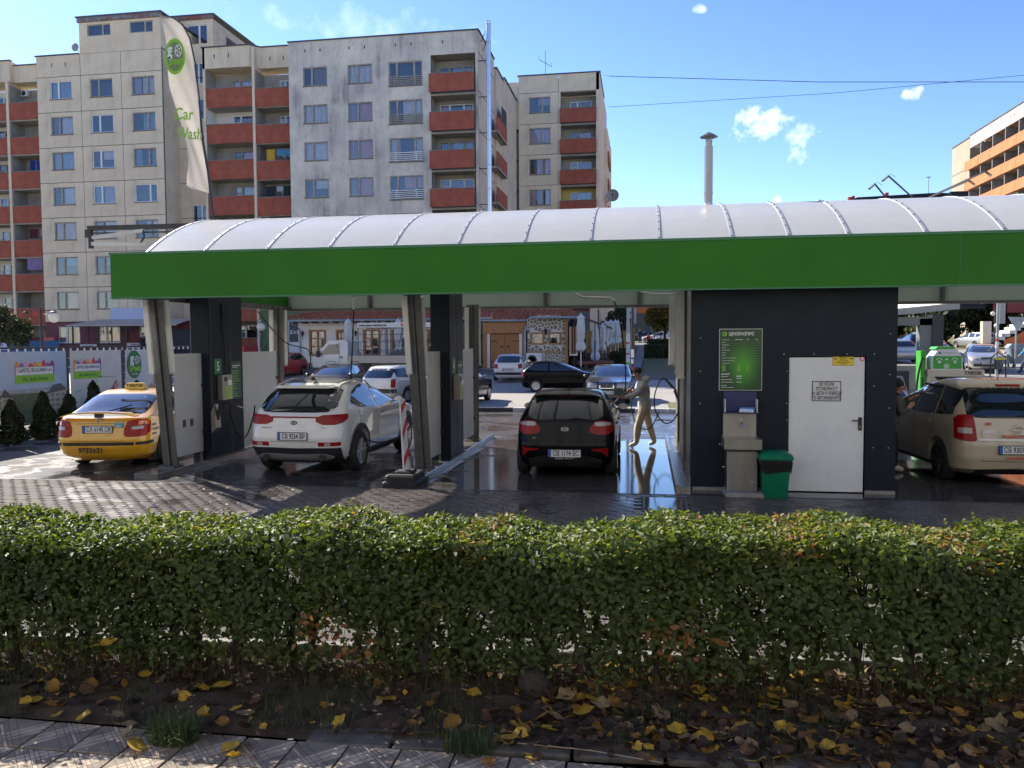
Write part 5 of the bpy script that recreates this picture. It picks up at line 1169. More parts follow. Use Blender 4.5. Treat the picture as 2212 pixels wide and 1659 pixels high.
SP['suv'] = dict(name='suv', kindname='suv_car', lv=LV['suv'], wb=2.67, track=1.62, r=.36, ww=.235, rim='alloy', rub='silverp',
  rear_glass=[(0,1.12,1.50),(.35,1.12,1.50),(.60,1.13,1.49),(.72,1.22,1.45)], front_glass=[(0,1.17,1.56),(.5,1.18,1.55),(.7,1.2,1.48)],
  side_glass=[[(-.18,1.24,1.27),(.10,1.15,1.44),(.45,1.13,1.52),(.86,1.12,1.55)],[(.94,1.12,1.555),(1.25,1.12,1.54),(1.65,1.13,1.41),(2.06,1.14,1.22)]],
  mirror=(1.92,1.14), mirpaint=False, seams=[(.90,.36,1.1),(.02,.8,1.1),(2.1,.36,1.06)], handles=[(.22,1.0),(1.08,.99)], handlem='chrome',
  patches=[('r',[(.40,.95,1.02),(.52,.90,1.06),(.75,.895,1.07),(.88,.93,1.075),(1.0,.99,1.07)],'lampred',.012,'tail_lamp',True),
           ('r',[(-.42,1.01,1.035),(.42,1.01,1.035)],'lampred',.010,'lamp_strip',False),
           ('r',[(-.86,.24,.50),(-.5,.22,.50),(0,.22,.49),(.5,.22,.50),(.86,.24,.50)],'clad',.014,'lower_bumper',False),
           ('r',[(-.70,.33,.36),(-.55,.29,.40),(-.3,.27,.39),(0,.28,.38),(.3,.27,.39),(.55,.29,.40),(.70,.33,.36)],'silverp',.026,'skid_plate',False),
           ('r',[(.46,.53,.60),(.86,.54,.60)],'lampred',.012,'rear_reflector',True),
           ('r',[(.58,.54,.59),(.68,.54,.59)],'lampclr',.016,'reversing_lamp',True),
           ('r',[(-.42,.60,.605),(.42,.60,.605)],'rubber',.003,'tailgate_seam',False), ('r',[(-.62,.80,.806),(.62,.80,.806)],'silverp',.004,'tailgate_crease',False),
           ('s',[(.42,.30,.36),(1.3,.30,.36),(2.22,.30,.36)],'clad',.016,'sill_cladding',True),('s',[(.44,.255,.30),(1.3,.25,.29),(2.2,.255,.30)],'clad',.012,'sill_cladding',True)])
SP['taxi'] = dict(name='taxi', kindname='taxi_car', lv=LV['sedan'], wb=2.61, track=1.48, r=.30, ww=.19, rim='dark',
  rear_glass=[(0,1.00,1.325),(.35,1.0,1.325),(.58,1.01,1.31),(.66,1.04,1.26)], front_glass=[(0,1.0,1.35),(.5,1.01,1.34),(.68,1.03,1.28)],
  side_glass=[[(-.02,1.04,1.10),(.20,.99,1.24),(.50,.985,1.33),(.86,.98,1.345)],[(.94,.98,1.345),(1.3,.98,1.32),(1.62,.98,1.2),(1.92,.98,1.04)]],
  mirror=(1.80,.98), seams=[(.90,.30,.95),(.05,.62,.95),(1.98,.3,.93)], handles=[(.22,.85),(1.1,.85)],
  patches=[('r',[(.47,.66,.76),(.52,.62,.90),(.70,.62,.93),(.86,.63,.92),(.98,.70,.88)],'lampred',.012,'tail_lamp',True),
           ('r',[(.60,.75,.80),(.70,.75,.81),(.80,.76,.81)],'lampclr',.016,'lamp_lens',True),
           ('r',[(.70,.83,.90),(.84,.84,.90),(.93,.83,.88)],'lampora',.015,'indicator_lens',True),
           ('r',[(-1.15,.475,.52),(-.8,.47,.525),(0,.47,.525),(.8,.47,.525),(1.15,.475,.52)],'black',.012,'bumper_strip',False),
           ('r',[(-.40,.855,.862),(-.2,.86,.867),(.2,.86,.867),(.40,.855,.862)],'rubber',.003,'plate_recess',False),
           ('r',[(-.48,.545,.552),(0,.54,.547),(.48,.545,.552)],'rubber',.003,'boot_seam',False)])
SP['mpv'] = dict(name='mpv', kindname='taxi_car', lv=LV['mpv'], wb=2.70, track=1.50, r=.32, ww=.21, rim='dark', bulr=.1,
  rear_glass=[(0,1.10,1.535),(.40,1.10,1.535),(.60,1.11,1.53),(.68,1.14,1.50)], front_glass=[(0,1.12,1.57),(.5,1.13,1.56),(.66,1.15,1.5)],
  side_glass=[[(-.42,1.13,1.50),(-.1,1.10,1.52),(.16,1.09,1.54)],[(.24,1.09,1.545),(.6,1.08,1.565),(.98,1.07,1.57)],[(1.06,1.07,1.57),(1.4,1.07,1.54),(1.8,1.07,1.38),(2.2,1.07,1.18)]],
  mirror=(2.05,1.08), mirpaint=False, seams=[(1.02,.3,1.05),(.20,.72,1.06),(2.24,.3,1.03)], handles=[(.36,.96),(1.20,.95)],
  patches=[('r',[(.58,.74,.80),(.61,.72,1.12),(.72,.72,1.13),(.82,.74,1.12),(.92,.76,1.06)],'lampred',.014,'tail_lamp',True),
           ('r',[(.64,.84,.93),(.76,.84,.93),(.84,.85,.93)],'lampclr',.018,'lamp_lens',True),
           ('r',[(-.56,.735,.765),(0,.73,.765),(.56,.735,.765)],'silverp',.016,'chrome_trim',False),
           ('r',[(-.55,.17,.27),(0,.2,.29),(.55,.17,.27)],'black',.012,'bumper_insert',False),
           ('r',[(-.50,.41,.417),(0,.40,.407),(.50,.41,.417)],'rubber',.003,'tailgate_seam',False),
           ('r',[(-.18,1.565,1.585),(.18,1.565,1.585)],'lampred',.02,'brake_lamp',False),
           ('s',[(.30,1.055,1.072),(1.2,1.045,1.06),(2.2,1.04,1.055)],'chrome',.008,'window_trim',True)])
for nm, kn, lvn, wb in (('wagon','estate_car','estate',2.52),('old','hatchback_car','old',2.45),('boxy','saloon_car','boxy',2.66),('golf','hatchback_car','old',2.51),('astra','hatchback_car','hatch',2.6)):
    z0 = .97 if lvn == 'estate' else .96
    d = dict(name=nm, kindname=kn, lv=LV[lvn], wb=wb, track=1.42, r=.29, ww=.18, rim='cap', mirror=(1.75,.96), mirpaint=nm in ('astra','golf'))
    if lvn == 'estate': d.update(rear_glass=[(0,.98,1.30),(.45,.98,1.30),(.60,.99,1.29),(.64,1.0,1.27)], front_glass=[(0,.98,1.36),(.5,.99,1.35),(.66,1.0,1.28)],
        side_glass=[[(-.66,1.02,1.28),(-.3,1.0,1.30),(.02,.99,1.31)],[(.10,.98,1.31),(.5,.98,1.33),(.82,.98,1.335)],[(.90,.98,1.335),(1.3,.98,1.30),(1.82,.98,1.08)]],
        patches=[('r',[(.66,.62,.92),(.76,.60,.93),(.84,.62,.92)],'lampred',.012,'tail_lamp',True),('r',[(-.9,.40,.56),(0,.40,.56),(.9,.40,.56)],'clad',.012,'bumper_strip',False)])
    elif lvn == 'boxy': d.update(rear_glass=[(0,1.02,1.29),(.5,1.02,1.28),(.62,1.04,1.25)], front_glass=[(0,.99,1.33),(.55,1.0,1.32),(.70,1.01,1.25)],
        side_glass=[[(.05,1.0,1.22),(.4,.99,1.31),(.85,.98,1.33)],[(.93,.98,1.33),(1.35,.98,1.31),(1.95,.98,1.06)]],
        patches=[('r',[(.5,.64,.80),(.85,.64,.80)],'lampred',.012,'tail_lamp',True),('f',[(-.26,.60,.83),(0,.60,.84),(.26,.60,.83)],'chrome',.02,'grille',False),('f',[(-.225,.62,.80),(.225,.62,.80)],'black',.026,'grille_mesh',False),
           ('f',[(.36,.62,.78),(.74,.63,.77)],'lampclr',.012,'headlight',True),('f',[(-.8,.38,.55),(0,.38,.56),(.8,.38,.55)],'clad',.014,'bumper_strip',False)])
    elif nm == 'astra': d.update(rear_glass=[(0,1.02,1.33),(.5,1.02,1.33),(.62,1.06,1.29)], front_glass=[(0,1.02,1.38),(.5,1.03,1.37),(.66,1.05,1.3)],
        side_glass=[[(-.05,1.06,1.14),(.25,1.02,1.28),(.9,1.0,1.37)],[(.98,1.0,1.37),(1.35,1.0,1.34),(1.95,1.0,1.07)]],
        patches=[('r',[(.60,.68,.92),(.72,.64,.98),(.85,.70,1.0)],'lampred',.012,'tail_lamp',True),('f',[(.40,.66,.75),(.60,.64,.80),(.82,.70,.82)],'lampclr',.012,'headlight',True),('f',[(-.26,.68,.75),(0,.68,.76),(.26,.68,.75)],'black',.014,'grille',False),
           ('f',[(-.6,.28,.40),(0,.27,.42),(.6,.28,.40)],'black',.010,'air_intake',False)])
    else: d.update(rear_glass=[(0,.98,1.29),(.45,.98,1.29),(.58,1.0,1.26)], front_glass=[(0,.97,1.34),(.5,.98,1.33),(.64,1.0,1.26)],
        side_glass=[[(-.30,1.02,1.20),(.1,.98,1.28),(.55,.97,1.32)],[(.63,.97,1.32),(1.15,.97,1.27),(1.72,.97,1.05)]],
        patches=[('r',[(.52,.66,.88),(.66,.65,.90),(.78,.68,.89)],'lampred',.012,'tail_lamp',True),('f',[(.38,.62,.74),(.58,.61,.75),(.74,.65,.75)],'lampclr',.012,'headlight',True),('f',[(-.32,.64,.72),(.32,.64,.72)],'black',.012,'grille',False),
           ('f',[(-.7,.34,.48),(0,.33,.49),(.7,.34,.48)],'clad',.012,'bumper_strip',False),('r',[(-.75,.34,.46),(0,.33,.47),(.75,.34,.46)],'clad',.010,'bumper_strip',False)])
    SP[nm] = d
pw = paint('paint_white', (.62,.61,.58)); pk = paint('paint_black', (.003,.0033,.004), rough=.2, coat=.12, spec=.12); py_ = paint('paint_yellow', (.62,.32,.010), rough=.3, dirt=.05); pbz = paint('paint_beige', (.44,.37,.26), rough=.4, dirt=.1)
psil = paint('paint_silver', (.42,.42,.43), .5); pnav = paint('paint_navy', (.010,.016,.035), .3); pred = paint('paint_red', (.42,.02,.015)); pdg = paint('paint_dark_grey', (.03,.033,.035), .4); plb = paint('paint_pale_blue', (.40,.46,.47), .3)
def wiper(t, pts, sh=None):
    _loc(MB().mat('black').tube(pts, .012, 5), 'wiper', t)
# --- black hatchback being washed
kia, sh = car(SP['rio'], (-1.34,14.22,0), .5, 'glossy black hatchback being washed in the bay beside the dark kiosk', pk)
rx = lambda x, z, o: sh.on('r', x, z, 1, o)
plate(kia, rx(0,.445,0)[1]-.02, .445, 'СВ 1174 ВС', -1, .54, .118, 'www.kia.bg    0700 13 777')
bd = _loc(MB().mat('chrome').lathe([(.066,-.0),(.066,-.006),(.0,-.006)],(0,0,0),24,'y'), 'badge', kia, 40); bd.location = (0,rx(0,.845,0)[1]-.004,.845); bd.scale = (1,1,.56)
bb = _loc(MB().mat('black').lathe([(.058,-.0),(.058,-.004),(.0,-.004)],(0,0,0),24,'y'), 'badge_field', bd, 40); bb.location = (0,-.005,0)
text('KIA', .075, (0,rx(0,.845,0)[1]-.017,.844), 'chrome', kia, bold=.02, ext=.001, local=True)
wiper(kia, [(0,rx(0,1.0,.03)[1],1.0),(.2,rx(.2,1.02,.03)[1],1.03),(.42,rx(.42,1.0,.02)[1],1.0)])
_loc(MB().mat('black').tube([(0,.35,1.44),(0,.30,1.47)],.03,8).tube([(0,.30,1.46),(0,.22,1.72)],.006,5), 'antenna', kia)
_loc(MB().mat(pk).prism([(-.50,1.37),(.50,1.37),(.57,1.35),(.58,1.375),(.45,1.405),(-.45,1.405),(-.58,1.375),(-.57,1.35)], -.20, .06), 'spoiler', kia, 30)
text('rio', .05, (-.52,rx(.52,.70,.010)[1],.70), 'silverp', kia, ext=.001, local=True)
# --- white suv
suv, sh = car(SP['suv'], (-6.02,14.15,0), -1.5, 'white suv with black roof glass and alloy wheels in the second wash bay', pw)
rx = lambda x, z, o: sh.on('r', x, z, 1, o)
plate(suv, rx(0,.70,0)[1]-.022, .70, 'СВ 9254 ВР', -1, .53, .118, 'www.autogermanus.com')
bd = _loc(MB().mat('black').lathe([(.064,-.0),(.064,-.006),(.0,-.006)],(0,0,0),24,'y'), 'badge', suv, 40); bd.location = (0,rx(0,.93,0)[1]-.006,.93); bd.scale = (1,1,.6)
text('KIA', .07, (0,rx(0,.93,0)[1]-.016,.929), 'chrome', suv, bold=.02, ext=.001, local=True)
text('SPORTAGE', .038, (-.50,rx(.5,.845,.006)[1]-.01,.845), 'silverp', suv, ext=.002, local=True, rot=(90,0,-3)); text('AWD', .036, (.56,rx(.56,.845,.006)[1]-.005,.845), 'silverp', suv, ext=.002, local=True, rot=(90,0,6))
wiper(suv, [(0,rx(0,1.13,.03)[1],1.13),(.2,rx(.2,1.15,.03)[1],1.16),(.36,rx(.36,1.13,.02)[1],1.13)])
# panoramic roof, rails, fin, spoiler
vs=[];fs=[];nx_,ny_=10,12
for j in range(ny_+1):
    y = -.02+1.5*j/ny_
    for i in range(nx_+1): x = -.50+1.0*i/nx_; vs.append((x,y,sh.top(x,y)+.016))
for j in range(ny_):
    for i in range(nx_): q=j*(nx_+1)+i; fs.append((q,q+1,q+nx_+2,q+nx_+1))
_loc(MB().mat('black').add(vs,fs), 'roof_glass', suv, 60)
for sg in (1,-1):
    _loc(MB().mat('silverp').tube([(sg*.60,-.30,sh.top(.60,-.3)+.01),(sg*.61,-.1,sh.top(.6,-.1)+.05),(sg*.62,.5,sh.top(.6,.5)+.065),(sg*.61,1.0,sh.top(.6,1.0)+.055),(sg*.60,1.25,sh.top(.6,1.25)+.01)],.018,8), 'roof_rail', suv, 50)
_loc(MB().mat('black').prism([(-.05,1.63),(.12,1.63),(.02,1.70),(-.03,1.70)], -.012,.012,'yz'), 'antenna', suv)
_loc(MB().mat(pw).prism([(-.50,1.51),(.50,1.51),(.56,1.525),(.46,1.56),(-.46,1.56),(-.56,1.525)], -.42, .0), 'spoiler', suv, 30)
for sg in (1,-1):
    for yc in (0,2.67):
        n=18; vs=[]; fs=[]
        for k in range(n+1):
            a = R(-12+204*k/n)
            for rr_ in (.405,.475):
                y_, z_ = yc+rr_*math.cos(a), .39+rr_*math.sin(a); z_ = max(z_, .24); p = sh.on('s', y_, z_, sg, .013); vs.append(p)
        for k in range(n): fs.append((2*k,2*k+1,2*k+3,2*k+2))
        _loc(MB().mat('clad').add(vs,fs), 'arch_cladding', suv, 40)
    _loc(MB().mat('rubber').lathe([(.055,-.02),(.06,-.0),(.05,.02)],(sg*.52,-.83,.325),12,'y'), 'exhaust_tip', suv, 40)
# --- yellow taxi
tx, sh = car(SP['taxi'], (-10.05,14.35,0), 11.0, 'yellow taxi saloon with a rear spoiler at the left end of the wash', py_, cat='taxi')
rx = lambda x, z, o: sh.on('r', x, z, 1, o)
plate(tx, rx(0,.76,0)[1]-.018, .76, 'СА 6145 СК', -1, .52, .115)
text('9732121', .135, (-.12,rx(.1,.375,.02)[1]-.012,.375), 'ink', tx, bold=.03, ext=.001, local=True, sx=.95)
_loc(MB().mat(py_).prism([(-.68,.985),(-.5,1.03),(-.2,1.05),(.2,1.05),(.5,1.03),(.68,.985),(.66,1.005),(.5,1.055),(.2,1.078),(-.2,1.078),(-.5,1.055),(-.66,1.005)], -.99, -.78).mat('black').box(-.06,-.96,.97,.06,-.84,1.05), 'spoiler', tx, 30)
sg_ = _loc(MB().mat(mat('taxi_sign_yellow',(.62,.42,.08),.4)).rings([[(-.20,.62,1.40),(.20,.62,1.40),(.20,.80,1.40),(-.20,.80,1.40)],[(-.17,.66,1.53),(.17,.66,1.53),(.17,.76,1.53),(-.17,.76,1.53)]]).mat('black').box(-.22,.60,1.385,.22,.82,1.405), 'roof_sign', tx)
text('ТАКСИ', .10, (0,.632,1.47), 'ink', sg_, (106,0,0), bold=.02, ext=.001, local=True, sx=.95)
wiper(tx, [(.12,rx(.12,1.03,.02)[1],1.03),(.40,rx(.4,1.03,.03)[1],1.06),(.60,rx(.6,1.02,.02)[1],1.02)]); wiper(tx, [(-.02,rx(.02,1.03,.02)[1],1.05),(.35,rx(.35,1.12,.03)[1],1.16)])
_loc(MB().mat(mat('sticker_blue',(.05,.28,.45),.4)).box(.30,rx(.38,.82,.012)[1]-.010,.79,.45,rx(.38,.82,.012)[1]-.004,.875), 'sticker', tx)
text('2021', .05, (.375,rx(.38,.82,.02)[1]-.006,.815), 'inkw', tx, bold=.02, ext=.0006, local=True)
text('ELANTRA', .032, (.40,rx(.4,.90,.02)[1]-.01,.905), 'silverp', tx, ext=.001, local=True)
bd = _loc(MB().mat('chrome').lathe([(.05,-.0),(.05,-.006),(.0,-.006)],(0,0,0),20,'y').mat(py_).lathe([(.036,-.007),(0,-.007)],(0,0,0),16,'y'), 'badge', tx, 40); bd.location = (0,rx(0,.91,0)[1]-.006,.91); bd.scale=(1,1,.6)
for i, s_ in enumerate(('ПЪРВА','ИНВЕСТИЦИОННА','БАНКА')):
    p = sh.on('s', -.48, .80-i*.085, 1, .008); text(s_, .065, p, 'inkb', tx, (90,0,84), bold=.0, ext=.001, local=True, sx=.8)
p = sh.on('s', -.78, .84, 1, .008); _loc(MB().mat('inkb').lathe([(.05,0),(.05,.002),(.035,.002)],p,4,'x'), 'sticker', tx)
_loc(MB().mat('black').tube([(0,.95,1.41),(.0,.90,1.55)],.006,5), 'antenna', tx)
for sg in (1,-1): _loc(MB().mat('black').box(sg*.62,-.36,.12,sg*.80,-.34,.34), 'mud_flap', tx)
# --- beige taxi on the right
op, sh = car(SP['mpv'], (5.66,14.50,0), 3.0, 'dusty beige people-carrier taxi washed in the bay right of the kiosk', pbz, cat='taxi')
rx = lambda x, z, o: sh.on('r', x, z, 1, o)
plate(op, rx(0,.60,0)[1]-.022, .595, 'СВ 9307 НМ', -1, .53, .12)
bd = _loc(MB().mat('chrome').lathe([(.085,-.0),(.085,-.008),(.068,-.008),(.068,0)],(0,0,0),28,'y').box(-.12,-.009,-.008,.12,-.002,.010), 'badge', op, 40); bd.location = (.02,rx(0,.90,0)[1]-.01,.90)
text('124', .07, (-.42,rx(.42,.995,.008)[1]-.012,.995), 'inkr', op, bold=.03, ext=.001, local=True); text('РАДИО СВ ТАКСИ', .062, (.06,rx(0,.80,.008)[1]-.012,.80), 'inkr', op, bold=.03, ext=.001, local=True)
text('www.91263.com', .062, (.05,rx(0,.47,.008)[1]-.02,.468), 'inkr', op, bold=.03, ext=.001, local=True)
_loc(MB().mat('platew').box(-.50,rx(.45,.85,.006)[1]-.010,.82,-.30,rx(.45,.85,.006)[1],.90).mat('inkr').box(-.48,rx(.45,.85,.006)[1]-.012,.835,-.32,rx(.45,.85,.006)[1]-.01,.842), 'sticker', op)
wiper(op, [(0,rx(0,1.12,.03)[1],1.12),(.25,rx(.25,1.14,.03)[1],1.15),(.45,rx(.45,1.12,.02)[1],1.12)])
_loc(MB().mat('black').lathe([(.03,0),(.02,.04),(.006,.05)],(-.02,-.15,1.62),8).tube([(-.02,-.15,1.65),(.03,-.22,1.92)],.006,5), 'antenna', op)
vs=[];fs=[];nx_,ny_=8,10
for j in range(ny_+1):
    y = -.10+1.3*j/ny_
    for i in range(nx_+1): x = -.30+.80*i/nx_; vs.append((x,y,sh.top(x,y)+.006))
for j in range(ny_):
    for i in range(nx_): q=j*(nx_+1)+i; fs.append((q,q+1,q+nx_+2,q+nx_+1))
_loc(MB().mat(mat('roof_orange',(.52,.17,.05),.4)).add(vs,fs), 'roof_panel', op, 60)
sg_ = _loc(MB().mat('platew').box(-.66,1.0,1.66,.30,1.12,1.78).mat('black').box(-.5,1.02,1.63,.15,1.10,1.66), 'roof_sign', op); text('ТАКСИ', .075, (.10,.994,1.72), 'ink', sg_, bold=.04, ext=.001, local=True, sx=1.1)
_loc(MB().mat('clad').tube([(-.50,1.0,1.63),(-.30,1.0,1.63)],.03,6), 'roof_clip', op)
for z_, y_ in ((1.6,.75),): _loc(MB().mat('clad').box(-.725,.35,1.525,-.68,.95,1.555), 'wind_deflector', op)
# --- cars beyond the wash
def road_car(k, x, y, hd, label, pm, group=None, txt=None, front=False, **kw):
    # x,y: centre of the car on the ground; heading 0 = away from the camera
    sp = SP[k]; a = R(hd); c = (x+math.sin(a)*sp['wb']/2, y-math.cos(a)*sp['wb']/2, H(y)+.004)
    t, s = car(sp, c, hd, label, pm, group, 1, **kw)
    if txt:
        if front: plate(t, s.on('f',0,.46,1,.02)[1]+.006, .46, txt, 1)
        else: plate(t, s.on('r',0,.60,1,.01)[1]-.01, .60, txt, -1)
    return t, s
road_car('boxy', -7.0, 30.3, -6, 'dark blue saloon at the kerb seen past the cabinet numbered 4', pnav)
gf,_ = road_car('golf', -7.05, 43.1, 3, 'white hatchback parked before the wooden double door', pw, txt='СА 9587 ВТ')
road_car('old', -3.75, 37.6, -86, 'dark three-door hatchback driving right along the road', pk)
bz, s = road_car('boxy', -1.3, 31.6, 178, 'dark saloon with a chrome grille standing behind the man washing', pdg, txt='СВ 1175 АМ', front=True)
gr = MB().mat('chrome')
for q in range(5): gr.box(-.22,s.on('f',0,.7,1,.03)[1]+.0,.64+q*.033,.22,s.on('f',0,.7,1,.03)[1]+.008,.645+q*.033)
gr.box(-.006,s.on('f',0,.7,1,.03)[1],.62,.006,s.on('f',0,.7,1,.03)[1]+.01,.83); _loc(gr, 'grille_bar', bz)
wg, s = road_car('wagon', -9.35, 31.6, -18, 'white estate car with roof rails parked behind the white suv', pw)
for sg in (1,-1): _loc(MB().mat('clad').tube([(sg*.52,-.5,1.42),(sg*.53,-.4,1.47),(sg*.53,.8,1.48),(sg*.52,.9,1.43)],.014,6), 'roof_rail', wg)
dk, s = road_car('wagon', -12.9, 32.5, 182, 'dark estate car with roof rails hidden behind the white suv', pdg)
for sg in (1,-1): _loc(MB().mat('clad').tube([(sg*.52,-.5,1.42),(sg*.53,-.4,1.47),(sg*.53,.8,1.48),(sg*.52,.9,1.43)],.014,6), 'roof_rail', dk)
road_car('golf', -20.9, 44.6, 176, 'red hatchback parked facing the wash', pred)
road_car('astra', -18.3, 47.6, 184, 'silver car parked between the red hatchback and the white truck', psil)
road_car('astra', -14.6, 47.8, 186, 'pale blue car parked behind the truck rack', plb)
road_car('wagon', -12.1, 48.3, 184, 'dark green car parked behind the right end of the truck rack', pdg)
road_car('astra', 18.5, 48.8, 163, 'silver hatchback facing the wash beside the refuse containers', psil, txt='СА 4471', front=True)
road_car('astra', 15.8, 56.0, 8, 'silver hatchback parked beyond the fuel dispenser', psil)
road_car('old', 25.1, 81.5, 152, 'small white three-door hatchback parked far down the street', pw)
road_car('wagon', 28.7, 78.0, 16, 'silver estate car parked under the dark trees', psil, txt='СА 3362 РА')
road_car('boxy', 20.3, 62.5, 170, 'grey saloon parked behind the advertising column', psil)
road_car('astra', 21.5, 70.5, 0, 'dark blue hatchback parked in the far row', pnav)
road_car('golf', 2.9, 96.5, 100, 'silver car parked beyond the clipped hedge', psil, 'cars parked beyond the clipped hedge'); road_car('golf', 1.5, 99, 84, 'white car parked left of the yellowing tree', pw, 'cars parked beyond the clipped hedge'); road_car('astra', 4.6, 92.8, 95, 'grey green car parked right behind the yellowing tree', plb, 'cars parked beyond the clipped hedge'); road_car('boxy', -.3, 104, 95, 'dark car parked where the far path ends', pdg)
# white van at the far left of the right-hand view
vn = thing('white_van', (28.3,97,H(97)), 'white van just visible beside the kiosk corner', 'van')
MB().mat(pw).bbox(25.2,96,2.5,28.6,98,4.7,.15).mat('carglass').box(27.6,95.98,3.6,28.2,96.0,4.4).box(26.6,95.98,3.6,27.3,96.0,4.4).build('body', vn)
# pale car with an open door in front of the dispenser
og, s = road_car('astra', 4.85, 21.2, 12, 'pale green car with its front door open behind the beige taxi', plb)
od = _loc(MB().mat(plb).prism([(0,.35),(.95,.35),(1.0,.95),(0,.95)],-.03,.03).bar((0,0,.95),(.38,0,1.36),.05,.04).bar((.38,0,1.36),(.86,0,1.38),.04,.05).bar((.86,0,1.38),(1.0,0,.95),.05,.05).mat('carglass').add([(.06,0,.96),(.94,0,.96),(.84,0,1.35),(.40,0,1.33)],[(0,1,2,3)]), 'open_door', og); od.location = (.84,1.95,0); od.rotation_euler = (0,0,R(-38))
# white pickup truck with frame rack and web address board
TY = 46.0; tz = H(TY)
tk = thing('pickup_truck', (-16.5,TY,tz), 'white cab pickup truck carrying a tall wire rack with a web address board', 'truck')
def tb(m, b, name, par=tk, bev=None): return (MB().mat(m).bbox(*b, bev) if bev else MB().mat(m).box(*b)).build(name, par)
cab = MB().mat(pw).prism([(-19.2,tz+.45),(-19.25,tz+1.0),(-19.0,tz+1.15),(-18.25,tz+1.95),(-18.0,tz+2.02),(-17.2,tz+2.02),(-17.05,tz+1.9),(-17.05,tz+.45)], TY-.85, TY+.85); cab.build('cab', tk)
g_ = MB().mat('carglass').prism([(-18.75,tz+1.18),(-18.2,tz+1.78),(-17.62,tz+1.80),(-17.55,tz+1.22)], TY-.862, TY-.85); g_.build('side_window', tk); MB().mat('rubber').prism([(-17.5,tz+1.0),(-17.5,tz+1.08),(-17.35,tz+1.08),(-17.35,tz+1.0)], TY-.87, TY-.85).box(-17.56,TY-.858,tz+.5,-17.54,TY-.85,tz+1.9).build('door_handle', tk)
MB().mat('carglass').add([(-19.02,TY-.78,tz+1.18),(-18.28,TY-.74,tz+1.94),(-18.28,TY+.74,tz+1.94),(-19.02,TY+.78,tz+1.18)],[(0,1,2,3)]).build('windscreen', tk)
MB().mat('black').bbox(-18.9,TY-1.12,tz+1.05,-18.7,TY-.9,tz+1.42,.03).build('mirror', tk)
tb(mat('truck_bed',(.50,.42,.33),.6), (-17.0,TY-.88,tz+.70,-12.0,TY+.88,tz+1.12), 'load_bed'); tb('black', (-19.0,TY-.6,tz+.35,-12.1,TY+.6,tz+.68), 'chassis')
tm, rm = wheel_meshes(.33,.2,'cap')
for x in (-18.3,-13.2):
    for sg in (1,-1):
        wo = bpy.data.objects.new('wheel', tm); COL.objects.link(wo); wo.parent = tk; wo.location = (x+16.5, sg*.75, .33); wo.rotation_euler = (0,0,math.pi/2*(-1 if sg < 0 else 1)); ro = bpy.data.objects.new('rim', rm); COL.objects.link(ro); ro.parent = wo
rk = MB().mat('iron'); y_ = TY-.86
X0, X1, Z0, Z1 = -16.4, -12.0, tz+1.12, tz+2.72
for z in (Z0,Z0+.33,Z0+.80,Z0+1.22,Z1): rk.box(X0,y_-.015,z-.015,X1,y_+.015,z+.015)
for i in range(6): x = X0+(X1-X0)*i/5; rk.box(x-.016,y_-.018,Z0,x+.016,y_+.018,Z1)
for z in (Z0+.2,Z0+.9,Z1): rk.box(X0,TY+.6,z-.012,X1,TY+.63,z+.012)
for i in range(4): x = X0+(X1-X0)*i/3; rk.box(x-.012,TY+.6,Z0,x+.012,TY+.63,Z1)
for (a,b) in ((-15.4,-15.1),(-14.2,-13.9)): rk.bar((a,TY-.5,Z0),(b,TY-.3,Z1),.03,.03)
rk.build('wire_rack', tk)
hb_ = MB().mat('pole')
for q in range(5): hb_.tube([(-17.0,TY-.7+q*.3,tz+1.0),(-17.0,TY-.7+q*.3,tz+1.9),(-16.9+.0,TY-.7+q*.3,tz+2.0),(-16.75,TY-.7+q*.3,tz+1.9),(-16.7,TY-.7+q*.3,tz+1.1)],.02,5)
hb_.build('headboard_hoop', tk, smooth=50)
bo = tb('platew', (X0-.02,y_-.05,Z1+.02,X1,y_-.02,Z1+.30), 'name_board')
text('www.plast-market.net', .20, (X0+.08,y_-.055,Z1+.155), 'ink', bo, align='LEFT', bold=.03, sx=.92); text('0700', .20, (X0+2.95,y_-.055,Z1+.155), 'ink', bo, align='LEFT', bold=.05, sx=1.0)
MB().mat('inkr').box(X0+2.60,y_-.06,Z1+.09,X0+2.84,y_-.05,Z1+.17).box(X0+2.57,y_-.06,Z1+.18,X0+2.87,y_-.05,Z1+.23).build('telephone_mark', bo)
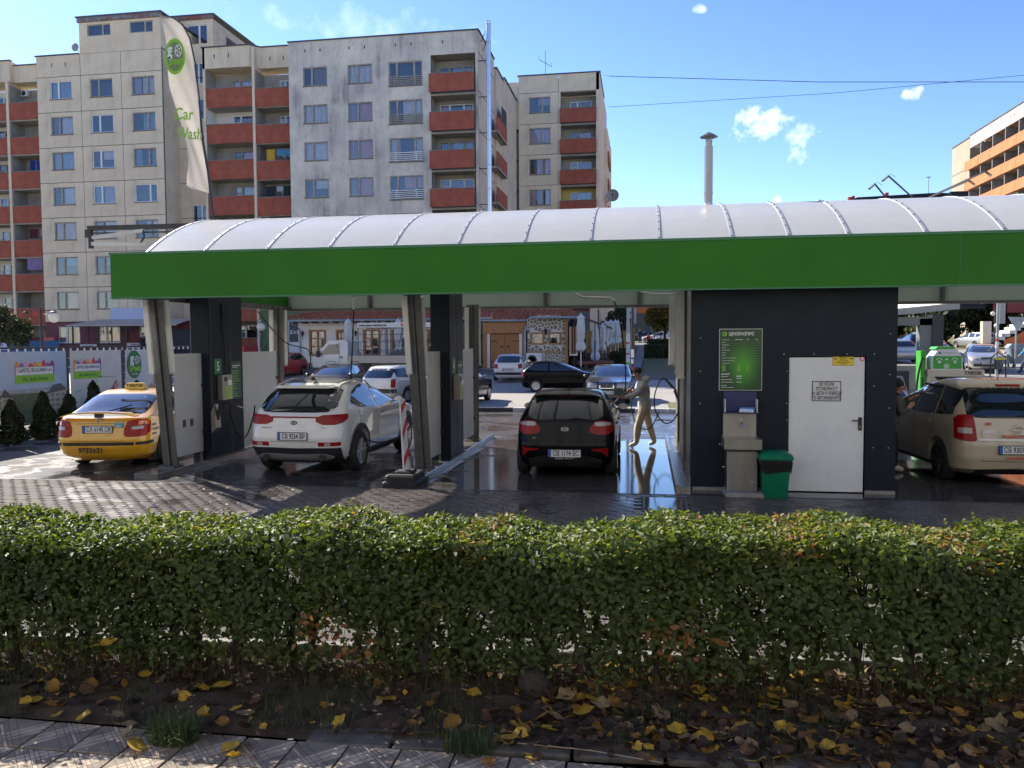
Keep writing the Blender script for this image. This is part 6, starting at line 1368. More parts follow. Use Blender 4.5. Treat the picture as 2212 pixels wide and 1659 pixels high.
# ================================================================== PEOPLE
def person(loc, J, label, mats, rz=0, hairm='hair', hood=False, face=0.0, group=None, hat=None, detail=True):
    """J: joint positions (metres, feet at z 0, facing +y before rz). One continuous skinned body; hair and hood are children."""
    t = thing('person', loc, label, 'person', group, rz)
    names = list(J); V = [Vector(J[n]) for n in names]; ix = {n:i for i,n in enumerate(names)}
    rad = dict(pelvis=.160,waist=.155,chest=.190,neckb=.085,neck=.052,head0=.06,head1=.092,head2=.085,hipL=.112,hipR=.112,kneeL=.088,kneeR=.088,ankL=.066,ankR=.066,toeL=.040,toeR=.040,heelL=.045,heelR=.045,
               shL=.100,shR=.100,elL=.070,elR=.070,wrL=.036,wrR=.036,haL=.040,haR=.040)
    E_ = [('pelvis','waist'),('waist','chest'),('chest','neckb'),('neckb','neck'),('neck','head0'),('head0','head1'),('head1','head2')]
    for s_ in 'LR': E_ += [('pelvis','hip'+s_),('hip'+s_,'knee'+s_),('knee'+s_,'ank'+s_),('ank'+s_,'toe'+s_),('chest','sh'+s_),('sh'+s_,'el'+s_),('el'+s_,'wr'+s_),('wr'+s_,'ha'+s_)]
    # extra ring points so limbs taper between joints
    vs = list(V); rs = [rad[n] for n in names]; ed = []; bone = []
    for a, b in E_:
        ia, ib = ix[a], ix[b]; L = (V[ia]-V[ib]).length; k = 2 if L > .22 else 0; prev = ia
        for q in range(k):
            f_ = (q+1)/(k+1); vs.append(V[ia].lerp(V[ib], f_)); bulge = 1.0
            if a.startswith('knee') and q == 0: bulge = 1.12
            rs.append((rad[a]*(1-f_)+rad[b]*f_)*bulge); ed.append((prev, len(vs)-1)); prev = len(vs)-1
        ed.append((prev, ib))
    # fingers
    if detail:
        for s_ in 'LR':
            h = V[ix['ha'+s_]]; d = (h-V[ix['wr'+s_]]).normalized(); side = d.cross(Vector((0,0,1))).normalized(); dn = d.cross(side).normalized()
            if dn.z > 0: dn = -dn
            for q in range(4):
                o = side*(.030-.02*q); l = (.036,.042,.040,.030)[q]
                a0 = h+o*.6; p1 = h+o+d*l; p2 = p1+(d*.3+dn*.9).normalized()*.03; p3 = p2+(-d*.7+dn*.5).normalized()*.022
                n0 = len(vs); vs += [p1,p2,p3]; rs += [.011,.0095,.008]; ed += [(ix['ha'+s_],n0),(n0,n0+1),(n0+1,n0+2)]
            b0 = h-d*.03; p1 = b0+side*.045+dn*.01; p2 = p1+d*.035+dn*.015; n0 = len(vs); vs += [p1,p2]; rs += [.013,.010]; ed += [(ix['wr'+s_],n0),(n0,n0+1)]
    me = bpy.data.meshes.new('body'); me.from_pydata([tuple(v) for v in vs], ed, []); o = bpy.data.objects.new('tmp', me); COL.objects.link(o)
    md = o.modifiers.new('s', 'SKIN'); md.use_smooth_shade = True
    sv = me.skin_vertices[0].data
    for i, r_ in enumerate(rs): sv[i].radius = (r_, r_)
    for n in ('pelvis','waist','chest'): 
        sv[ix[n]].radius = (rad[n]*1.08, rad[n]*.78)
    sv[ix['pelvis']].use_root = True
    sb = o.modifiers.new('d', 'SUBSURF'); sb.levels = 1; sb.render_levels = 1
    dg = bpy.context.evaluated_depsgraph_get(); dg.update(); r = bpy.data.meshes.new_from_object(o.evaluated_get(dg)); bpy.data.objects.remove(o)
    r.name = 'body'; r.materials.clear(); ml = ['skin', mats['top'], mats['legs'], mats['shoe'], 'hair']
    for m_ in ml: r.materials.append(MT[m_] if isinstance(m_, str) else m_)
    seg = [(V[ix[a]], V[ix[b]], a, b) for a,b in E_]
    def cls(p):
        best = None
        for a,b,na,nb in seg:
            d = b-a; u = max(0, min(1, (p-a).dot(d)/max(d.length_squared,1e-9))); q = (p-(a+d*u)).length-(rad[na]*(1-u)+rad[nb]*u)
            if best is None or q < best[0]: best = (q, na, nb, u)
        _, na, nb, u = best
        if nb.startswith(('ha',)): return 0
        if nb.startswith('wr'): return 1 if u < .86 else 0
        if nb in ('head0','head1','head2'): return 0
        if nb == 'neck': return 0 if u > .45 else 1
        if nb.startswith('toe'): return 3
        if nb.startswith('ank'): return 2 if u < .96 else 3
        if nb.startswith(('knee','hip')): return 2
        if na == 'pelvis' and nb == 'waist': return 1 if u > .12 else 2
        return 1
    idx = [cls(r.vertices[p.vertices[0]].co.lerp(r.vertices[p.vertices[len(p.vertices)//2]].co, .5)) for p in r.polygons]
    r.polygons.foreach_set('material_index', idx); r.polygons.foreach_set('use_smooth', [True]*len(idx))
    b = bpy.data.objects.new('body', r); COL.objects.link(b); b.parent = t
    # head details
    h1 = V[ix['head1']]; upv = (V[ix['head2']]-V[ix['head0']]).normalized(); fd = Vector((math.sin(face), math.cos(face), 0)); fd = (fd-upv*fd.dot(upv)).normalized(); sd_ = fd.cross(upv)
    hd = MB().mat('skin'); 
    def blob(mb, c, a, b_, cc, n=10, m=7, zmin=-1.0, cut=None):
        L = []
        for j in range(m+1):
            f_ = math.pi*(j/m); L.append([tuple(c+sd_*(a*math.sin(f_)*math.cos(2*math.pi*k/n))+fd*(b_*math.sin(f_)*math.sin(2*math.pi*k/n))+upv*(cc*math.cos(f_))) for k in range(n)])
        mb.rings(L)
    hc = h1+upv*.02
    blob(hd, hc+fd*.093-upv*.015, .012,.022,.022); 
    for s_ in (1,-1): blob(hd, hc+sd_*(s_*.085)-upv*.01, .012,.022,.032, 8, 5)
    _loc(hd, 'nose_and_ears', t, 60)
    ey = MB().mat('ink')
    for s_ in (1,-1): blob(ey, hc+fd*.083+sd_*(s_*.032)+upv*.014, .012,.006,.006, 8, 4)
    ey.mat(mat('lips',(.3,.1,.08),.5)); blob(ey, hc+fd*.082-upv*.052, .024,.008,.006, 8, 4); _loc(ey, 'eyes_and_mouth', t, 60)
    hr = MB().mat(hairm); blob(hr, hc+upv*.045-fd*.030, .098,.098,.086, 16, 10); _loc(hr, 'beanie' if hat else 'hair', t, 60)
    if hood:
        hh = MB().mat(mats['top']); nb = V[ix['neckb']]; blob(hh, nb+upv*.03-fd*.09, .145,.10,.085, 14, 8); _loc(hh, 'hood', t, 60)
    if detail:
        jk = MB().mat(mats['top']); w0 = V[ix['pelvis']]; L = []
        for z_, s1 in ((-.10,1.05),(-.02,1.08),(.08,1.0)): L.append([(w0.x+.175*s1*math.cos(a*math.pi/8), w0.y+.135*s1*math.sin(a*math.pi/8), w0.z+z_+.008*math.sin(a*2.3)) for a in range(16)])
        jk.rings(L, cap=False); _loc(jk, 'jacket_hem', t, 60)
    return t
def pose(**k):
    d = dict(pelvis=(0,0,.95),waist=(0,0,1.10),chest=(0,.01,1.33),neckb=(0,0,1.46),neck=(0,.01,1.52),head0=(0,.02,1.56),head1=(0,.03,1.63),head2=(0,.025,1.69),
      hipL=(-.10,0,.90),kneeL=(-.11,.02,.49),ankL=(-.11,0,.09),toeL=(-.12,.16,.04),hipR=(.10,0,.90),kneeR=(.11,.02,.49),ankR=(.11,0,.09),toeR=(.12,.16,.04),
      shL=(-.19,0,1.40),elL=(-.25,.0,1.13),wrL=(-.25,.08,.89),haL=(-.25,.11,.81),shR=(.19,0,1.40),elR=(.25,0,1.13),wrR=(.25,.08,.89),haR=(.25,.11,.81))
    d.update(k); return d
# the man with the lance: facing left towards the car, legs astride, both hands on the lance. Local +y is the way he faces (world -x)
m1 = person((-.02,17.95,0), pose(pelvis=(0,.0,.93),waist=(0,.0,1.09),chest=(0,.035,1.31),neckb=(0,.055,1.44),neck=(0,.10,1.49),head0=(0,.13,1.53),head1=(0,.165,1.60),head2=(0,.15,1.67),
    hipL=(-.10,.02,.89),kneeL=(-.12,.16,.48),ankL=(-.14,.20,.10),toeL=(-.15,.37,.05),hipR=(.10,-.03,.89),kneeR=(.13,-.13,.49),ankR=(.14,-.26,.09),toeR=(.15,-.13,.04),
    shL=(-.19,.06,1.37),elL=(-.26,.26,1.16),wrL=(-.14,.48,1.10),haL=(-.10,.57,1.11),shR=(.19,.05,1.37),elR=(.27,.14,1.12),wrR=(.10,.25,1.20),haR=(.03,.31,1.25)),
    'man in grey camouflage hooded jacket and khaki trousers holding a spray lance', dict(top='jacket',legs='trouser',shoe='shoe'), R(90+12), hood=True, face=0)
tl_ = thing('spray_lance', (-.5,17.9,1.1), 'spray lance held in both hands by the man in khaki trousers', 'spray lance')
MB().mat('black').tube([(-.26,17.98,1.32),(-.36,17.96,1.22),(-.50,17.9,1.12)],.024,8).tube([(-.26,17.98,1.32),(-.22,17.98,1.22)],.02,6).tube([(-.50,17.9,1.12),(-.58,17.86,1.06)],.016,6).build('grip', tl_); MB().mat('alu').tube([(-.58,17.86,1.06),(-.78,17.76,.90)],.009,6).build('barrel', tl_)
hose([(-.25,17.98,1.24),(-.30,17.9,.9),(-.2,17.8,.55),(-.02,17.7,.42),(.15,17.7,.5),(.3,17.75,.8)], .012, 'slack hose drooping behind the man in khaki trousers')
# second washer, half hidden by the kiosk corner, facing right
m2 = person((4.20,14.95,0), pose(pelvis=(0,.0,.86),waist=(0,.02,1.0),chest=(0,.06,1.22),neckb=(0,.08,1.34),neck=(0,.10,1.39),head0=(0,.12,1.42),head1=(0,.14,1.49),head2=(0,.13,1.55),
    hipL=(-.10,.02,.82),kneeL=(-.12,.09,.45),ankL=(-.12,.10,.09),toeL=(-.12,.27,.04),hipR=(.10,-.02,.82),kneeR=(.12,-.04,.45),ankR=(.12,-.10,.09),toeR=(.12,.06,.04),
    shL=(-.18,.08,1.28),elL=(-.22,.20,1.12),wrL=(-.15,.36,1.30),haL=(-.12,.44,1.38),shR=(.18,.08,1.27),elR=(.24,.10,1.05),wrR=(.18,.24,1.16),haR=(.12,.30,1.22)),
    'person in black beanie and dark jacket spraying the beige taxi beside the kiosk', dict(top='greyc',legs='darkc',shoe='shoe'), R(-90), hairm='darkc', hat=True)
t2_ = thing('spray_lance', (4.6,14.9,1.35), 'spray lance aimed at the beige taxi window', 'spray lance')
MB().mat('black').tube([(4.40,15.02,1.27),(4.62,15.05,1.39),(4.78,15.0,1.40)],.018,8).build('grip', t2_); MB().mat('alu').tube([(4.78,15.0,1.40),(4.95,14.95,1.39)],.008,6).build('barrel', t2_)
person((19.95,46.95,H(46.95)), pose(kneeL=(-.11,.22,.50),ankL=(-.11,.30,.12),toeL=(-.12,.45,.05),kneeR=(.11,-.08,.50),ankR=(.11,-.28,.12),toeR=(.12,-.14,.05),elR=(.25,.16,1.13),wrR=(.25,.33,.95),haR=(.25,.38,.88)),
    'pedestrian in blue jacket and jeans walking at the right edge of the frame', dict(top='lblue',legs='jean',shoe='darkc'), R(75), detail=False)
person((-.62,98,H(98)), pose(kneeL=(-.11,.10,.49),ankL=(-.11,.02,.1),kneeR=(.11,.02,.49)), 'distant walker in dark blue on the path between the hedges', dict(top='darkc',legs='jean',shoe='darkc'), 0, detail=False)
person((-37.9,57,1.35), pose(elL=(-.26,.14,1.18),wrL=(-.12,.16,1.40),haL=(-.08,.13,1.50)), 'man in black telephoning in front of the burgundy shop wall', dict(top='darkc',legs='darkc',shoe='darkc'), R(180), detail=False)
person((.35,93,H(93)), pose(pelvis=(0,0,.62),waist=(0,0,.75),chest=(0,.01,.9),neckb=(0,0,1.0),neck=(0,.01,1.04),head0=(0,.02,1.07),head1=(0,.03,1.13),head2=(0,.02,1.17),hipL=(-.08,0,.58),kneeL=(-.08,.02,.32),ankL=(-.08,0,.08),toeL=(-.08,.12,.04),hipR=(.08,0,.58),kneeR=(.08,.02,.32),ankR=(.08,0,.08),toeR=(.08,.12,.04),shL=(-.14,0,.95),elL=(-.2,0,.77),wrL=(-.2,.05,.6),haL=(-.2,.07,.55),shR=(.14,0,.95),elR=(.2,0,.77),wrR=(.2,.05,.6),haR=(.2,.07,.55)),
    'small distant figure in red beside the path', dict(top='red',legs='red',shoe='darkc'), 0, detail=False)
# ================================================================== RESTAURANT
RY = 52.0; gz = .70
RS = thing('restaurant', (-15,RY,gz), 'low white tavern with red tiled roof, oak windows and a wooden double door', 'restaurant')
wc = [-21.73,-19.83,-17.94,-16.0,-14.1]
hs = [(c-.60,c+.60,1.42,3.17) for c in wc]
MB().mat('white').holes(-23.1,-11.6,.95,3.9,RY,hs,.16).build('wall', RS, fix=False)
MB().mat('wood').box(-23.1,RY-.02,.80,-11.6,RY+.1,.95).mat('stone').box(-23.2,RY+.02,.2,-11.6,RY+.2,.80).build('plinth', RS)
MB().mat('white').add([(-23.1,RY,.6),(-23.1,64,.6),(-23.1,64,3.9),(-23.1,RY,3.9)],[(0,1,2,3)]).build('side_wall', RS, fix=False)
MB().mat('room').box(-23.0,RY+.45,.3,-11.6,RY+.6,3.85).box(-7.1,50.45,.6,-4.8,50.6,3.7).build('inner_wall', RS)
def tavern_window(par, cx, y, z0, z1, w, curt=True, small=False):
    t_ = .13 if not small else .11; f = MB().mat('wood')
    f.box(cx-w/2,y-.05,z0,cx+w/2,y+.08,z0+t_).box(cx-w/2,y-.05,z1-t_,cx+w/2,y+.08,z1).box(cx-w/2,y-.05,z0+t_,cx-w/2+t_,y+.08,z1-t_).box(cx+w/2-t_,y-.05,z0+t_,cx+w/2,y+.08,z1-t_)
    if not small:
        f.box(cx-.05,y+.0,z0+t_,cx+.05,y+.06,z1-t_)
        for q in (.35,.66): f.box(cx-w/2+t_,y+.01,z0+(z1-z0)*q-.04,cx+w/2-t_,y+.055,z0+(z1-z0)*q+.04)
    o = f.build('window', par, at=(cx,y,z0))
    MB().mat('pane').box(cx-w/2+t_,y+.065,z0+t_,cx+w/2-t_,y+.07,z1-t_).build('pane', o, at=(cx,y,z0)); MB().mat('room').box(cx-w/2,y+.35,z0,cx+w/2,y+.36,z1).build('room', o, at=(cx,y,z0))
    for s_ in (1,-1):
        vs=[];fs=[]
        for i in range(9):
            u=i/8
            for j in range(4): v=j/3; x=cx+s_*(w/2-t_-(w*.27)*(1-.75*math.sin(v*math.pi*.5)**.8*1)*u); vs.append((x,y+.14+.02*math.sin(i*2.5),z1-t_-(z1-z0-2*t_)*v*.9))
        for i in range(8):
            for j in range(3): q=i*4+j; fs.append((q,q+1,q+5,q+4))
        MB().mat('lace').add(vs,fs).build('curtain', o, at=(cx,y,z0), fix=False)
for c in wc: tavern_window(RS, c, RY, 1.42, 3.17, 1.2)
for x in (-22.69,-18.96):
    lt = MB().mat('iron').tube([(x,RY,2.55),(x,RY-.25,2.6),(x,RY-.25,2.72)],.02,5).lathe([(.05,0),(.10,.22),(.12,.24),(.03,.38),(.01,.42)],(x,RY-.25,2.72),6).build('wall_lantern', RS)
def pantiles(par, x0, x1, y0, z0, y1, z1, rows, pitch=.34, hipL=0, hipR=0, name='roof_tiles'):
    # rows of curved tiles; each run is a ribbed strip stepping over the one below
    mb = MB().mat('roof')
    for r_ in range(rows):
        a, b = r_/rows, (r_+1)/rows
        xa = x0+hipL*a; xb = x1-hipR*a; n = max(2, int((xb-xa)/(pitch/4)))
        ya_, za_ = y0+(y1-y0)*a, z0+(z1-z0)*a+.09; yb_, zb_ = y0+(y1-y0)*b, z0+(z1-z0)*b+.012
        vs=[];fs=[]
        for i in range(n+1):
            x = xa+(xb-xa)*i/n; h = .09*abs(math.sin(math.pi*(x-x0)/pitch)); jit = .006*math.sin(i*1.7+r_*3)
            vs += [(x,ya_,za_-.035+h*.2),(x,ya_,za_+h+jit),(x,yb_,zb_+h+jit)]
        for i in range(n): q=3*i; fs += [(q,q+3,q+4,q+1),(q+1,q+4,q+5,q+2)]
        mb.add(vs,fs)
    o = mb.build(name, par, at=(x0,y0,z0), smooth=50); o['kind'] = 'stuff'; return o
pantiles(RS, -23.75, -9.2, 51.0, 3.80, 55.2, 5.0, 12, hipL=4.6)
pantiles(RS, -9.6, -7.0, 50.4, 3.62, 55.2, 5.0, 12)
pantiles(RS, -7.1, -4.0, 49.3, 3.82, 55.2, 5.35, 13, hipR=2.2)
vs = []
rt_ = MB().mat('roof')
for i in range(14): a = i/14; rt_.tube([(-23.7+4.6*a,51.0+4.2*a,3.92+1.2*a),(-23.7+4.6*(a+.06),51.0+4.2*(a+.06),3.95+1.2*(a+.06))],[.12,.09],7)
rt_.build('ridge_tiles', RS)
MB().mat('wood').box(-23.6,51.02,3.70,-11,51.1,3.78).mat('pole').tube([(-23.6,50.95,3.74),(-9.6,50.95,3.76)],.07,8).tube([(-6.95,49.25,3.76),(-3.95,49.25,3.76)],.07,8).tube([(-9.7,50.4,3.6),(-6.95,50.3,3.6)],.06,8).build('gutter', RS)
raf = MB().mat('woodd')
for i in range(17): raf.box(-23.2+i*.72,51.1,3.60,-23.1+i*.72,52,3.72)
raf.build('rafter_end', RS)
MB().mat('pole').tube([(-23.1,50.95,3.7),(-23.1,51.1,3.5),(-22.95,51.9,3.2),(-22.95,51.9,.8)],.06,7).tube([(-17.25,50.95,3.7),(-17.2,51.1,3.5),(-16.95,51.9,3.2),(-16.95,51.9,.8)],.06,7).tube([(-7.2,50.2,3.6),(-7.2,50.1,3.3),(-7.35,50.0,2.9),(-7.35,50.0,.7)],.06,7).build('downpipe', RS)
# porch with the double door
MB().mat('wood').box(-10.1,50.45,2.82,-7.35,50.6,3.5).box(-10.1,50.4,.62,-9.85,50.6,2.82).box(-7.6,50.4,.62,-7.42,50.6,2.82).mat('white').box(-9.85,50.5,.62,-9.68,50.62,2.80).box(-7.80,50.5,.62,-7.6,50.62,2.80).build('porch', RS)
MB().mat('room').box(-11.6,50.9,.6,-7.4,52,3.6).build('porch_recess', RS)
for s_, xa, xb in ((1,-9.66,-8.73),(2,-8.71,-7.80)):
    d_ = MB().mat('wood').box(xa,50.66,.68,xb,50.70,2.78).build('door', RS, at=(xa,50.66,.68))
    n = 5
    for i in range(n): MB().mat('wood').bbox(xa+.01+(xb-xa-.02)*i/n,50.62,.70,xa+(xb-xa-.02)*(i+1)/n,50.665,2.76,.008).build('plank', d_, at=(xa,50.66,.68))
    hx = xa+.05 if s_ == 1 else xb-.45
    MB().mat('iron').box(hx,50.60,1.0,hx+.4,50.62,1.06).box(hx,50.60,2.3,hx+.4,50.62,2.36).lathe([(.07,0),(.05,-.03)],(xb-.2 if s_ == 1 else xa+.2,50.6,2.0),10,'y').build('hinge_and_knob', d_, at=(xa,50.66,.68))
for x in (-10.2,-7.3): MB().mat('iron').lathe([(.06,0),(.12,.25),(.14,.28),(.03,.42)],(x,50.2,2.45),6).tube([(x,50.5,2.4),(x,50.2,2.45)],.02,5).build('wall_lantern', RS)
MB().mat('concrete').box(-10.6,49.2,.3,-7.1,50.5,.66).box(-10.8,48.8,.3,-6.9,49.2,.52).build('doorstep', RS)
# crazy stone walls: each stone a piece in white mortar
def stones(par, x0, x1, z0, z1, y, n, seed, holes=()):
    rr_ = random.Random(seed); pts = []
    tries = 0
    while len(pts) < n and tries < 6000:
        tries += 1; p = (rr_.uniform(x0,x1), rr_.uniform(z0,z1))
        if all((p[0]-q[0])**2+((p[1]-q[1])*1.15)**2 > ((x1-x0)*(z1-z0)/n)*.55 for q in pts): pts.append(p)
    for p in pts:
        if any(h[0]-.04 < p[0] < h[1]+.04 and h[2]-.04 < p[1] < h[3]+.04 for h in holes): continue
        poly = [(x0,z0),(x1,z0),(x1,z1),(x0,z1)]
        for q in pts:
            if q is p: continue
            mx, mz = (p[0]+q[0])/2, (p[1]+q[1])/2; nx_, nz_ = q[0]-p[0], q[1]-p[1]; L = math.hypot(nx_,nz_)
            if L > 1.2: continue
            mx -= nx_/L*.03; mz -= nz_/L*.03; new = []
            for i in range(len(poly)):
                a, b = poly[i], poly[(i+1)%len(poly)]; da = (a[0]-mx)*nx_+(a[1]-mz)*nz_; db = (b[0]-mx)*nx_+(b[1]-mz)*nz_
                if da <= 0: new.append(a)
                if da*db < 0: t_ = da/(da-db); new.append((a[0]+(b[0]-a[0])*t_, a[1]+(b[1]-a[1])*t_))
            poly = new
            if len(poly) < 3: break
        if len(poly) < 3: continue
        for h in holes:
            cx, cz = p
            if h[0]-.3 < cx < h[1]+.3 and h[2]-.3 < cz < h[3]+.3:
                poly = [(min(max(x, x0), x1), z) for x,z in poly]
                if cx < h[0]: poly = [(min(x,h[0]-.02),z) for x,z in poly]
                elif cx > h[1]: poly = [(max(x,h[1]+.02),z) for x,z in poly]
                elif cz > h[3]: poly = [(x,max(z,h[3]+.02)) for x,z in poly]
                elif cz < h[2]: poly = [(x,min(z,h[2]-.02)) for x,z in poly]
        cx = sum(a for a,b in poly)/len(poly); cz = sum(b for a,b in poly)/len(poly); k = len(poly)
        pr = rr_.uniform(.02,.045); ring = lambda s,yy: [(cx+(a-cx)*s, yy, cz+(b-cz)*s) for a,b in poly]
        MB().mat('stone').rings([ring(1,y+.02),ring(.97,y-pr*.5),ring(.80,y-pr)]).build('stone', par, at=(cx,y,cz))
SWN = [(-7.0,-6.2,2.10,2.87),(-5.88,-5.1,2.10,2.87)]
MB().mat('mortar').holes(-7.2,-4.72,.62,3.75,50.0,SWN,.14).build('stone_wall', RS, fix=False)
MB().mat('mortar').add([(-4.72,50,.6),(-4.72,56,.6),(-4.72,56,3.75),(-4.72,50,3.75)],[(0,1,2,3)]).box(-11.6,50.9,.62,-10.1,51.0,3.6).build('stone_wall', RS, fix=False)
stones(RS, -7.18,-4.74,1.72,3.70,50.0, 95, 3, SWN+[(-7.0,-5.1,2.0,2.1)] and SWN)
stones(RS, -6.1,-4.74,.66,1.60,50.0, 42, 5); stones(RS, -11.5,-10.15,.66,3.5,50.9, 60, 9)
MB().mat('wood').box(-7.2,49.93,1.62,-4.72,50.0,1.70).box(-4.86,49.9,.62,-4.70,50.02,3.75).build('timber_rail', RS)
for a,b,c,d in SWN: tavern_window(RS, (a+b)/2, 50.0, c, d, b-a+.06, True, True)
MB().mat('iron').lathe([(.05,0),(.10,.2),(.12,.22),(.03,.34)],(-6.04,49.8,2.75),6).build('wall_lantern', RS)
ac = thing('air_conditioner', (-6.75,49.8,.9), 'white outdoor air conditioning unit at the foot of the stone wall', 'air conditioner')
MB().mat('wwhite').bbox(-7.22,49.5,.78,-6.28,49.85,1.58,.02).build('casing', ac); g_ = MB().mat('iron').lathe([(.30,-.006),(.30,.0),(0,.0)],(-6.85,49.5,1.18),24,'y').mat('steel')
for q in range(5): g_.lathe([(.06+q*.05,-.012),(.07+q*.05,-.012),(.07+q*.05,-.006)],(-6.85,49.5,1.18),24,'y')
g_.mat('inkr').box(-6.45,49.49,1.4,-6.33,49.5,1.44).build('fan_grille', ac)
# side veranda with white posts and dark roof
ve = MB().mat('woodd').add([(-4.2,49.3,3.8),(-2.2,56,3.1),(-2.2,56,3.2),(-4.2,49.3,3.95),(-4.8,56,4.2)],[(0,1,2,3),(3,2,4)]).box(-4.4,50.2,.6,-4.3,56,3.6)
for i in range(5): ve.box(-4.30+i*.05,50.4+i*1.2,.6,-4.2+i*.05,50.5+i*1.2,3.5)
ve.mat('white').box(-4.60,50.05,1.5,-4.55,50.12,3.2).box(-4.2,50.3,1.5,-4.12,50.36,3.3).box(-4.6,50.05,1.42,-4.12,50.12,1.52)
for q in (0,1,2): ve.mat('wood').box(-4.54+q*.14,50.1,1.52,-4.46+q*.14,50.13,3.2)
ve.build('veranda', RS)
# terrace furniture, log rail
lg_ = thing('log_barrier', (-5.5,48.6,.6), 'long varnished log lying on supports along the tavern terrace', 'barrier')
MB().mat(mat('log_wood',(.16,.05,.03),.5,var=.3,scale=5)).tube([(-7.4,48.7,.95),(-6.0,48.7,.93)],.17,10).tube([(-4.0,48.9,.98),(-1.9,49.6,1.0)],.13,10).mat('woodd').box(-6.7,48.6,.55,-6.5,48.8,.8).box(-3.6,48.9,.55,-3.4,49.1,.88).box(-2.3,49.4,.55,-2.1,49.6,.88).build('log', lg_, smooth=50)
for i,(x,y) in enumerate(((-3.9,51.2),(-2.9,52.5),(-3.6,54.0))):
    tb_ = thing('picnic_table', (x,y,H(y)), ('dark timber table nearest the blue post on the terrace','dark timber table behind the first on the terrace','dark timber table at the back of the terrace')[i], 'table')
    z = H(y); MB().mat('woodd').box(x-.8,y-.4,z+.70,x+.8,y+.4,z+.76).build('tabletop', tb_); MB().mat('woodd').box(x-.8,y-.75,z+.40,x+.8,y-.5,z+.45).box(x-.8,y+.5,z+.40,x+.8,y+.75,z+.45).build('bench', tb_)
    for s_ in (-1,1): MB().mat('woodd').box(x+s_*.6-.05,y-.6,z,x+s_*.6+.05,y+.6,z+.4).box(x+s_*.6-.05,y-.1,z+.4,x+s_*.6+.05,y+.1,z+.7).build('leg', tb_)
# closed umbrellas
def umbrella(x, y, top, bot, label, r=.26, zb=None):
    g = H(y); t = thing('closed_umbrella', (x,y,g), label, 'umbrella', 'closed white umbrellas at the tavern')
    L = []; n = 18; hh = top-bot; sd0 = random.uniform(0,6)
    prof = [(0,.02),(.05,.10),(.13,.80),(.17,1.02),(.175,.74),(.30,.80),(.50,.86),(.68,.80),(.745,.55),(.76,.60),(.84,.92),(.93,1.0),(1.0,.8)]
    for f_, w_ in prof: L.append([(x+r*w_*(1+.20*math.sin(k*2*math.pi/n*6+sd0+f_*2)*min(1,f_*3))*math.cos(2*math.pi*k/n), y+r*w_*(1+.20*math.sin(k*2*math.pi/n*6+sd0+f_*2)*min(1,f_*3))*math.sin(2*math.pi*k/n), top-hh*f_-(.07*math.sin(k*2.4+sd0) if f_ >= 1 else 0)) for k in range(n)])
    MB().mat('umb').rings(L).build('canopy', t, smooth=70)
    MB().mat('wwhite').tube([(x,y,g),(x,y,top-.1)],.028,8).build('pole', t); MB().mat('steel').lathe([(.25,0),(.25,.06),(.04,.08),(.04,.3)],(x,y,g),12).build('base', t)
umbrella(-18.07,48,3.85,1.65,'closed white umbrella between the first two oak windows of the tavern')
umbrella(-14.86,48,3.85,1.50,'closed white umbrella behind the right part of the truck rack')
umbrella(-3.74,48,4.03,1.75,'nearest closed white umbrella before the stone corner, on a white pole', .27)
for i,(x,y,tp,bt) in enumerate(((-3.05,50.6,3.30,1.15),(-2.75,53,3.50,1.7),(-2.62,55.5,3.75,1.95),(-2.38,57,3.85,2.05),(-2.12,59,3.9,2.1),(-2.02,62,3.95,2.15))):
    umbrella(x,y,tp,bt,('closed umbrella lowest and nearest in the crowded row','second closed umbrella in the crowded row','third closed umbrella in the crowded row','fourth closed umbrella in the crowded row','fifth closed umbrella in the crowded row','closed umbrella standing apart at the right end of the row')[i],.26)
# ---- poles and fence behind
prop(MB().mat('blue').tube([(-3.0,49.4,.6),(-3.0,49.4,2.35)],.06,10).mat('iron').box(-3.03,49.37,2.35,-2.97,49.43,3.5).build('blue_post'), 'bright blue metal post on the tavern terrace', 'post')
lp = thing('lamp_post', (-.98,47.5,.5), 'grey metal lamp post plastered with torn red and white notices', 'lamp post')
MB().mat('pole').tube([(-.98,47.5,.5),(-.98,47.5,3.4)],.115,12).tube([(-.98,47.5,3.4),(-.98,47.5,7.0)],.095,12).tube([(-.98,47.5,7.0),(-.2,47.3,8.2),(.6,47.2,8.3)],.05,8).build('pole', lp, smooth=50)
nt_ = MB()
for i in range(16): nt_.mat(random.choice(['inkw','inkr','inkw','umb','inkw'])); z=1.1+i*.105; nt_.lathe([(.118,0),(.120,0),(.120,.08),(.118,.08)],(-.98,47.5,z),12)
nt_.mat('inkg').lathe([(.118,0),(.121,0),(.121,.14),(.118,.14)],(-.98,47.5,.95),12).build('notice', lp)
lp = thing('utility_pole', (-.62,40.3,.12), 'dark narrow utility pole just left of the man washing', 'pole')
MB().mat('iron').tube([(-.62,40.3,.1),(-.62,40.3,7)],.07,8).build('pole', lp); MB().mat('inkw').box(-.70,40.2,1.5,-.54,40.23,1.9).box(-.69,40.2,1.2,-.57,40.23,1.42).mat('inkr').box(-.68,40.2,.9,-.56,40.23,1.05).build('notice', lp)
yf_ = thing('timber_fence', (-2.5,66,1.2), 'yellow timber panel fence behind the row of closed umbrellas', 'fence')
pl_ = MB().mat('ylw').bbox(0,0,0,.98,.04,1.95,.006).mesh('board')
plk = MB().mat('ylw').bbox(0,0,0,.26,.035,1.95,.006).mesh('board')
for i in range(14): link('board', plk, yf_, (-4.9+i*.29, 64+.0, 1.15))
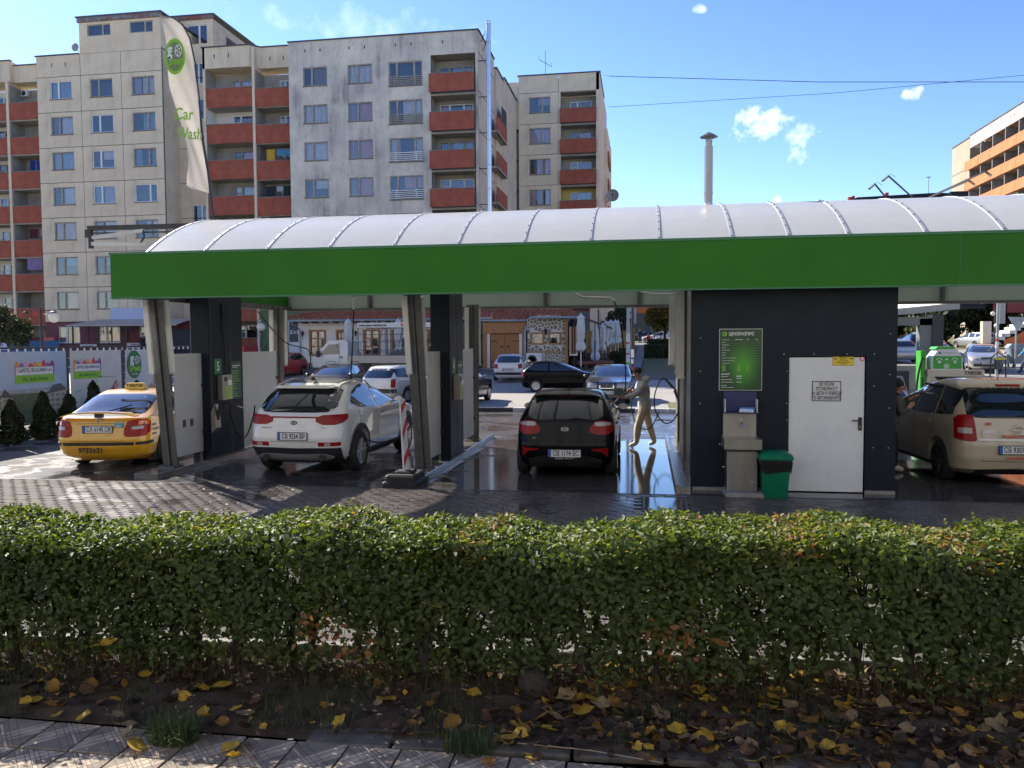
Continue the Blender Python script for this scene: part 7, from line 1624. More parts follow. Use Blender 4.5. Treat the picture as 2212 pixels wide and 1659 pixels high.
MB().mat('ylw').box(-4.95,64.04,1.3,-.85,64.1,1.4).box(-4.95,64.04,2.8,-.85,64.1,2.9).box(-.92,63.96,1.1,-.80,64.06,3.3).box(-2.9,63.96,1.1,-2.8,64.06,3.2).build('rail', yf_)
# building strip behind the restaurant: green and burgundy ground floors
gf = thing('green_shopfront', (-27,57,0), 'green painted shop wall with a glazed door at the left end of the tavern', 'shop')
MB().mat(mat('green_wall',(.10,.17,.07),.8,var=.25,scale=1,dirt=.3)).holes(-28,-17,0,5.6,56.5,[(-25.9,-24.6,1.55,3.9)],.2).build('wall', gf, fix=False)
MB().mat('wwhite').box(-25.9,56.55,1.55,-24.6,56.62,2.35).box(-25.9,56.55,2.35,-25.83,56.62,3.9).box(-24.67,56.55,2.35,-24.6,56.62,3.9).build('door', gf); MB().mat(mat('poster_dark',(.05,.06,.08),.5)).box(-25.83,56.6,2.35,-24.67,56.62,3.85).build('poster', gf); text('БЪР', .36, (-25.4,56.58,3.05), 'inkw', gf, bold=.03)
stp = MB().mat(mat('green_step',(.06,.08,.05),.8))
for i in range(7): stp.box(-26.1,54.6+i*.26,.55,-24.4,56.4,.72+i*.14)
stp.build('step', gf)
kiosk2 = thing('parcel_shelter', (-31,52,0), 'white framed shop door with round lamps left of the tavern', 'shop door')
MB().mat('wwhite').box(-27.4,57.2,1.3,-27.25,57.3,4.0).box(-28.6,57.2,1.3,-28.5,57.3,4.0).box(-28.6,57.2,3.9,-27.25,57.3,4.0).box(-28.6,57.2,2.9,-27.25,57.3,2.98).mat('carglass').box(-28.5,57.25,1.4,-27.4,57.28,3.9).build('frame', kiosk2)
for i,(x,z) in enumerate(((-24.2,3.55),(-22.2,3.6))): pass
for i,(x,y,z) in enumerate(((-25.2,47.0,3.28),(-22.6,45.6,3.25))):
    l = thing('globe_lamp', (x,y,H(y)), ('round white globe lamp left of the wash column, by the tavern','round white globe lamp nearest the wash column, by the tavern')[i], 'lamp')
    MB().mat('iron').tube([(x,y,H(y)),(x,y,z-.2)],.05,8).lathe([(.1,0),(.12,.05),(.05,.08)],(x,y,z-.28),10).build('post', l); MB().mat('globe').lathe([(.02,-.25),(.13,-.21),(.22,-.11),(.25,0),(.22,.11),(.13,.21),(.02,.25)],(x,y,z),16).build('globe', l, smooth=70)
rdc = box('red_container', 'red', (-29.8,50,.6,-26.0,52,2.1)); prop(rdc, 'low red container behind the wash, left of the tavern', 'container')
# ---- left: shop front at the cream block, fence, lamp, trees
aw = thing('shop_awning', (-41,57.5,3.2), 'pale flat awning over the burgundy laundry shop front', 'awning')
MB().mat(mat('awning_sheet',(.50,.42,.34),.8)).add([(-44.6,57.2,3.76),(-35.2,57.2,3.74),(-35.2,59.5,4.25),(-43.4,59.5,4.25),(-44.6,57.2,3.68),(-35.2,57.2,3.66)],[(0,1,2,3),(0,4,5,1)]).build('canopy', aw)
pp_ = MB().mat('iron')
for x in (-44.1,-41.9,-39.5,-36.8): pp_.box(x-.04,57.3,.8,x+.04,57.4,3.7)
for z in (2.2,1.9): pp_.box(-44.1,57.3,z,-35.5,57.36,z+.05)
for i in range(18): pp_.box(-43.5+i*.12,57.32,3.2,-43.48+i*.12,57.34,3.7)
for i in range(10): pp_.box(-39.3+i*.12,57.32,3.2,-39.28+i*.12,57.34,3.7)
pp_.build('railing', aw)
MB().mat('sky').box(-42.3,59.45,4.2,-38.0,59.5,5.15).build('blank_sign', aw)
text('ПЕРАЛНЯ', .34, (-41.55,59.3,3.52), 'inkb', aw, bold=.02, align='LEFT', sx=.8); text('24', .5, (-43.0,59.3,3.2), 'pole', aw, bold=.02)
rs_ = thing('red_sign', (-40.05,50,2.4), 'red hand-lettered board on the burgundy wall corner', 'sign'); MB().mat('inkr').box(-47.95,58.9,2.0,-46.95,58.95,2.85).build('board', rs_); text('ИНТЕРИОР', .19, (-47.45,58.88,2.66), mat('pink_ink',(.8,.4,.35),.6), rs_, bold=.02, sx=.8); text('РЕМОНТ', .17, (-47.45,58.88,2.42), mat('pink_ink',(.8,.4,.35),.6), rs_, bold=.02, sx=.8)
MB().mat('inkr').box(-50.0,60.25,4.6,-49.3,60.3,5.2).build('small_sign', rs_)
ms = thing('white_sign', (-42,57.2,1.9), 'pair of small white signs hanging on the railing below the awning', 'sign'); MB().mat('platew').box(-43.4,57.2,2.0,-42.0,57.25,2.28).box(-39.4,57.2,1.95,-37.0,57.25,2.35).build('board', ms); text('ЧЕТЕЩА ГРИВНА', .15, (-42.7,57.19,2.13), 'inkr', ms, bold=.02, sx=.7); text('ПТОМАНИ', .3, (-38.3,57.19,2.15), 'burg', ms, bold=.04)
bfn = thing('blue_boarding_fence', (-46,52,.7), 'bright blue boarding fence at the left edge behind the banners', 'fence')
bdm = MB().mat('bluefence').bbox(0,0,0,1.16,.03,1.9,.005).mesh('board')
for i in range(8): link('board', bdm, bfn, (-50.5+i*1.2, 51.8, .65))
MB().mat('sky').box(-45.6,51.76,1.9,-44.9,51.79,2.4).build('poster', bfn)
bpn = thing('dark_blue_panel', (-34,58.8,1), 'dark blue shop shutter right of the awning', 'shutter'); 
for i in range(12): MB().mat(mat('shutter_blue',(.01,.02,.05),.5)).box(-37.0,58.95,.9+i*.21,-32.5,59.0,1.09+i*.21).build('slat', bpn)
MB().mat('burg').holes(-37.35,-34.1,0,4.1,61.75,[],.1).box(-37.3,59.62,0,-34.2,61.7,4.1).build('lower_wall', B1, fix=False)
lmp = thing('lamp_post', (-32.7,40,.1), 'dark lamp post with a round white globe above the banner fence', 'street lamp')
MB().mat('iron').tube([(-32.7,40,.05),(-32.7,40,4.3)],.06,8).bar((-33.75,40,4.12),(-31.75,40,4.15),.05,.05).tube([(-31.95,40,4.12),(-32.2,40,3.9),(-32.5,40,3.95)],.015,5).lathe([(.12,0),(.2,.05),(.05,.1)],(-31.87,40,4.02),10).lathe([(.16,0),(.12,.08),(.03,.1)],(-33.6,40,4.0),10).build('post', lmp)
MB().mat('globe').lathe([(.03,-.28),(.15,-.24),(.25,-.14),(.29,0),(.25,.14),(.15,.24),(.03,.28)],(-31.87,40,3.76),20).build('globe', lmp, smooth=70)
# ================================================================== BANNER FENCE
bf = thing('banner_fence', (-15.2,20,0), 'dark frame fence hung with printed advertising banners behind the thujas', 'fence')
fx = -15.25; TOP = 2.2
fr_ = MB().mat('iron').box(fx-.03,14,TOP+.0,fx+.03,26.5,TOP+.05).box(fx-.03,14,.3,fx+.03,26.5,.35)
spans = [(14.6,16.95),(17.15,19.45),(19.60,21.75),(21.95,24.2),(24.4,26.4)]
for a,b in spans: fr_.box(fx-.05,a-.17,0,fx+.05,a-.03,TOP+.05)
fr_.build('frame', bf)
def sheet(a, b, m, name): 
    return MB().mat(m).box(fx+.06,a,.35,fx+.065,b,TOP-.06).build(name, bf)
def R3(y, z, o=.07): return (fx+o, y, z)
def pq(mb, pts, o=.07): return mb.add([R3(y,z,o) for y,z in pts], [tuple(range(len(pts)))])
skym = mat('print_sky', (.32,.42,.58), .6, col2=(.5,.55,.62), scale=.8)
sheet(14.6,16.95,mat('print_brown',(.14,.09,.05),.6,var=.4,scale=2),'banner')
sheet(17.15,19.45,skym,'banner'); sheet(19.60,21.75,mat('print_map',(.60,.58,.53),.6,var=.08,scale=3),'banner'); sheet(21.95,24.2,mat('print_white',(.58,.58,.56),.6,var=.1,scale=1.5),'banner')
eye = MB().mat('inkw')
for i in range(44): y = 14.8+i*.27; eye.box(fx+.03,y-.010,TOP-.07,fx+.07,y+.010,TOP+.01)
for a,b in spans:
    for k in range(7): eye.box(fx+.055,a-.07,.5+k*.24,fx+.075,a+.03,.515+k*.24)
eye.build('cable_tie', bf)
def capitel(y0, y1, zt, nm='logo'):
    w = y1-y0; g = MB()
    cs = [(.75,.28,.04),(.13,.2,.5),(.75,.35,.5),(.6,.08,.08),(.75,.3,.1),(.8,.45,.12),(.6,.05,.08),(.35,.12,.35),(.3,.07,.25)]
    ms_ = [mat('logo_colour', c, .6) for c in cs]; n = len(cs)
    for i,m_ in enumerate(ms_):
        a = y0+w*i/n; b = y0+w*(i+1)/n; h = [.11,.07,.13,.05,.10,.09,.14,.05,.12][i]; g.mat(m_)
        pq(g, [(a,zt-.18),(b,zt-.18),(b,zt-.13+h*.3),((a+b)/2,zt-.13+h),(a,zt-.13+h*.3)])
    g.mat(ms_[0]); pq(g, [(y0,zt-.37),(y0+.05,zt-.37),(y0+.05,zt-.18),(y0,zt-.18)]); g.mat(ms_[-1]); pq(g, [(y1-.05,zt-.37),(y1,zt-.37),(y1,zt-.18),(y1-.05,zt-.18)])
    g.mat('inkw'); pq(g, [(y0+.05,zt-.36),(y1-.05,zt-.36),(y1-.05,zt-.17),(y0+.05,zt-.17)]); g.mat('inkg'); pq(g, [(y0,zt-.58),(y1,zt-.58),(y1,zt-.38),(y0,zt-.38)]); g.build(nm, bf, fix=False)
    text('CAPITEL BULGARIA Ltd.', .135*w/1.3, R3((y0+y1)/2, zt-.265, .075), 'ink', bf, (90,0,90), bold=.002, ext=.0005, sx=.80)
    text('We  Build  Homes', .14*w/1.3, R3((y0+y1)/2, zt-.48, .075), 'dgreen', bf, (90,0,90), bold=.0, ext=.0005, sx=.8)
capitel(17.65,19.0,1.93); capitel(19.72,20.85,1.95); capitel(15.5,16.85,1.86)
g = MB().mat(mat('print_trees',(.10,.13,.05),.7,col2=(.17,.17,.10),scale=9)); pq(g,[(17.15,.36),(19.45,.36),(19.45,1.12),(18.9,1.18),(18.2,1.12),(17.6,1.18),(17.15,1.1)])
g.mat(mat('print_city',(.5,.5,.5),.7,var=.5,scale=25)); pq(g,[(17.15,1.1),(19.45,1.1),(19.45,1.22),(17.15,1.2)],.072)
g.mat(mat('print_facade',(.5,.42,.28),.7)); pq(g,[(18.75,.38),(19.40,.38),(19.40,1.15),(19.1,1.22),(18.75,1.08)],.074); pq(g,[(17.18,.36),(17.55,.36),(17.55,1.05),(17.18,1.1)],.074)
g.mat(mat('print_roof',(.12,.11,.11),.7)); pq(g,[(18.72,1.05),(19.43,1.12),(19.2,1.3),(18.9,1.26)],.076); pq(g,[(17.16,1.05),(17.6,1.0),(17.3,1.25)],.076)
g.mat(mat('print_shade',(.22,.22,.26),.7))
for i in range(5):
    for k in range(3): pq(g,[(18.82+k*.2,.45+i*.13),(18.95+k*.2,.45+i*.13),(18.95+k*.2,.52+i*.13),(18.82+k*.2,.52+i*.13)],.078)
    pq(g,[(17.25,.45+i*.12),(17.45,.45+i*.12),(17.45,.51+i*.12),(17.25,.51+i*.12)],.078)
g.build('picture', bf, fix=False)
g = MB().mat(mat('map_green',(.45,.6,.25),.7)); pq(g,[(20.55,.4),(20.70,.4),(20.68,1.35),(20.58,1.35)]); pq(g,[(20.2,.4),(21.0,.4),(21.0,.6),(20.2,.55)])
g.mat('inkr'); pq(g,[(21.05,.62),(21.02,.98),(21.12,.90),(21.50,1.28),(21.60,1.14),(21.22,.78),(21.34,.72)],.074)
g.mat('pole'); pq(g,[(20.0,.4),(20.02,.4),(20.02,.9),(20.0,.9)]); pq(g,[(20.75,1.38),(21.45,1.36),(21.45,1.39),(20.75,1.41)]); pq(g,[(19.75,.98),(20.0,1.05),(20.0,1.08),(19.75,1.01)]); g.build('map_print', bf, fix=False)
text('ВИЖТЕ СКОРО', .11, R3(21.38,1.03,.078), 'inkw', bf, (90,-42,90), bold=.02, ext=.0005, sx=.7); text('K', .3, R3(20.35,.85,.075), 'pole', bf, (90,0,90), bold=.03, ext=.0005); 
# go green banner (print lies on the side wall facing +x)
lgv = bpy.data.objects.new('logo', None); COL.objects.link(lgv); lgv.parent = bf; lgv.location = Vector((fx+.09,22.35,1.70))-bf.location; lgv.rotation_euler = (0,0,R(90))
def local_logo(p):
    a = MB().mat('dgreen').add([(.34*math.cos(2*math.pi*k/28),0,.42*math.sin(2*math.pi*k/28)) for k in range(28)],[tuple(range(28))[::-1]]); _loc(a,'logo_disc',p)
    text('g', .40, (-.13,-.008,.17), 'inkw', p, bold=.03, ext=.0005, local=True); text('Green', .26, (0,-.008,-.12), 'inkg', p, bold=.04, ext=.0005, local=True, sx=.85); text('Car Wash', .07, (0,-.008,-.29), 'inkw', p, bold=.01, ext=.0005, local=True)
    w_ = MB().mat('inkw')
    for k in range(20):
        a0,a1 = 2*math.pi*k/20,2*math.pi*(k+1)/20; P=lambda a,f:(.12+f*math.cos(a),-.008,.13+f*math.sin(a)); w_.add([P(a0,.10),P(a1,.10),P(a1,.12),P(a0,.12)],[(0,1,2,3)])
    for k in range(5):
        a=2*math.pi*k/5; P=lambda a,f:(.12+f*math.cos(a),-.008,.13+f*math.sin(a)); w_.add([P(a,.015),P(a+.9,.035),P(a+.75,.10),P(a+.45,.10)],[(0,1,2,3)])
    _loc(w_,'logo_wheel',p)
local_logo(lgv)
g = MB().mat(mat('print_skin',(.50,.27,.17),.6,var=.2,scale=8)); pq(g,[(22.95,.5),(23.05,1.0),(23.18,1.1),(23.30,1.0),(23.32,1.3),(23.42,1.62),(23.50,1.75),(23.62,1.72),(23.72,1.45),(23.9,1.1),(24.1,.6),(23.95,.6),(23.75,1.0),(23.6,.85),(23.35,.7),(23.15,.85)],.072)
g.mat(mat('print_hair',(.45,.28,.10),.7)); pq(g,[(23.40,1.75),(23.44,1.95),(23.58,2.0),(23.70,1.9),(23.72,1.6),(23.66,1.5),(23.62,1.72),(23.52,1.8)],.074)
g.mat('inkw'); pq(g,[(23.38,1.0),(23.50,1.5),(23.62,1.5),(23.66,1.0)],.074); g.mat('sky'); pq(g,[(22.6,1.3),(22.62,1.38),(23.4,.75),(23.35,.7)],.071); g.build('picture', bf, fix=False)
# thujas
def foliage(parent, name, pts_fn, n, size, matn, seed, kind='stuff'):
    r = np.random.default_rng(seed); P, Nn = pts_fn(r, n); n = len(P)
    d = r.normal(size=(n,3)); d += Nn*.8; d /= np.linalg.norm(d,axis=1)[:,None]
    u = np.cross(d, r.normal(size=(n,3))); u /= np.linalg.norm(u,axis=1)[:,None]; v = np.cross(d,u)
    s = (size*(.6+.8*r.random(n)))[:,None]
    V = np.stack([P-u*s*.5, P+v*s*.28+d*s*.06, P+u*s*.5, P-v*s*.28+d*s*.06], 1).reshape(-1,3)
    me = bpy.data.meshes.new(name); me.vertices.add(4*n); me.vertices.foreach_set('co', (V-np.array(origin(parent))).ravel())
    me.loops.add(6*n); idx = (np.arange(n)[:,None]*4+np.array([0,1,2,0,2,3])).ravel(); me.loops.foreach_set('vertex_index', idx)
    me.polygons.add(2*n); me.polygons.foreach_set('loop_start', np.arange(2*n)*3); me.polygons.foreach_set('loop_total', np.full(2*n,3))
    a = me.attributes.new('tint','FLOAT','FACE'); a.data.foreach_set('value', np.repeat(r.random(n),2))
    me.materials.append(MT[matn]); me.update(); me.validate()
    o = bpy.data.objects.new(name, me); COL.objects.link(o); o.parent = parent
    if kind: o['kind'] = kind
    return o
def leafmat(name, cols, tl=.35, rough=.45):
    m = bpy.data.materials.new(name); m.use_nodes = True; t = m.node_tree; b = t.nodes['Principled BSDF']; at = N(t,'ShaderNodeAttribute',attribute_name='tint')
    cr = N(t,'ShaderNodeValToRGB'); t.links.new(at.outputs['Fac'], cr.inputs[0]); e = cr.color_ramp.elements
    while len(e) < len(cols): e.new(.5)
    for i,(p,c) in enumerate(cols): e[i].position = p; e[i].color = (*c,1)
    t.links.new(cr.outputs[0], b.inputs['Base Color']); b.inputs['Roughness'].default_value = rough
    tr = N(t,'ShaderNodeBsdfTranslucent'); mx = N(t,'ShaderNodeMixShader'); mx.inputs[0].default_value = tl; t.links.new(mixc(t,1.0,cr.outputs[0],(1.6,1.7,.7),'MULTIPLY'), tr.inputs[0])
    t.links.new(b.outputs[0], mx.inputs[1]); t.links.new(tr.outputs[0], mx.inputs[2]); t.links.new(mx.outputs[0], t.nodes['Material Output'].inputs[0]); return m
MT['thuja'] = leafmat('thuja_leaf', [(0,(.015,.022,.010)),(.6,(.025,.04,.014)),(1,(.05,.06,.02))], .15, .7)
MT['darkleaf'] = leafmat('dark_leaf', [(0,(.012,.02,.008)),(.6,(.03,.045,.013)),(1,(.06,.075,.02))], .2, .6)
MT['yleaf'] = leafmat('autumn_leaf', [(0,(.06,.07,.015)),(.5,(.13,.12,.02)),(.8,(.28,.2,.03)),(1,(.40,.24,.04))], .4, .6)
MT['box'] = leafmat('hedge_leaf_far', [(0,(.02,.035,.012)),(.7,(.035,.055,.018)),(1,(.06,.08,.02))], .2, .6)
def cone_fn(x,y,z0,h,r0):
    def f(r,n):
        t = r.random(n)**1.25; a = r.random(n)*2*np.pi; lump = 1+.28*np.sin(a*3+x*7)+.2*np.sin(t*14+a*2+y)
        rr_ = r0*np.minimum(1,(t*8+.5))*(1-t)**.62*lump*(.55+.5*r.random(n)**.4)
        N_ = np.stack([np.cos(a),np.sin(a),np.full(n,.4)],1); return np.stack([x+rr_*np.cos(a),y+rr_*np.sin(a),z0+h*t],1), N_
    return f
def thuja(x,y,h,r0,label,n=3800,seed=1):
    t = thing('thuja', (x,y,H(y)), label, 'shrub', 'thujas planted in a row before the banner fence')
    foliage(t,'foliage',cone_fn(x,y,H(y)+.03,h,r0),n,.09,'thuja',seed,None)
    MB().mat('bark').tube([(x,y,H(y)),(x,y,H(y)+h*.7)],[.035,.01],6).build('trunk', t)
tl_labels = ['thuja at the extreme left edge of the frame','thuja second from the left, below the brown banner','thuja under the left half of the sky blue banner','thuja under the right half of the sky blue banner','thuja at the gap between the blue and map banners','tall thuja just left of the taxi','thuja peeping over the taxi boot','thuja behind the taxi roof']
for i,(y,h) in enumerate(((14.75,1.05),(15.75,1.25),(16.75,1.15),(17.75,1.3),(18.7,1.18),(19.6,1.5),(20.5,1.2),(21.5,1.4))): thuja(-14.55+.03*math.sin(i*3), y, h*.86, .30, tl_labels[i], 3800, 20+i)
def blob_fn(cs, squash=1.0):
    cs = np.array(cs, float)
    def f(r,n):
        w_ = cs[:,3]**2; k = r.choice(len(cs), n, p=w_/w_.sum()); d = r.normal(size=(n,3)); d /= np.linalg.norm(d,axis=1)[:,None]
        rad_ = cs[k,3]*(.5+.55*r.random(n)**.5)*(1+.18*np.sin(d[:,0]*7+k)+.15*np.sin(d[:,2]*9+k*2)); return cs[k,:3]+d*rad_[:,None]*np.array([1,1,squash]), d
    return f
def tree(x, y, crowns, label, matn, n, size, trunk=.12, group=None, name='tree', seed=5, branches=5):
    t = thing(name, (x,y,H(y)), label, 'tree', group); foliage(t,'crown',blob_fn(crowns,.9),n,size,matn,seed,None)
    m = MB().mat('bark'); zc = sum(c[2] for c in crowns)/len(crowns); m.tube([(x,y,H(y)-.05),(x+.05,y,H(y)+(zc-H(y))*.5),(x,y,zc)],[trunk,trunk*.8,trunk*.4],8)
    for i,c in enumerate(crowns[:branches]): m.tube([(x,y,H(y)+(zc-H(y))*.55),((x+c[0])/2,(y+c[1])/2,(zc+c[2])/2-.1),(c[0],c[1],c[2])],[trunk*.5,trunk*.3,.02],6)
    m.build('trunk', t, smooth=60)
rt2 = random.Random(4)
tree(-38.9,44.8,[(-39.8,44.8,3.6,.7),(-38.9,44.6,3.5,.8),(-38.3,45,3.0,.7),(-39.4,45,4.3,.45),(-37.9,44.9,3.5,.45),(-38.2,45,2.5,.5),(-39.9,45,2.9,.7)],'small bushy tree before the blue boarding fence','darkleaf',5200,.16,.08)
tree(2.0,88,[(2.0,88,5.3,1.5),(.9,88,4.6,.9),(3.0,88,5.0,1.1),(1.8,88,6.2,1.2),(2.5,88,4.0,.9),(1.2,87.5,3.7,.5),(3.4,88,6.0,.9),(.6,88,5.4,.5)],'tree with yellowing autumn leaves beyond the clipped hedge','yleaf',7000,.26,.16)
tree(-2.6,78,[(-2.6,78,4.1,1.1),(-2.2,78,5.0,.7),(-3.2,78,3.6,.9),(-2.0,78,3.3,.9)],'dark conifer behind the closed umbrellas','darkleaf',5000,.22,.14)
# dark trees right
cr = [(26+rt2.uniform(0,9), 86+rt2.uniform(-2,3), rt2.uniform(2.8,7.4), rt2.uniform(1.1,2.1)) for _ in range(26)]
tree(30.5,87,[c for c in cr if c[0] > 27],'broad dark evergreen tree behind the advertising screen','darkleaf',26000,.46,.3,seed=8)
tree(25.0,92,[(24,92,3.5,1.5),(25.5,92,4.2,1.9),(23,92.5,4.8,1.6),(24.6,92,6.2,1.8),(22.4,93,3.0,1.2)],'dark evergreen tree left of the advertising column','darkleaf',15000,.44,.25,seed=9)
tree(33.8,93,[(33,93,6.8,2.0),(35,93,7.6,2.0),(36.5,93,5.6,1.8),(38,93,6.8,1.7),(34.6,93,4.6,1.4)],'dark tree beside the red shop signs','darkleaf',7000,.36,.2,seed=10)
# clipped hedges
def boxhedge(x0,x1,y0,y1,h,label,n,seed):
    z = H((y0+y1)/2); t = thing('clipped_hedge', ((x0+x1)/2,(y0+y1)/2,z), label, 'hedge')
    def f(r,m):
        k = r.random(m); P = np.stack([x0+(x1-x0)*r.random(m), y0+(y1-y0)*r.random(m), z+h*r.random(m)],1); Nn = np.zeros((m,3))
        a = k < .45; P[a,1] = y0+.06*r.random(a.sum()); Nn[a,1] = -1
        b = (k >= .45)&(k < .8); P[b,2] = z+h-.05*r.random(b.sum()); Nn[b,2] = 1
        c = (k >= .8)&(k < .9); P[c,0] = x0+.06*r.random(c.sum()); Nn[c,0] = -1; d = k >= .9; P[d,0] = x1-.06*r.random(d.sum()); Nn[d,0] = 1
        return P, Nn
    foliage(t,'foliage',f,n,.13,'box',seed,None); MB().mat(mat('hedge_core',(.012,.018,.008),.95)).box(x0+.12,y0+.12,z,x1-.12,y1-.12,z+h-.1).build('inner_twigs', t)
boxhedge(-.05,9,60.4,62.2,.98,'dark clipped hedge on the lawn right of the path',9000,3); boxhedge(.2,9,78,80,.95,'second dark clipped hedge farther up the lawn',6000,4)
boxhedge(-2.25,-1.35,52.4,59,.72,'low clipped hedge between the tavern terrace and the path',7000,5); boxhedge(-2.1,-1.2,62,70,.55,'low hedge continuing behind the grey lamp post',4000,6)
# grey-green building behind the path, orange above
bb_ = thing('far_building', (2,125,2), 'far building with grey lower wall and orange upper storey behind the tree', 'building')
MB().mat(mat('far_grey_wall',(.10,.11,.10),.9)).box(-4,120,2,30,135,6.3).mat('orange').box(-4,119.9,6.3,30,135,9.5).mat('cream').box(-5.5,119.6,5.6,-2.2,119.9,9.4).mat('carglass').box(-4.5,119.5,6,-3,119.62,9.3).build('wall', bb_)
bb2 = thing('far_building', (-9,95,2), 'cream building base with barred windows behind the tavern roof', 'building')
MB().mat('burg').box(-7.6,74.9,0,-4.2,75.7,5.2).mat('iron').box(-7.4,74.8,3.2,-5.0,74.85,5.0).mat('cream').box(-5.0,74.7,0,-4.3,74.9,8).mat('inkw').box(-3.6,92,4.2,-1.0,92.2,7.6).build('wall', bb2)
for i in range(16): MB().mat('pole').box(-7.35+i*.15,74.72,3.2,-7.31+i*.15,74.76,5.0).build('window_bar', bb2)
sfr = thing('notice_frame', (1.6,90,1.8), 'open white frame notice stand beside the yellowing tree', 'notice stand')
MB().mat('wwhite').box(.60,90,3.2,.68,90.06,5.0).box(.60,90,4.92,1.7,90.06,5.0).mat('iron').box(1.62,90,1.8,1.72,90.08,5.0).box(.95,90,1.8,1.02,90.06,5.4).build('frame', sfr)
gl = thing('globe_lamp', (1.0,92,1.9), 'double globe street lamp beside the yellowing tree', 'street lamp')
MB().mat('iron').tube([(1.0,92,1.9),(1.0,92,6.6)],.06,6).box(.5,91.97,6.5,1.5,92.03,6.56).build('post', gl)
for x in (.65,1.2): MB().mat('globe').lathe([(.02,-.25),(.2,-.16),(.27,0),(.2,.16),(.02,.25)],(x,92,6.3),12).build('globe', gl, smooth=70)
# ================================================================== RIGHT BACKGROUND
scn = thing('advertising_screen', (14.6,46,.6), 'grey advertising column with a large lit white screen on its arm', 'advertising screen')
MB().mat(mat('column_grey',(.17,.18,.17),.6)).box(14.35,46.2,.4,14.95,46.8,3.4).box(12.9,46.2,3.05,15.0,46.7,3.5).build('column', scn)
MB().mat(mat('column_dark',(.012,.018,.028),.4)).box(14.95,46.1,.4,15.5,46.9,3.6).build('column_side', scn)
MB().mat(mat('screen_frame',(.33,.33,.31),.5)).add([(12.75,46.0,3.55),(15.95,45.2,3.85),(15.95,45.2,6.6),(12.75,46.0,6.3),(12.75,46.3,3.55),(15.95,45.5,3.85),(15.95,45.5,6.6),(12.75,46.3,6.3)],[(0,1,2,3),(7,6,5,4),(0,4,5,1),(1,5,6,2),(2,6,7,3),(3,7,4,0)]).build('screen_frame', scn)
MB().mat('screen').add([(12.95,45.93,3.93),(15.75,45.23,4.18),(15.75,45.23,6.4),(12.95,45.93,6.15)],[(0,1,2,3)]).build('screen', scn, fix=False)
text('Билборд свободен', .16, (14.3,45.58,4.32), 'pole', scn, (90,5,-14), sx=1.2)
MB().mat('navy').box(16.0,45.3,3.9,17.2,45.7,6.6).mat('alu').box(16.98,45.27,4.1,17.03,45.3,4.15).box(16.98,45.27,4.6,17.03,45.3,4.65).box(17.0,45.27,5.2,17.05,45.3,5.25).build('side_case', scn)
# vacuum dispenser
ds = thing('vacuum_station', (9.0,28,0), 'green and white self-service vacuum station with two dials', 'vacuum station')
def dbox(m, b, n_, bv=.05): return MB().mat(m).bbox(*b, bv).build(n_, ds)
wg_ = mat('station_white',(.62,.62,.60),.4); gg2 = mat('station_green',(.04,.33,.03),.4)
MB().mat(wg_).prism([(8.98,1.25),(8.98,1.72),(9.18,2.0),(9.72,2.0),(9.9,1.72),(9.9,1.25)],27.7,28.3).build('head', ds)
MB().mat(gg2).prism([(9.08,2.0),(9.15,2.08),(9.62,2.08),(9.68,2.0)],27.7,28.3).box(9.02,27.69,1.38,9.86,27.702,1.78).box(8.70,27.85,.8,8.86,28.3,1.95).build('green_panel', ds)
dl = MB().mat('inkw')
for cx in (9.20,9.66):
    for k in range(10):
        a0,a1 = R(20+14*k),R(20+14*(k+1)); P = lambda a,f:(cx+f*math.cos(a),27.685,1.62+f*math.sin(a)); dl.add([P(a0,.085),P(a1,.085),P(a1,.105),P(a0,.105)],[(0,1,2,3)])
dl.box(9.38,27.68,1.66,9.46,27.69,1.7).build('dial_print', ds); kn = MB().mat('alu').lathe([(.05,0),(.05,-.03),(0,-.03)],(9.20,27.69,1.60),12,'y').lathe([(.05,0),(.05,-.03),(0,-.03)],(9.66,27.69,1.60),12,'y').mat(mat('star_print',(.4,.5,.4),.5)).lathe([(.09,0),(0,-.004)],(9.42,27.69,1.46),9,'y'); kn.build('dial', ds)
MB().mat('dgreen').lathe([(.04,0),(.04,-.004),(0,-.004)],(9.22,27.695,1.88),14,'y').mat('pole').box(9.3,27.69,1.87,9.7,27.696,1.89).build('badge', ds)
MB().mat('red').lathe([(.02,-.32),(.12,-.26),(.15,0),(.12,.26),(.02,.32)],(9.15,27.85,1.26),12,'x').build('red_drum', ds, smooth=60)
MB().mat('stainless').box(8.9,27.8,.1,9.75,28.3,1.15).mat('dgreen').box(9.66,27.8,.8,9.80,28.1,1.3).build('body', ds)
MB().mat(gg2).box(8.72,27.9,.0,8.88,28.3,.85).mat(wg_).box(8.88,27.82,0,8.98,28.3,1.2).build('side_post', ds)
for s_, x in ((0,8.62),(1,9.98)): MB().mat('rubber').tube(spline([(x+.12-.24*s_,27.8,1.75),(x,27.75,1.3),(x-.06+.1*s_,27.75,.7),(x+.02,27.78,.35),(x+.12-.1*s_,27.8,.5),(x+.12-.15*s_,27.8,1.1)]),.035,7).build('suction_hose', ds, smooth=60)
MB().mat('steel').bar((8.6,27.7,2.12),(8.95,27.7,1.96),.10,.03).build('nozzle_holder', ds)
wc_ = thing('roller_shutter_box', (7.5,32,0), 'grey concrete service box beyond the pale green car', 'service box'); MB().mat('concrete').box(7.2,32,0,10.2,33.5,1.35).mat('room').box(7.5,31.97,.1,9.6,32.0,1.15).build('body', wc_)
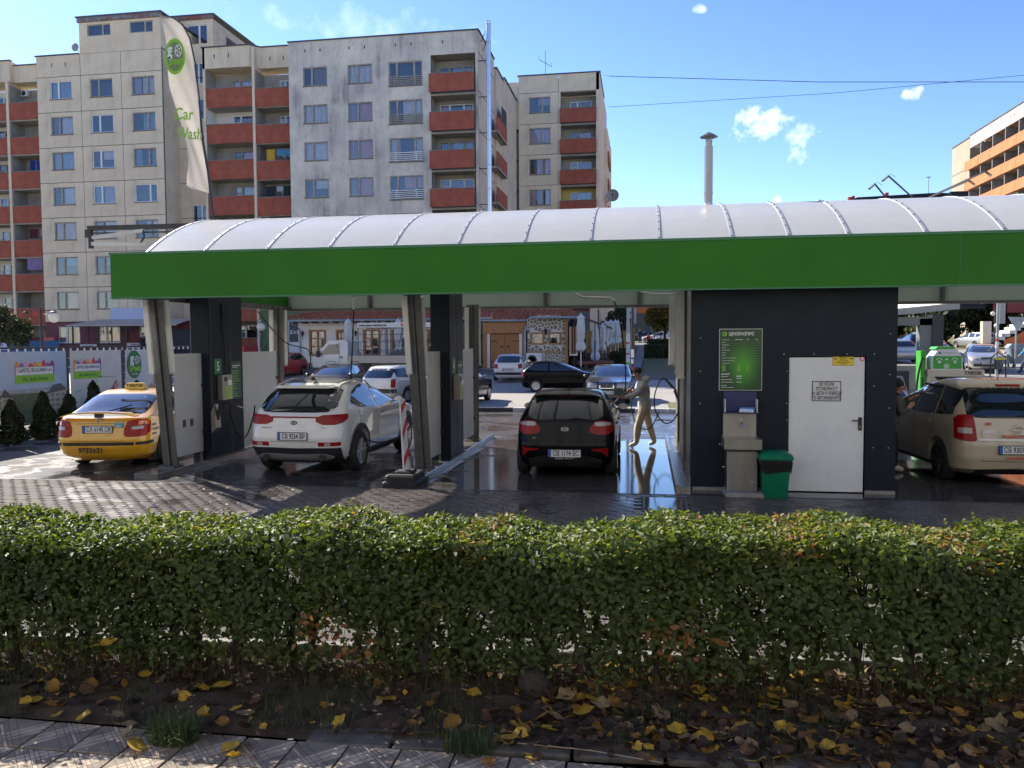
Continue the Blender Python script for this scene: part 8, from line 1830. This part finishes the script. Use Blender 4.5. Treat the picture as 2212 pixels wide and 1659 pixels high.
# sign poles
sp1 = thing('sign_pole', (18.0,45.8,.4), 'pale metal sign pole with a narrow sign seen edge-on beside the silver car', 'sign post')
MB().mat('pole').tube([(18.0,45.8,.35),(18.0,45.8,6.0)],.065,10).box(18.1,45.75,3.1,18.34,45.85,6).mat('inkr').lathe([(.068,0),(.07,0),(.07,.12),(.068,.12)],(18.0,45.8,2.2),10).mat('inkw').lathe([(.068,0),(.07,0),(.07,.3),(.068,.3)],(18.0,45.8,1.85),10).build('pole', sp1)
sp2 = thing('give_way_sign', (19.8,48,.5), 'grey back of a triangular give way sign on a post', 'road sign')
MB().mat('pole').tube([(19.8,48,.5),(19.8,48,3.4)],.045,8).build('post', sp2); MB().mat('pole').prism([(19.35,3.50),(20.28,3.46),(19.82,2.72)],47.93,47.95).build('plate', sp2)
gp = thing('litter_bin_frame', (17.6,44.9,.35), 'dark litter bin in a hoop frame beside the pale sign pole', 'waste bin')
MB().mat('iron').tube([(17.35,44.9,.3),(17.38,44.9,1.35),(17.7,44.9,1.62),(18.05,44.9,1.4),(18.1,44.9,.3)],.035,6).build('hoop_frame', gp); MB().mat('steel').lathe([(.2,0),(.22,.55),(.0,.55)],(17.75,44.9,.75),12).mat(mat('bin_yellow',(.6,.55,.03),.5)).box(17.5,44.66,1.25,18.0,44.9,1.36).build('bucket', gp)
for i,(x,y,rz) in enumerate(((19.4,51.5,.0),(21.3,51.0,0),(22.9,51.2,.1))):
    wb_ = thing('refuse_container', (x,y,H(y)), ('grey steel refuse container directly behind the silver hatchback','pale blue-grey rounded refuse container with an open lid','dark refuse container at the right edge behind the sign post')[i], 'waste container')
    z = H(y); m_ = mat('container_grey', ((.17,.18,.19),(.22,.27,.31),(.10,.11,.12))[i], .5, var=.2, scale=2, dirt=.2)
    L = []
    for zz, s_ in ((.25,.78),(.35,.82),(1.05,1.0),(1.12,1.02),(1.13,.98)): L.append([(x+.72*s_*(abs(math.cos(a))**.5)*(1 if math.cos(a) > 0 else -1), y+.5*s_*(abs(math.sin(a))**.5)*(1 if math.sin(a) > 0 else -1), z+zz) for a in [k*2*math.pi/20 for k in range(20)]])
    MB().mat(m_).rings(L).build('tub', wb_, smooth=50); MB().mat(m_).prism([(x-.7,z+1.14),(x-.5,z+1.36),(x+.5,z+1.36),(x+.7,z+1.14)],y-.1,y+.5).build('lid', wb_)
    w_ = MB().mat('rubber')
    for sx_ in (-.5,.5):
        for sy_ in (-.35,.35): w_.lathe([(.1,-.03),(.1,.03),(0,.03)],(x+sx_,y+sy_,z+.1),10,'x').box(x+sx_-.02,y+sy_-.02,z+.1,x+sx_+.02,y+sy_+.02,z+.3)
    w_.build('castor', wb_)
# stairs and shop at far right
st = thing('outdoor_staircase', (29,75,1.5), 'long outdoor staircase with orange side wall rising to the right', 'staircase')
MB().mat('orange').add([(30.0,75,1.3),(36,75,1.3),(36,75,5.9),(34.5,75,4.9),(31,75,2.6),(30,75,2.2)],[(0,1,2,3,4,5)]).mat('cream').box(28.5,75.5,1,29.2,76,3.8).build('side_wall', st, fix=False)
for i in range(13): MB().mat('kerbw').box(29.6+i*.40,74.9,2.2+i*.26,30.05+i*.40,77,2.5+i*.26).build('step', st)
rs3 = thing('shop_sign', (31,80,6), 'dark red shop sign panels above the hedge at the right', 'sign')
MB().mat(mat('sign_maroon',(.22,.01,.02),.5)).box(31.8,82,5.9,34.3,82.1,6.9).box(31.8,82,4.7,32.9,82.1,5.75).box(33.0,82,4.7,34.6,82.1,5.75).build('panel', rs3); text('МЕС', .4, (33.4,81.97,6.4), 'ink', rs3, bold=.04); MB().mat('orange').box(35.2,83,3,36.6,84,9).mat('ylw').box(35.6,82.9,3,35.9,83,9).build('pillar', rs3)
gl = thing('globe_lamp', (19.3,50,H(50)), 'white globe lamps on an arm left of the pale sign pole', 'street lamp')
MB().mat('iron').tube([(19.5,50,.6),(19.5,50,4.0)],.04,6).build('post', gl)
for x,z in ((19.35,3.73),(19.55,3.05)): MB().mat('globe').lathe([(.02,-.13),(.1,-.08),(.13,0),(.1,.08),(.02,.13)],(x,49.9,z),12).build('globe', gl, smooth=70)
lsg = box('lime_board', 'inkg', (26.0,100,6.4,29.4,100.2,7.0)); prop(lsg, 'lime green strip of a far shop sign beside the kiosk corner', 'sign')
# dark flat roof with floodlights above the canopy
dk = thing('dark_roofed_building', (11,40,0), 'building with a dark flat roof edge and floodlights seen over the canopy', 'building')
MB().mat('navy').prism([(9.0,8.55),(9.6,8.86),(13.0,8.95),(13.9,8.9),(13.9,8.4),(9.0,8.4)],40,46).mat('orange').box(12.35,44,8.6,13.3,46,9.35).add([(13.0,47,9.0),(14.6,47,9.75),(14.6,47,8.6),(13.0,47,8.6)],[(0,1,2,3)]).mat('steel').add([(12.6,39.9,8.5),(13.6,39.9,8.9),(13.6,39.9,8.5)],[(0,1,2)]).mat('navy').box(13.55,39.8,8.5,14.3,40,8.95).build('roof_edge', dk)
MB().mat('inkr').box(9.45,41,8.9,9.65,41.2,9.05).box(11.1,41,9.0,11.25,41.2,9.2).box(9.62,41,8.9,9.75,41.2,9.1).build('chimney', dk)
for i,(a,b,hx) in enumerate((((9.32,36,8.74),(10.5,38,8.25),-1),((9.84,36,9.05),(11.5,38,8.35),-1),((13.56,36,9.08),(12.2,38,8.5),1),((12.95,36,8.74),(12.0,38,8.4),1))):
    t = thing('floodlight', b, ('lower floodlight on an arm leaning left over the roof','upper floodlight on an arm leaning left over the roof','upper floodlight on an arm leaning right before the orange block','lower floodlight on an arm leaning right before the orange block')[i], 'floodlight', 'floodlights above the dark roof')
    MB().mat('iron').bar(a,b,.05,.05).tube([a,(a[0]-hx*.1,a[1],a[2]+.07),(a[0]-hx*.3,a[1],a[2]-.08)],.008,4).build('arm', t)
    MB().mat('steel').bar((a[0]+hx*.0,36,a[2]-.02),(a[0]+hx*.20,35.95,a[2]-.20),.22,.05).mat('chrome').bar((a[0]+hx*.02,36,a[2]-.05),(a[0]+hx*.20,35.95,a[2]-.23),.20,.03).build('lamp_head', t)
prop(MB().mat('pole').tube([(19,60,0),(19,60,13.3)],.025,6).box(18.85,60,13.3,19.15,60.05,13.36).build('tall_mast'), 'thin tall mast rising behind the orange roof', 'mast')
# ================================================================== FRONT HEDGE
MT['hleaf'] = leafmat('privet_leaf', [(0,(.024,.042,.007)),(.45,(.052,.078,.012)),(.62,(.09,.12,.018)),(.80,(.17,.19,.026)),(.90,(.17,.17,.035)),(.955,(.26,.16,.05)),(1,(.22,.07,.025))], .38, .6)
hg = thing('hedge', (-1.5,5.3,0), 'long leafy privet hedge running across the whole foreground', 'hedge')
def leaf_mesh(name, P, D, Nn, Ls, Ws, tint, parent, matn, cup=.25, kind='stuff'):
    # every leaf: base, two sides, two shoulders, tip, folded along the midrib
    n = len(P); D = D/np.linalg.norm(D,axis=1)[:,None]; S_ = np.cross(D,Nn); S_ /= (np.linalg.norm(S_,axis=1)[:,None]+1e-9); U = np.cross(S_,D)
    L = Ls[:,None]; W = Ws[:,None]
    pts = [P, P+D*L*.32+S_*W*.5+U*W*cup, P+D*L*.72+S_*W*.36+U*W*cup*.8, P+D*L-U*L*.06, P+D*L*.72-S_*W*.36+U*W*cup*.8, P+D*L*.32-S_*W*.5+U*W*cup, P+D*L*.5]
    V = np.stack(pts,1).reshape(-1,3); F_ = np.array([0,1,6, 1,2,6, 2,3,6, 3,4,6, 4,5,6, 5,0,6])
    me = bpy.data.meshes.new(name); me.vertices.add(7*n); me.vertices.foreach_set('co', (V-np.array(origin(parent))).ravel())
    me.loops.add(18*n); me.loops.foreach_set('vertex_index', (np.arange(n)[:,None]*7+F_).ravel()); me.polygons.add(6*n)
    me.polygons.foreach_set('loop_start', np.arange(6*n)*3); me.polygons.foreach_set('loop_total', np.full(6*n,3)); me.polygons.foreach_set('use_smooth', np.ones(6*n,bool))
    a = me.attributes.new('tint','FLOAT','FACE'); a.data.foreach_set('value', np.repeat(tint,6)); me.materials.append(MT[matn]); me.update()
    o = bpy.data.objects.new(name, me); COL.objects.link(o); o.parent = parent
    if kind: o['kind'] = kind
    return o
TOPZ = lambda x: 1.05+.035*np.sin(x*2.1)+.03*np.sin(x*5.3+1)+.012*np.sin(x*11.7)+.012*x*.5
def hedge_pts(n, mode):
    r = rng; x = -6.6+11.4*r.random(n); yf = 4.86+.07*(x+4.0)-.02; dep = .86; top = TOPZ(x)
    if mode == 'front':
        # thinner low down, with openings between the bushes
        z = .06+(top-.06)*r.random(n)**.78; depth = .30*r.random(n)**1.3; y = yf+depth+.05*np.sin(x*3.3)+.04*np.sin(z*9+x*5); low = np.clip((.60-z)/.46,0,1); y += low*.10
        gap = .5+.5*np.sin(x*5.9+1.3*np.sin(x*2.3))+.25*np.sin(x*13.1+z*4); keep = r.random(n) > low*(.62+.37*(gap > .45))
        g2 = np.sin(x*4.1+np.sin(z*6)*1.5)*np.sin(z*8.3+x*2.7+1)+.5*np.sin(x*17+z*13); keep &= ~((g2 > .62)&(r.random(n) < .84)&(z < .95))
        N_ = np.stack([.25*r.normal(size=n),-1+.3*r.normal(size=n),.55+.45*r.normal(size=n)],1)
    elif mode == 'top':
        y = yf+dep*r.random(n); z = top-.10*r.random(n)**1.6+.02*r.random(n); keep = np.ones(n,bool); N_ = np.stack([.5*r.normal(size=n),-.1+.5*r.normal(size=n),1+.2*r.normal(size=n)],1)
        e = np.minimum(y-yf, yf+dep-y); z -= np.clip(.10-e,0,1)*.6
    elif mode == 'back':
        z = .2+(top-.2)*r.random(n)**.8; y = yf+dep-.22*r.random(n); keep = r.random(n) > np.clip((.5-z)/.35,0,.85); N_ = np.stack([.4*r.normal(size=n),.8+.4*r.normal(size=n),.4+.5*r.normal(size=n)],1)
    elif mode == 'under':
        z = .03+.42*r.random(n); y = yf+.12+.45*r.random(n); keep = np.sin(x*3.1)+np.sin(x*7.7+1) > -.5; N_ = r.normal(size=(n,3)); N_[:,1] -= .8
    else:
        z = .45+(top-.5)*r.random(n); y = yf+.25+.4*r.random(n); keep = r.random(n) > .0; N_ = r.normal(size=(n,3)); N_[:,2] += .6
    P = np.stack([x,y,z],1)[keep]; N_ = N_[keep]; N_ /= np.linalg.norm(N_,axis=1)[:,None]
    return P, N_
for mode, n in (('front',50000),('top',31000),('back',20000),('inner',9000),('under',7000)):
    P, N_ = hedge_pts(n, mode); m = len(P)
    D = rng.normal(size=(m,3)); D[:,2] = D[:,2]*.6+(.35 if mode == 'top' else -.15); D -= N_*np.sum(D*N_,1)[:,None]*.85
    L = .034+.026*rng.random(m)+(.006 if mode == 'front' else -.003); W = L*(.50+.12*rng.random(m))
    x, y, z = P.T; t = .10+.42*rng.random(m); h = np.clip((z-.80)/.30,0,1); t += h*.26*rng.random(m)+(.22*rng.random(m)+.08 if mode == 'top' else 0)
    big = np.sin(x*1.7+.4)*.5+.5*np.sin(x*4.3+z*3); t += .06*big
    # dead, rusty patches and a yellowed run
    def spot(cx,cz,rx_,rz_): return np.clip(1.3-((x-cx)/rx_)**2-((z-cz)/rz_)**2,0,1)
    for c in ((-2.15,.42,.16,.16),(.18,.40,.20,.20),(-1.9,.30,.18,.10)): s_ = spot(*c); t = np.where(rng.random(m) < s_*.5, .955+.045*rng.random(m), t)
    if mode == 'top':
        for c in ((-5.6,1.08,.45),(.95,1.08,.16),(1.95,1.1,.28),(-1.1,1.1,.15)): s_ = np.clip(1.1-((x-c[0])/c[2])**2,0,1); t = np.where(rng.random(m) < s_*.5, .90+.09*rng.random(m), t)
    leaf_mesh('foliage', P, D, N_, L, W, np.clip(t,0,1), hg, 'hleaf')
# upright shoots standing clear of the top
sh_ = []; 
P=[];D=[];NN=[]
for i in range(150):
    x = rng.uniform(-6,3.4); y = 4.86+.07*(x+4)+rng.uniform(.05,.8); h = rng.uniform(.03,.10); z0 = float(TOPZ(x))-.02; lean = rng.normal(size=2)*.2
    for q in range(7):
        f_ = q/7; a = rng.uniform(0,6.28); P.append((x+lean[0]*h*f_,y+lean[1]*h*f_,z0+h*f_)); D.append((math.cos(a),math.sin(a),.9)); NN.append((-math.cos(a)*.7,-math.sin(a)*.7,.7))
P=np.array(P);D=np.array(D);NN=np.array(NN); NN/=np.linalg.norm(NN,axis=1)[:,None]; m=len(P); leaf_mesh('shoot_leaves',P,D,NN,.025+.015*rng.random(m),.013+.006*rng.random(m),.5+.35*rng.random(m),hg,'hleaf')
# stems: each bush its own branching trunk
rs_ = random.Random(21)
def bush_stem(x, y, h, s):
    m = MB().mat('bark'); nb = rs_.randint(3,5)
    m.tube([(x,y,-.02),(x+rs_.uniform(-.02,.02),y,.10),(x+rs_.uniform(-.03,.03),y,.22)],[.032*s,.026*s,.02*s],7)
    for i in range(nb):
        a = rs_.uniform(0,6.28); sp = rs_.uniform(.06,.26); pts = [(x,y,.06+.04*i)]
        for q in range(1,5): f_ = q/4; pts.append((x+math.cos(a)*sp*f_+rs_.uniform(-.015,.015), y+math.sin(a)*sp*.7*f_, .08+.04*i+(h-.1)*f_*rs_.uniform(.85,1)))
        m.tube(pts,[.018*s,.014*s,.010*s,.007*s,.004*s],5)
        for k in range(3):
            b_ = pts[rs_.randint(1,3)]; a2 = rs_.uniform(0,6.28); L = rs_.uniform(.12,.28); m.tube([b_,(b_[0]+math.cos(a2)*L*.5,b_[1]+math.sin(a2)*L*.4,b_[2]+L*.45),(b_[0]+math.cos(a2)*L*.8,b_[1]+math.sin(a2)*L*.6,b_[2]+L)],[.006*s,.004*s,.002*s],4)
    m.build('stem', hg, at=(x,y,0))
x = -6.4
while x < 4.4:
    bush_stem(x, YF(x)+rs_.uniform(.22,.48), rs_.uniform(.65,.95), rs_.uniform(.7,1.5)); x += rs_.uniform(.13,.30)
tw_ = MB().mat('bark')
for i in range(700):
    x = rng.uniform(-6.4,4.2); y = 4.86+.07*(x+4)+rng.uniform(.12,.7); z = rng.uniform(.05,.6); a = rng.uniform(0,6.28); L = rng.uniform(.10,.32)
    tw_.tube([(x,y,z),(x+math.cos(a)*L*.25,y+math.sin(a)*L*.2,z+L*.6),(x+math.cos(a)*L*.5,y+math.sin(a)*L*.3,z+L)],[.0028,.002,.001],3)
prop(tw_.build('twigs', hg, fix=False), kind='stuff')
# ---- dead grass stems and green tufts
def blades(name, xs, ys, zs, h0, h1, wd, matn, lean=.5, label=None, cat=None, parent=None, tint=None, base=0.0):
    n = len(xs); P = np.stack([xs,ys,zs],1); a = rng.random(n)*6.283; h = (h0+(h1-h0)*rng.random(n))[:,None]; dirn = np.stack([np.cos(a),np.sin(a),np.zeros(n)],1); side = np.stack([-np.sin(a),np.cos(a),np.zeros(n)],1)
    ln = (lean*rng.random(n))[:,None]; upv = np.array([0,0,1.0])
    V = []
    for f_, ww_ in ((0,1),(.4,.85),(.75,.5),(1,.06)):
        c = P+upv*h*f_*(1-.35*ln*f_)+dirn*h*ln*f_**1.8; V += [c-side*wd*ww_*.5, c+side*wd*ww_*.5]
    V = np.stack(V,1).reshape(-1,3); F_ = np.array([0,1,3,2, 2,3,5,4, 4,5,7,6]); me = bpy.data.meshes.new(name); me.vertices.add(8*n); me.vertices.foreach_set('co', V.ravel())
    me.loops.add(12*n); me.loops.foreach_set('vertex_index', (np.arange(n)[:,None]*8+F_).ravel()); me.polygons.add(3*n); me.polygons.foreach_set('loop_start', np.arange(3*n)*4); me.polygons.foreach_set('loop_total', np.full(3*n,4))
    at_ = me.attributes.new('tint','FLOAT','FACE'); at_.data.foreach_set('value', np.repeat(rng.random(n),3)); me.materials.append(MT[matn]); me.update()
    o = bpy.data.objects.new(name, me); COL.objects.link(o); o['kind'] = 'stuff'
    if label: o['label'] = label; o['category'] = cat
    return o
MT['drygrass'] = leafmat('dry_grass', [(0,(.015,.014,.008)),(.6,(.05,.038,.018)),(1,(.17,.12,.05))], .3, .8)
MT['ggrass'] = leafmat('green_grass', [(0,(.02,.04,.012)),(.6,(.05,.085,.02)),(1,(.12,.14,.04))], .3, .6)
n = 15000; x = -7+11.6*rng.random(n); yy = 4.86+.07*(x+4)+.06+.62*rng.random(n)*np.sqrt(rng.random(n)+.2); blades('dry_grass', x, yy-.10*(rng.random(n)<.3), np.zeros(n)+.01, .06,.26,.0025,'drygrass',.9,'dry brown grass and thin stems at the foot of the hedge','grass')
n = 16000; x = -7+11.6*rng.random(n); k = np.sin(x*2.7)+np.sin(x*6.1+2) > .2; x = x[k]; yy = 4.45+.05*(x+2)+.8*rng.random(len(x)); blades('green_grass', x, yy, np.zeros(len(x))+.02, .03,.12,.003,'ggrass',1.0,'short green grass in patches below the hedge','grass')
for (cx,cy,n,h,lb) in ((-2.72,4.28,900,.22,'dense green grass tuft at the front edge of the tiles'),(-.98,4.42,420,.17,'small green grass tuft on the right by the pale twig')):
    a = rng.random(n)*6.283; rr_ = .10*np.sqrt(rng.random(n)); blades('grass_tuft', cx+rr_*np.cos(a)*1.5, cy+rr_*np.sin(a), np.zeros(n)+.005, .08,h,.0035,'ggrass',1.3,lb,'grass')
# joint moss tufts between tiles
# ---- fallen leaves
def fallen_mesh(seed, sz=1.0):
    r = random.Random(seed); n = 14; m = MB(); V = [(0,0,.004)]; cu = r.uniform(.1,.5); tw = r.uniform(-1,1)
    for k in range(n):
        a = 2*math.pi*k/n; rad_ = .036*(1+.22*math.cos(a-math.pi/2)+.10*math.sin(a*5+seed)+.07*math.sin(a*9+seed*2)+(.35 if k == n//4 else 0)); x, y = rad_*math.cos(a), rad_*math.sin(a)
        V.append((x*sz, y*sz, .004+cu*(x*x*9+y*y*tw*9)+r.uniform(0,.006)))
    F_ = [(0,1+k,1+(k+1)%n) for k in range(n)]; V.append((.001,-.075*sz,.012)); V.append((-.002,-.035*sz,.004)); F_.append((n+1,n+2,1+3*n//4))
    return V, F_
fall_mats = []
for nm, c in (('yellow',(.72,.43,.04)),('amber',(.42,.20,.03)),('buff',(.40,.27,.13)),('brown',(.16,.085,.04)),('dark brown',(.06,.035,.02))):
    fall_mats.append((nm, mat('fallen_leaf_'+nm.replace(' ','_'), c, .7, var=.45, scale=18, tl=.3)))
FM = {}
for i,(nm,m_) in enumerate(fall_mats):
    for q in range(6):
        V, F_ = fallen_mesh(i*10+q, random.Random(q).uniform(.8,1.25)); mb = MB().mat(m_).add(V,F_); me = mb.mesh('fallen_leaf'); smooth_(me, 60); FM[(nm,q)] = me
def litter_pos(r):
    while True:
        x = r.uniform(-5.0,3.6); dens = .22+.70*min(1,max(0,(x+1.6)/1.6)); y = r.uniform(edge(x)-.08, YF(x)+.55)
        if y < edge(x)+.04 and r.random() > .35: continue
        if r.random() < dens: return x, y
r = random.Random(77)
LB = {'yellow':'bright yellow leaf fallen in the litter below the hedge','amber':'amber leaf fallen in the litter below the hedge','buff':'pale buff leaf fallen in the litter below the hedge','brown':'brown leaf fallen in the litter below the hedge','dark brown':'dark brown leaf fallen in the litter below the hedge'}
special = [(-2.86,4.12,'yellow',1.35),(-2.92,4.20,'amber',1.0),(-2.33,4.20,'yellow',1.3),(-2.25,4.12,'yellow',1.1),(-2.28,4.28,'buff',1.0),(-2.18,4.17,'buff',1.0),(-3.08,4.36,'buff',1.3),(-3.02,4.28,'buff',1.0),(-1.80,4.52,'yellow',1.3),(-1.12,4.62,'amber',1.3),(-.95,4.60,'amber',.9),(-.72,4.56,'yellow',1.3),(-.62,4.38,'yellow',1.1),(-.84,4.28,'amber',1.0),(-3.6,4.42,'yellow',1.1),(-3.85,4.55,'yellow',1.1),(-3.4,4.40,'yellow',1.0),(-2.65,4.50,'yellow',1.2),(.05,4.46,'amber',1.0),(-.55,4.50,'buff',.9),(-4.3,4.5,'yellow',1.1),(-3.9,4.75,'amber',1.2),(-3.35,4.62,'yellow',1.2),(-2.5,4.62,'yellow',1.1)]
idx = 0
def put_leaf(x,y,nm,s,z=None):
    global idx
    o = bpy.data.objects.new('fallen_leaf', FM[(nm,r.randint(0,5))]); COL.objects.link(o); prop(o, LB[nm], 'leaf', 'fallen %s leaves' % nm)
    zz = .045 if y > edge(x)+.06 else .014
    o.location = (x,y,(zz+r.uniform(0,.02)) if z is None else z); o.rotation_euler = (r.gauss(0,.28),r.gauss(0,.28),r.uniform(0,6.28)); o.scale = (s,s,s)
for x,y,nm,s in special: put_leaf(x,y,nm,s)
for i in range(270):
    x,y = litter_pos(r); nm = r.choices(['yellow','amber','buff','brown','dark brown'],[.34,.26,.20,.15,.05])[0]; put_leaf(x,y,nm,r.uniform(.9,1.5))
for (nm,m_),cnt in zip(fall_mats,(110,200,160,700,1700)):
    mb = MB().mat(m_)
    for i in range(cnt):
        x,y = litter_pos(r); V,F_ = fallen_mesh(i, r.uniform(.45,1.1)); e = Euler((r.gauss(0,.4),r.gauss(0,.4),r.uniform(0,6.28))); b_ = Vector((x,y,.025+r.uniform(0,.03)))
        mb.add([tuple(Vector(v)@e.to_matrix()+b_) for v in V], F_)
    o = mb.build('leaf_litter', fix=False); prop(o, '%s crumbled leaf litter under the hedge' % nm, 'leaf litter', kind='stuff')
# leaves caught in the hedge
for (x,z,nm) in ((-2.05,.52,'yellow'),(-1.35,.62,'yellow'),(.45,.42,'amber'),(-3.6,.30,'yellow'),(1.9,.88,'amber')): put_leaf(x, YF(x)+.02, nm, 1.2, z)
# scraps, cigarette ends, twigs on the paving
for i,(x,y) in enumerate(((-2.05,4.36),(-1.02,4.24),(-.85,4.60),(.5,4.75),(1.25,4.78),(.25,4.72),(1.0,4.70))):
    o = MB().mat('inkw').tube([(0,0,0),(.03,.008,0)],.004,6).build('cigarette_end'); o.location = (x,y,.02); o.rotation_euler = (0,0,i*1.3); prop(o, 'white cigarette end lying on the paving edge', 'cigarette end', 'cigarette ends on the paving edge')
prop(MB().mat('drygrass' if False else mat('pale_twig',(.35,.28,.18),.8)).tube([(-.75,4.50,.03),(-.3,4.44,.05),(.1,4.42,.02)],.003,4).build('twig'), 'long pale twig lying across the edging slabs', 'twig')
prop(MB().mat('bark').tube([(-1.62,4.52,.03),(-1.3,4.53,.035),(-1.22,4.54,.03)],[.012,.010,.006],6).build('stick'), 'dark short stick lying on the tile edge', 'stick')
wdn = MB().mat('bark').rings([[(-.72+.11*math.cos(a)*s,5.2+.08*math.sin(a)*s,z) for a in [k*.7 for k in range(9)]] for z,s in ((0,1),(.12,.9),(.17,.5))]); prop(wdn.build('stump', smooth=60), 'small dark weathered stump between the hedge stems', 'stump')
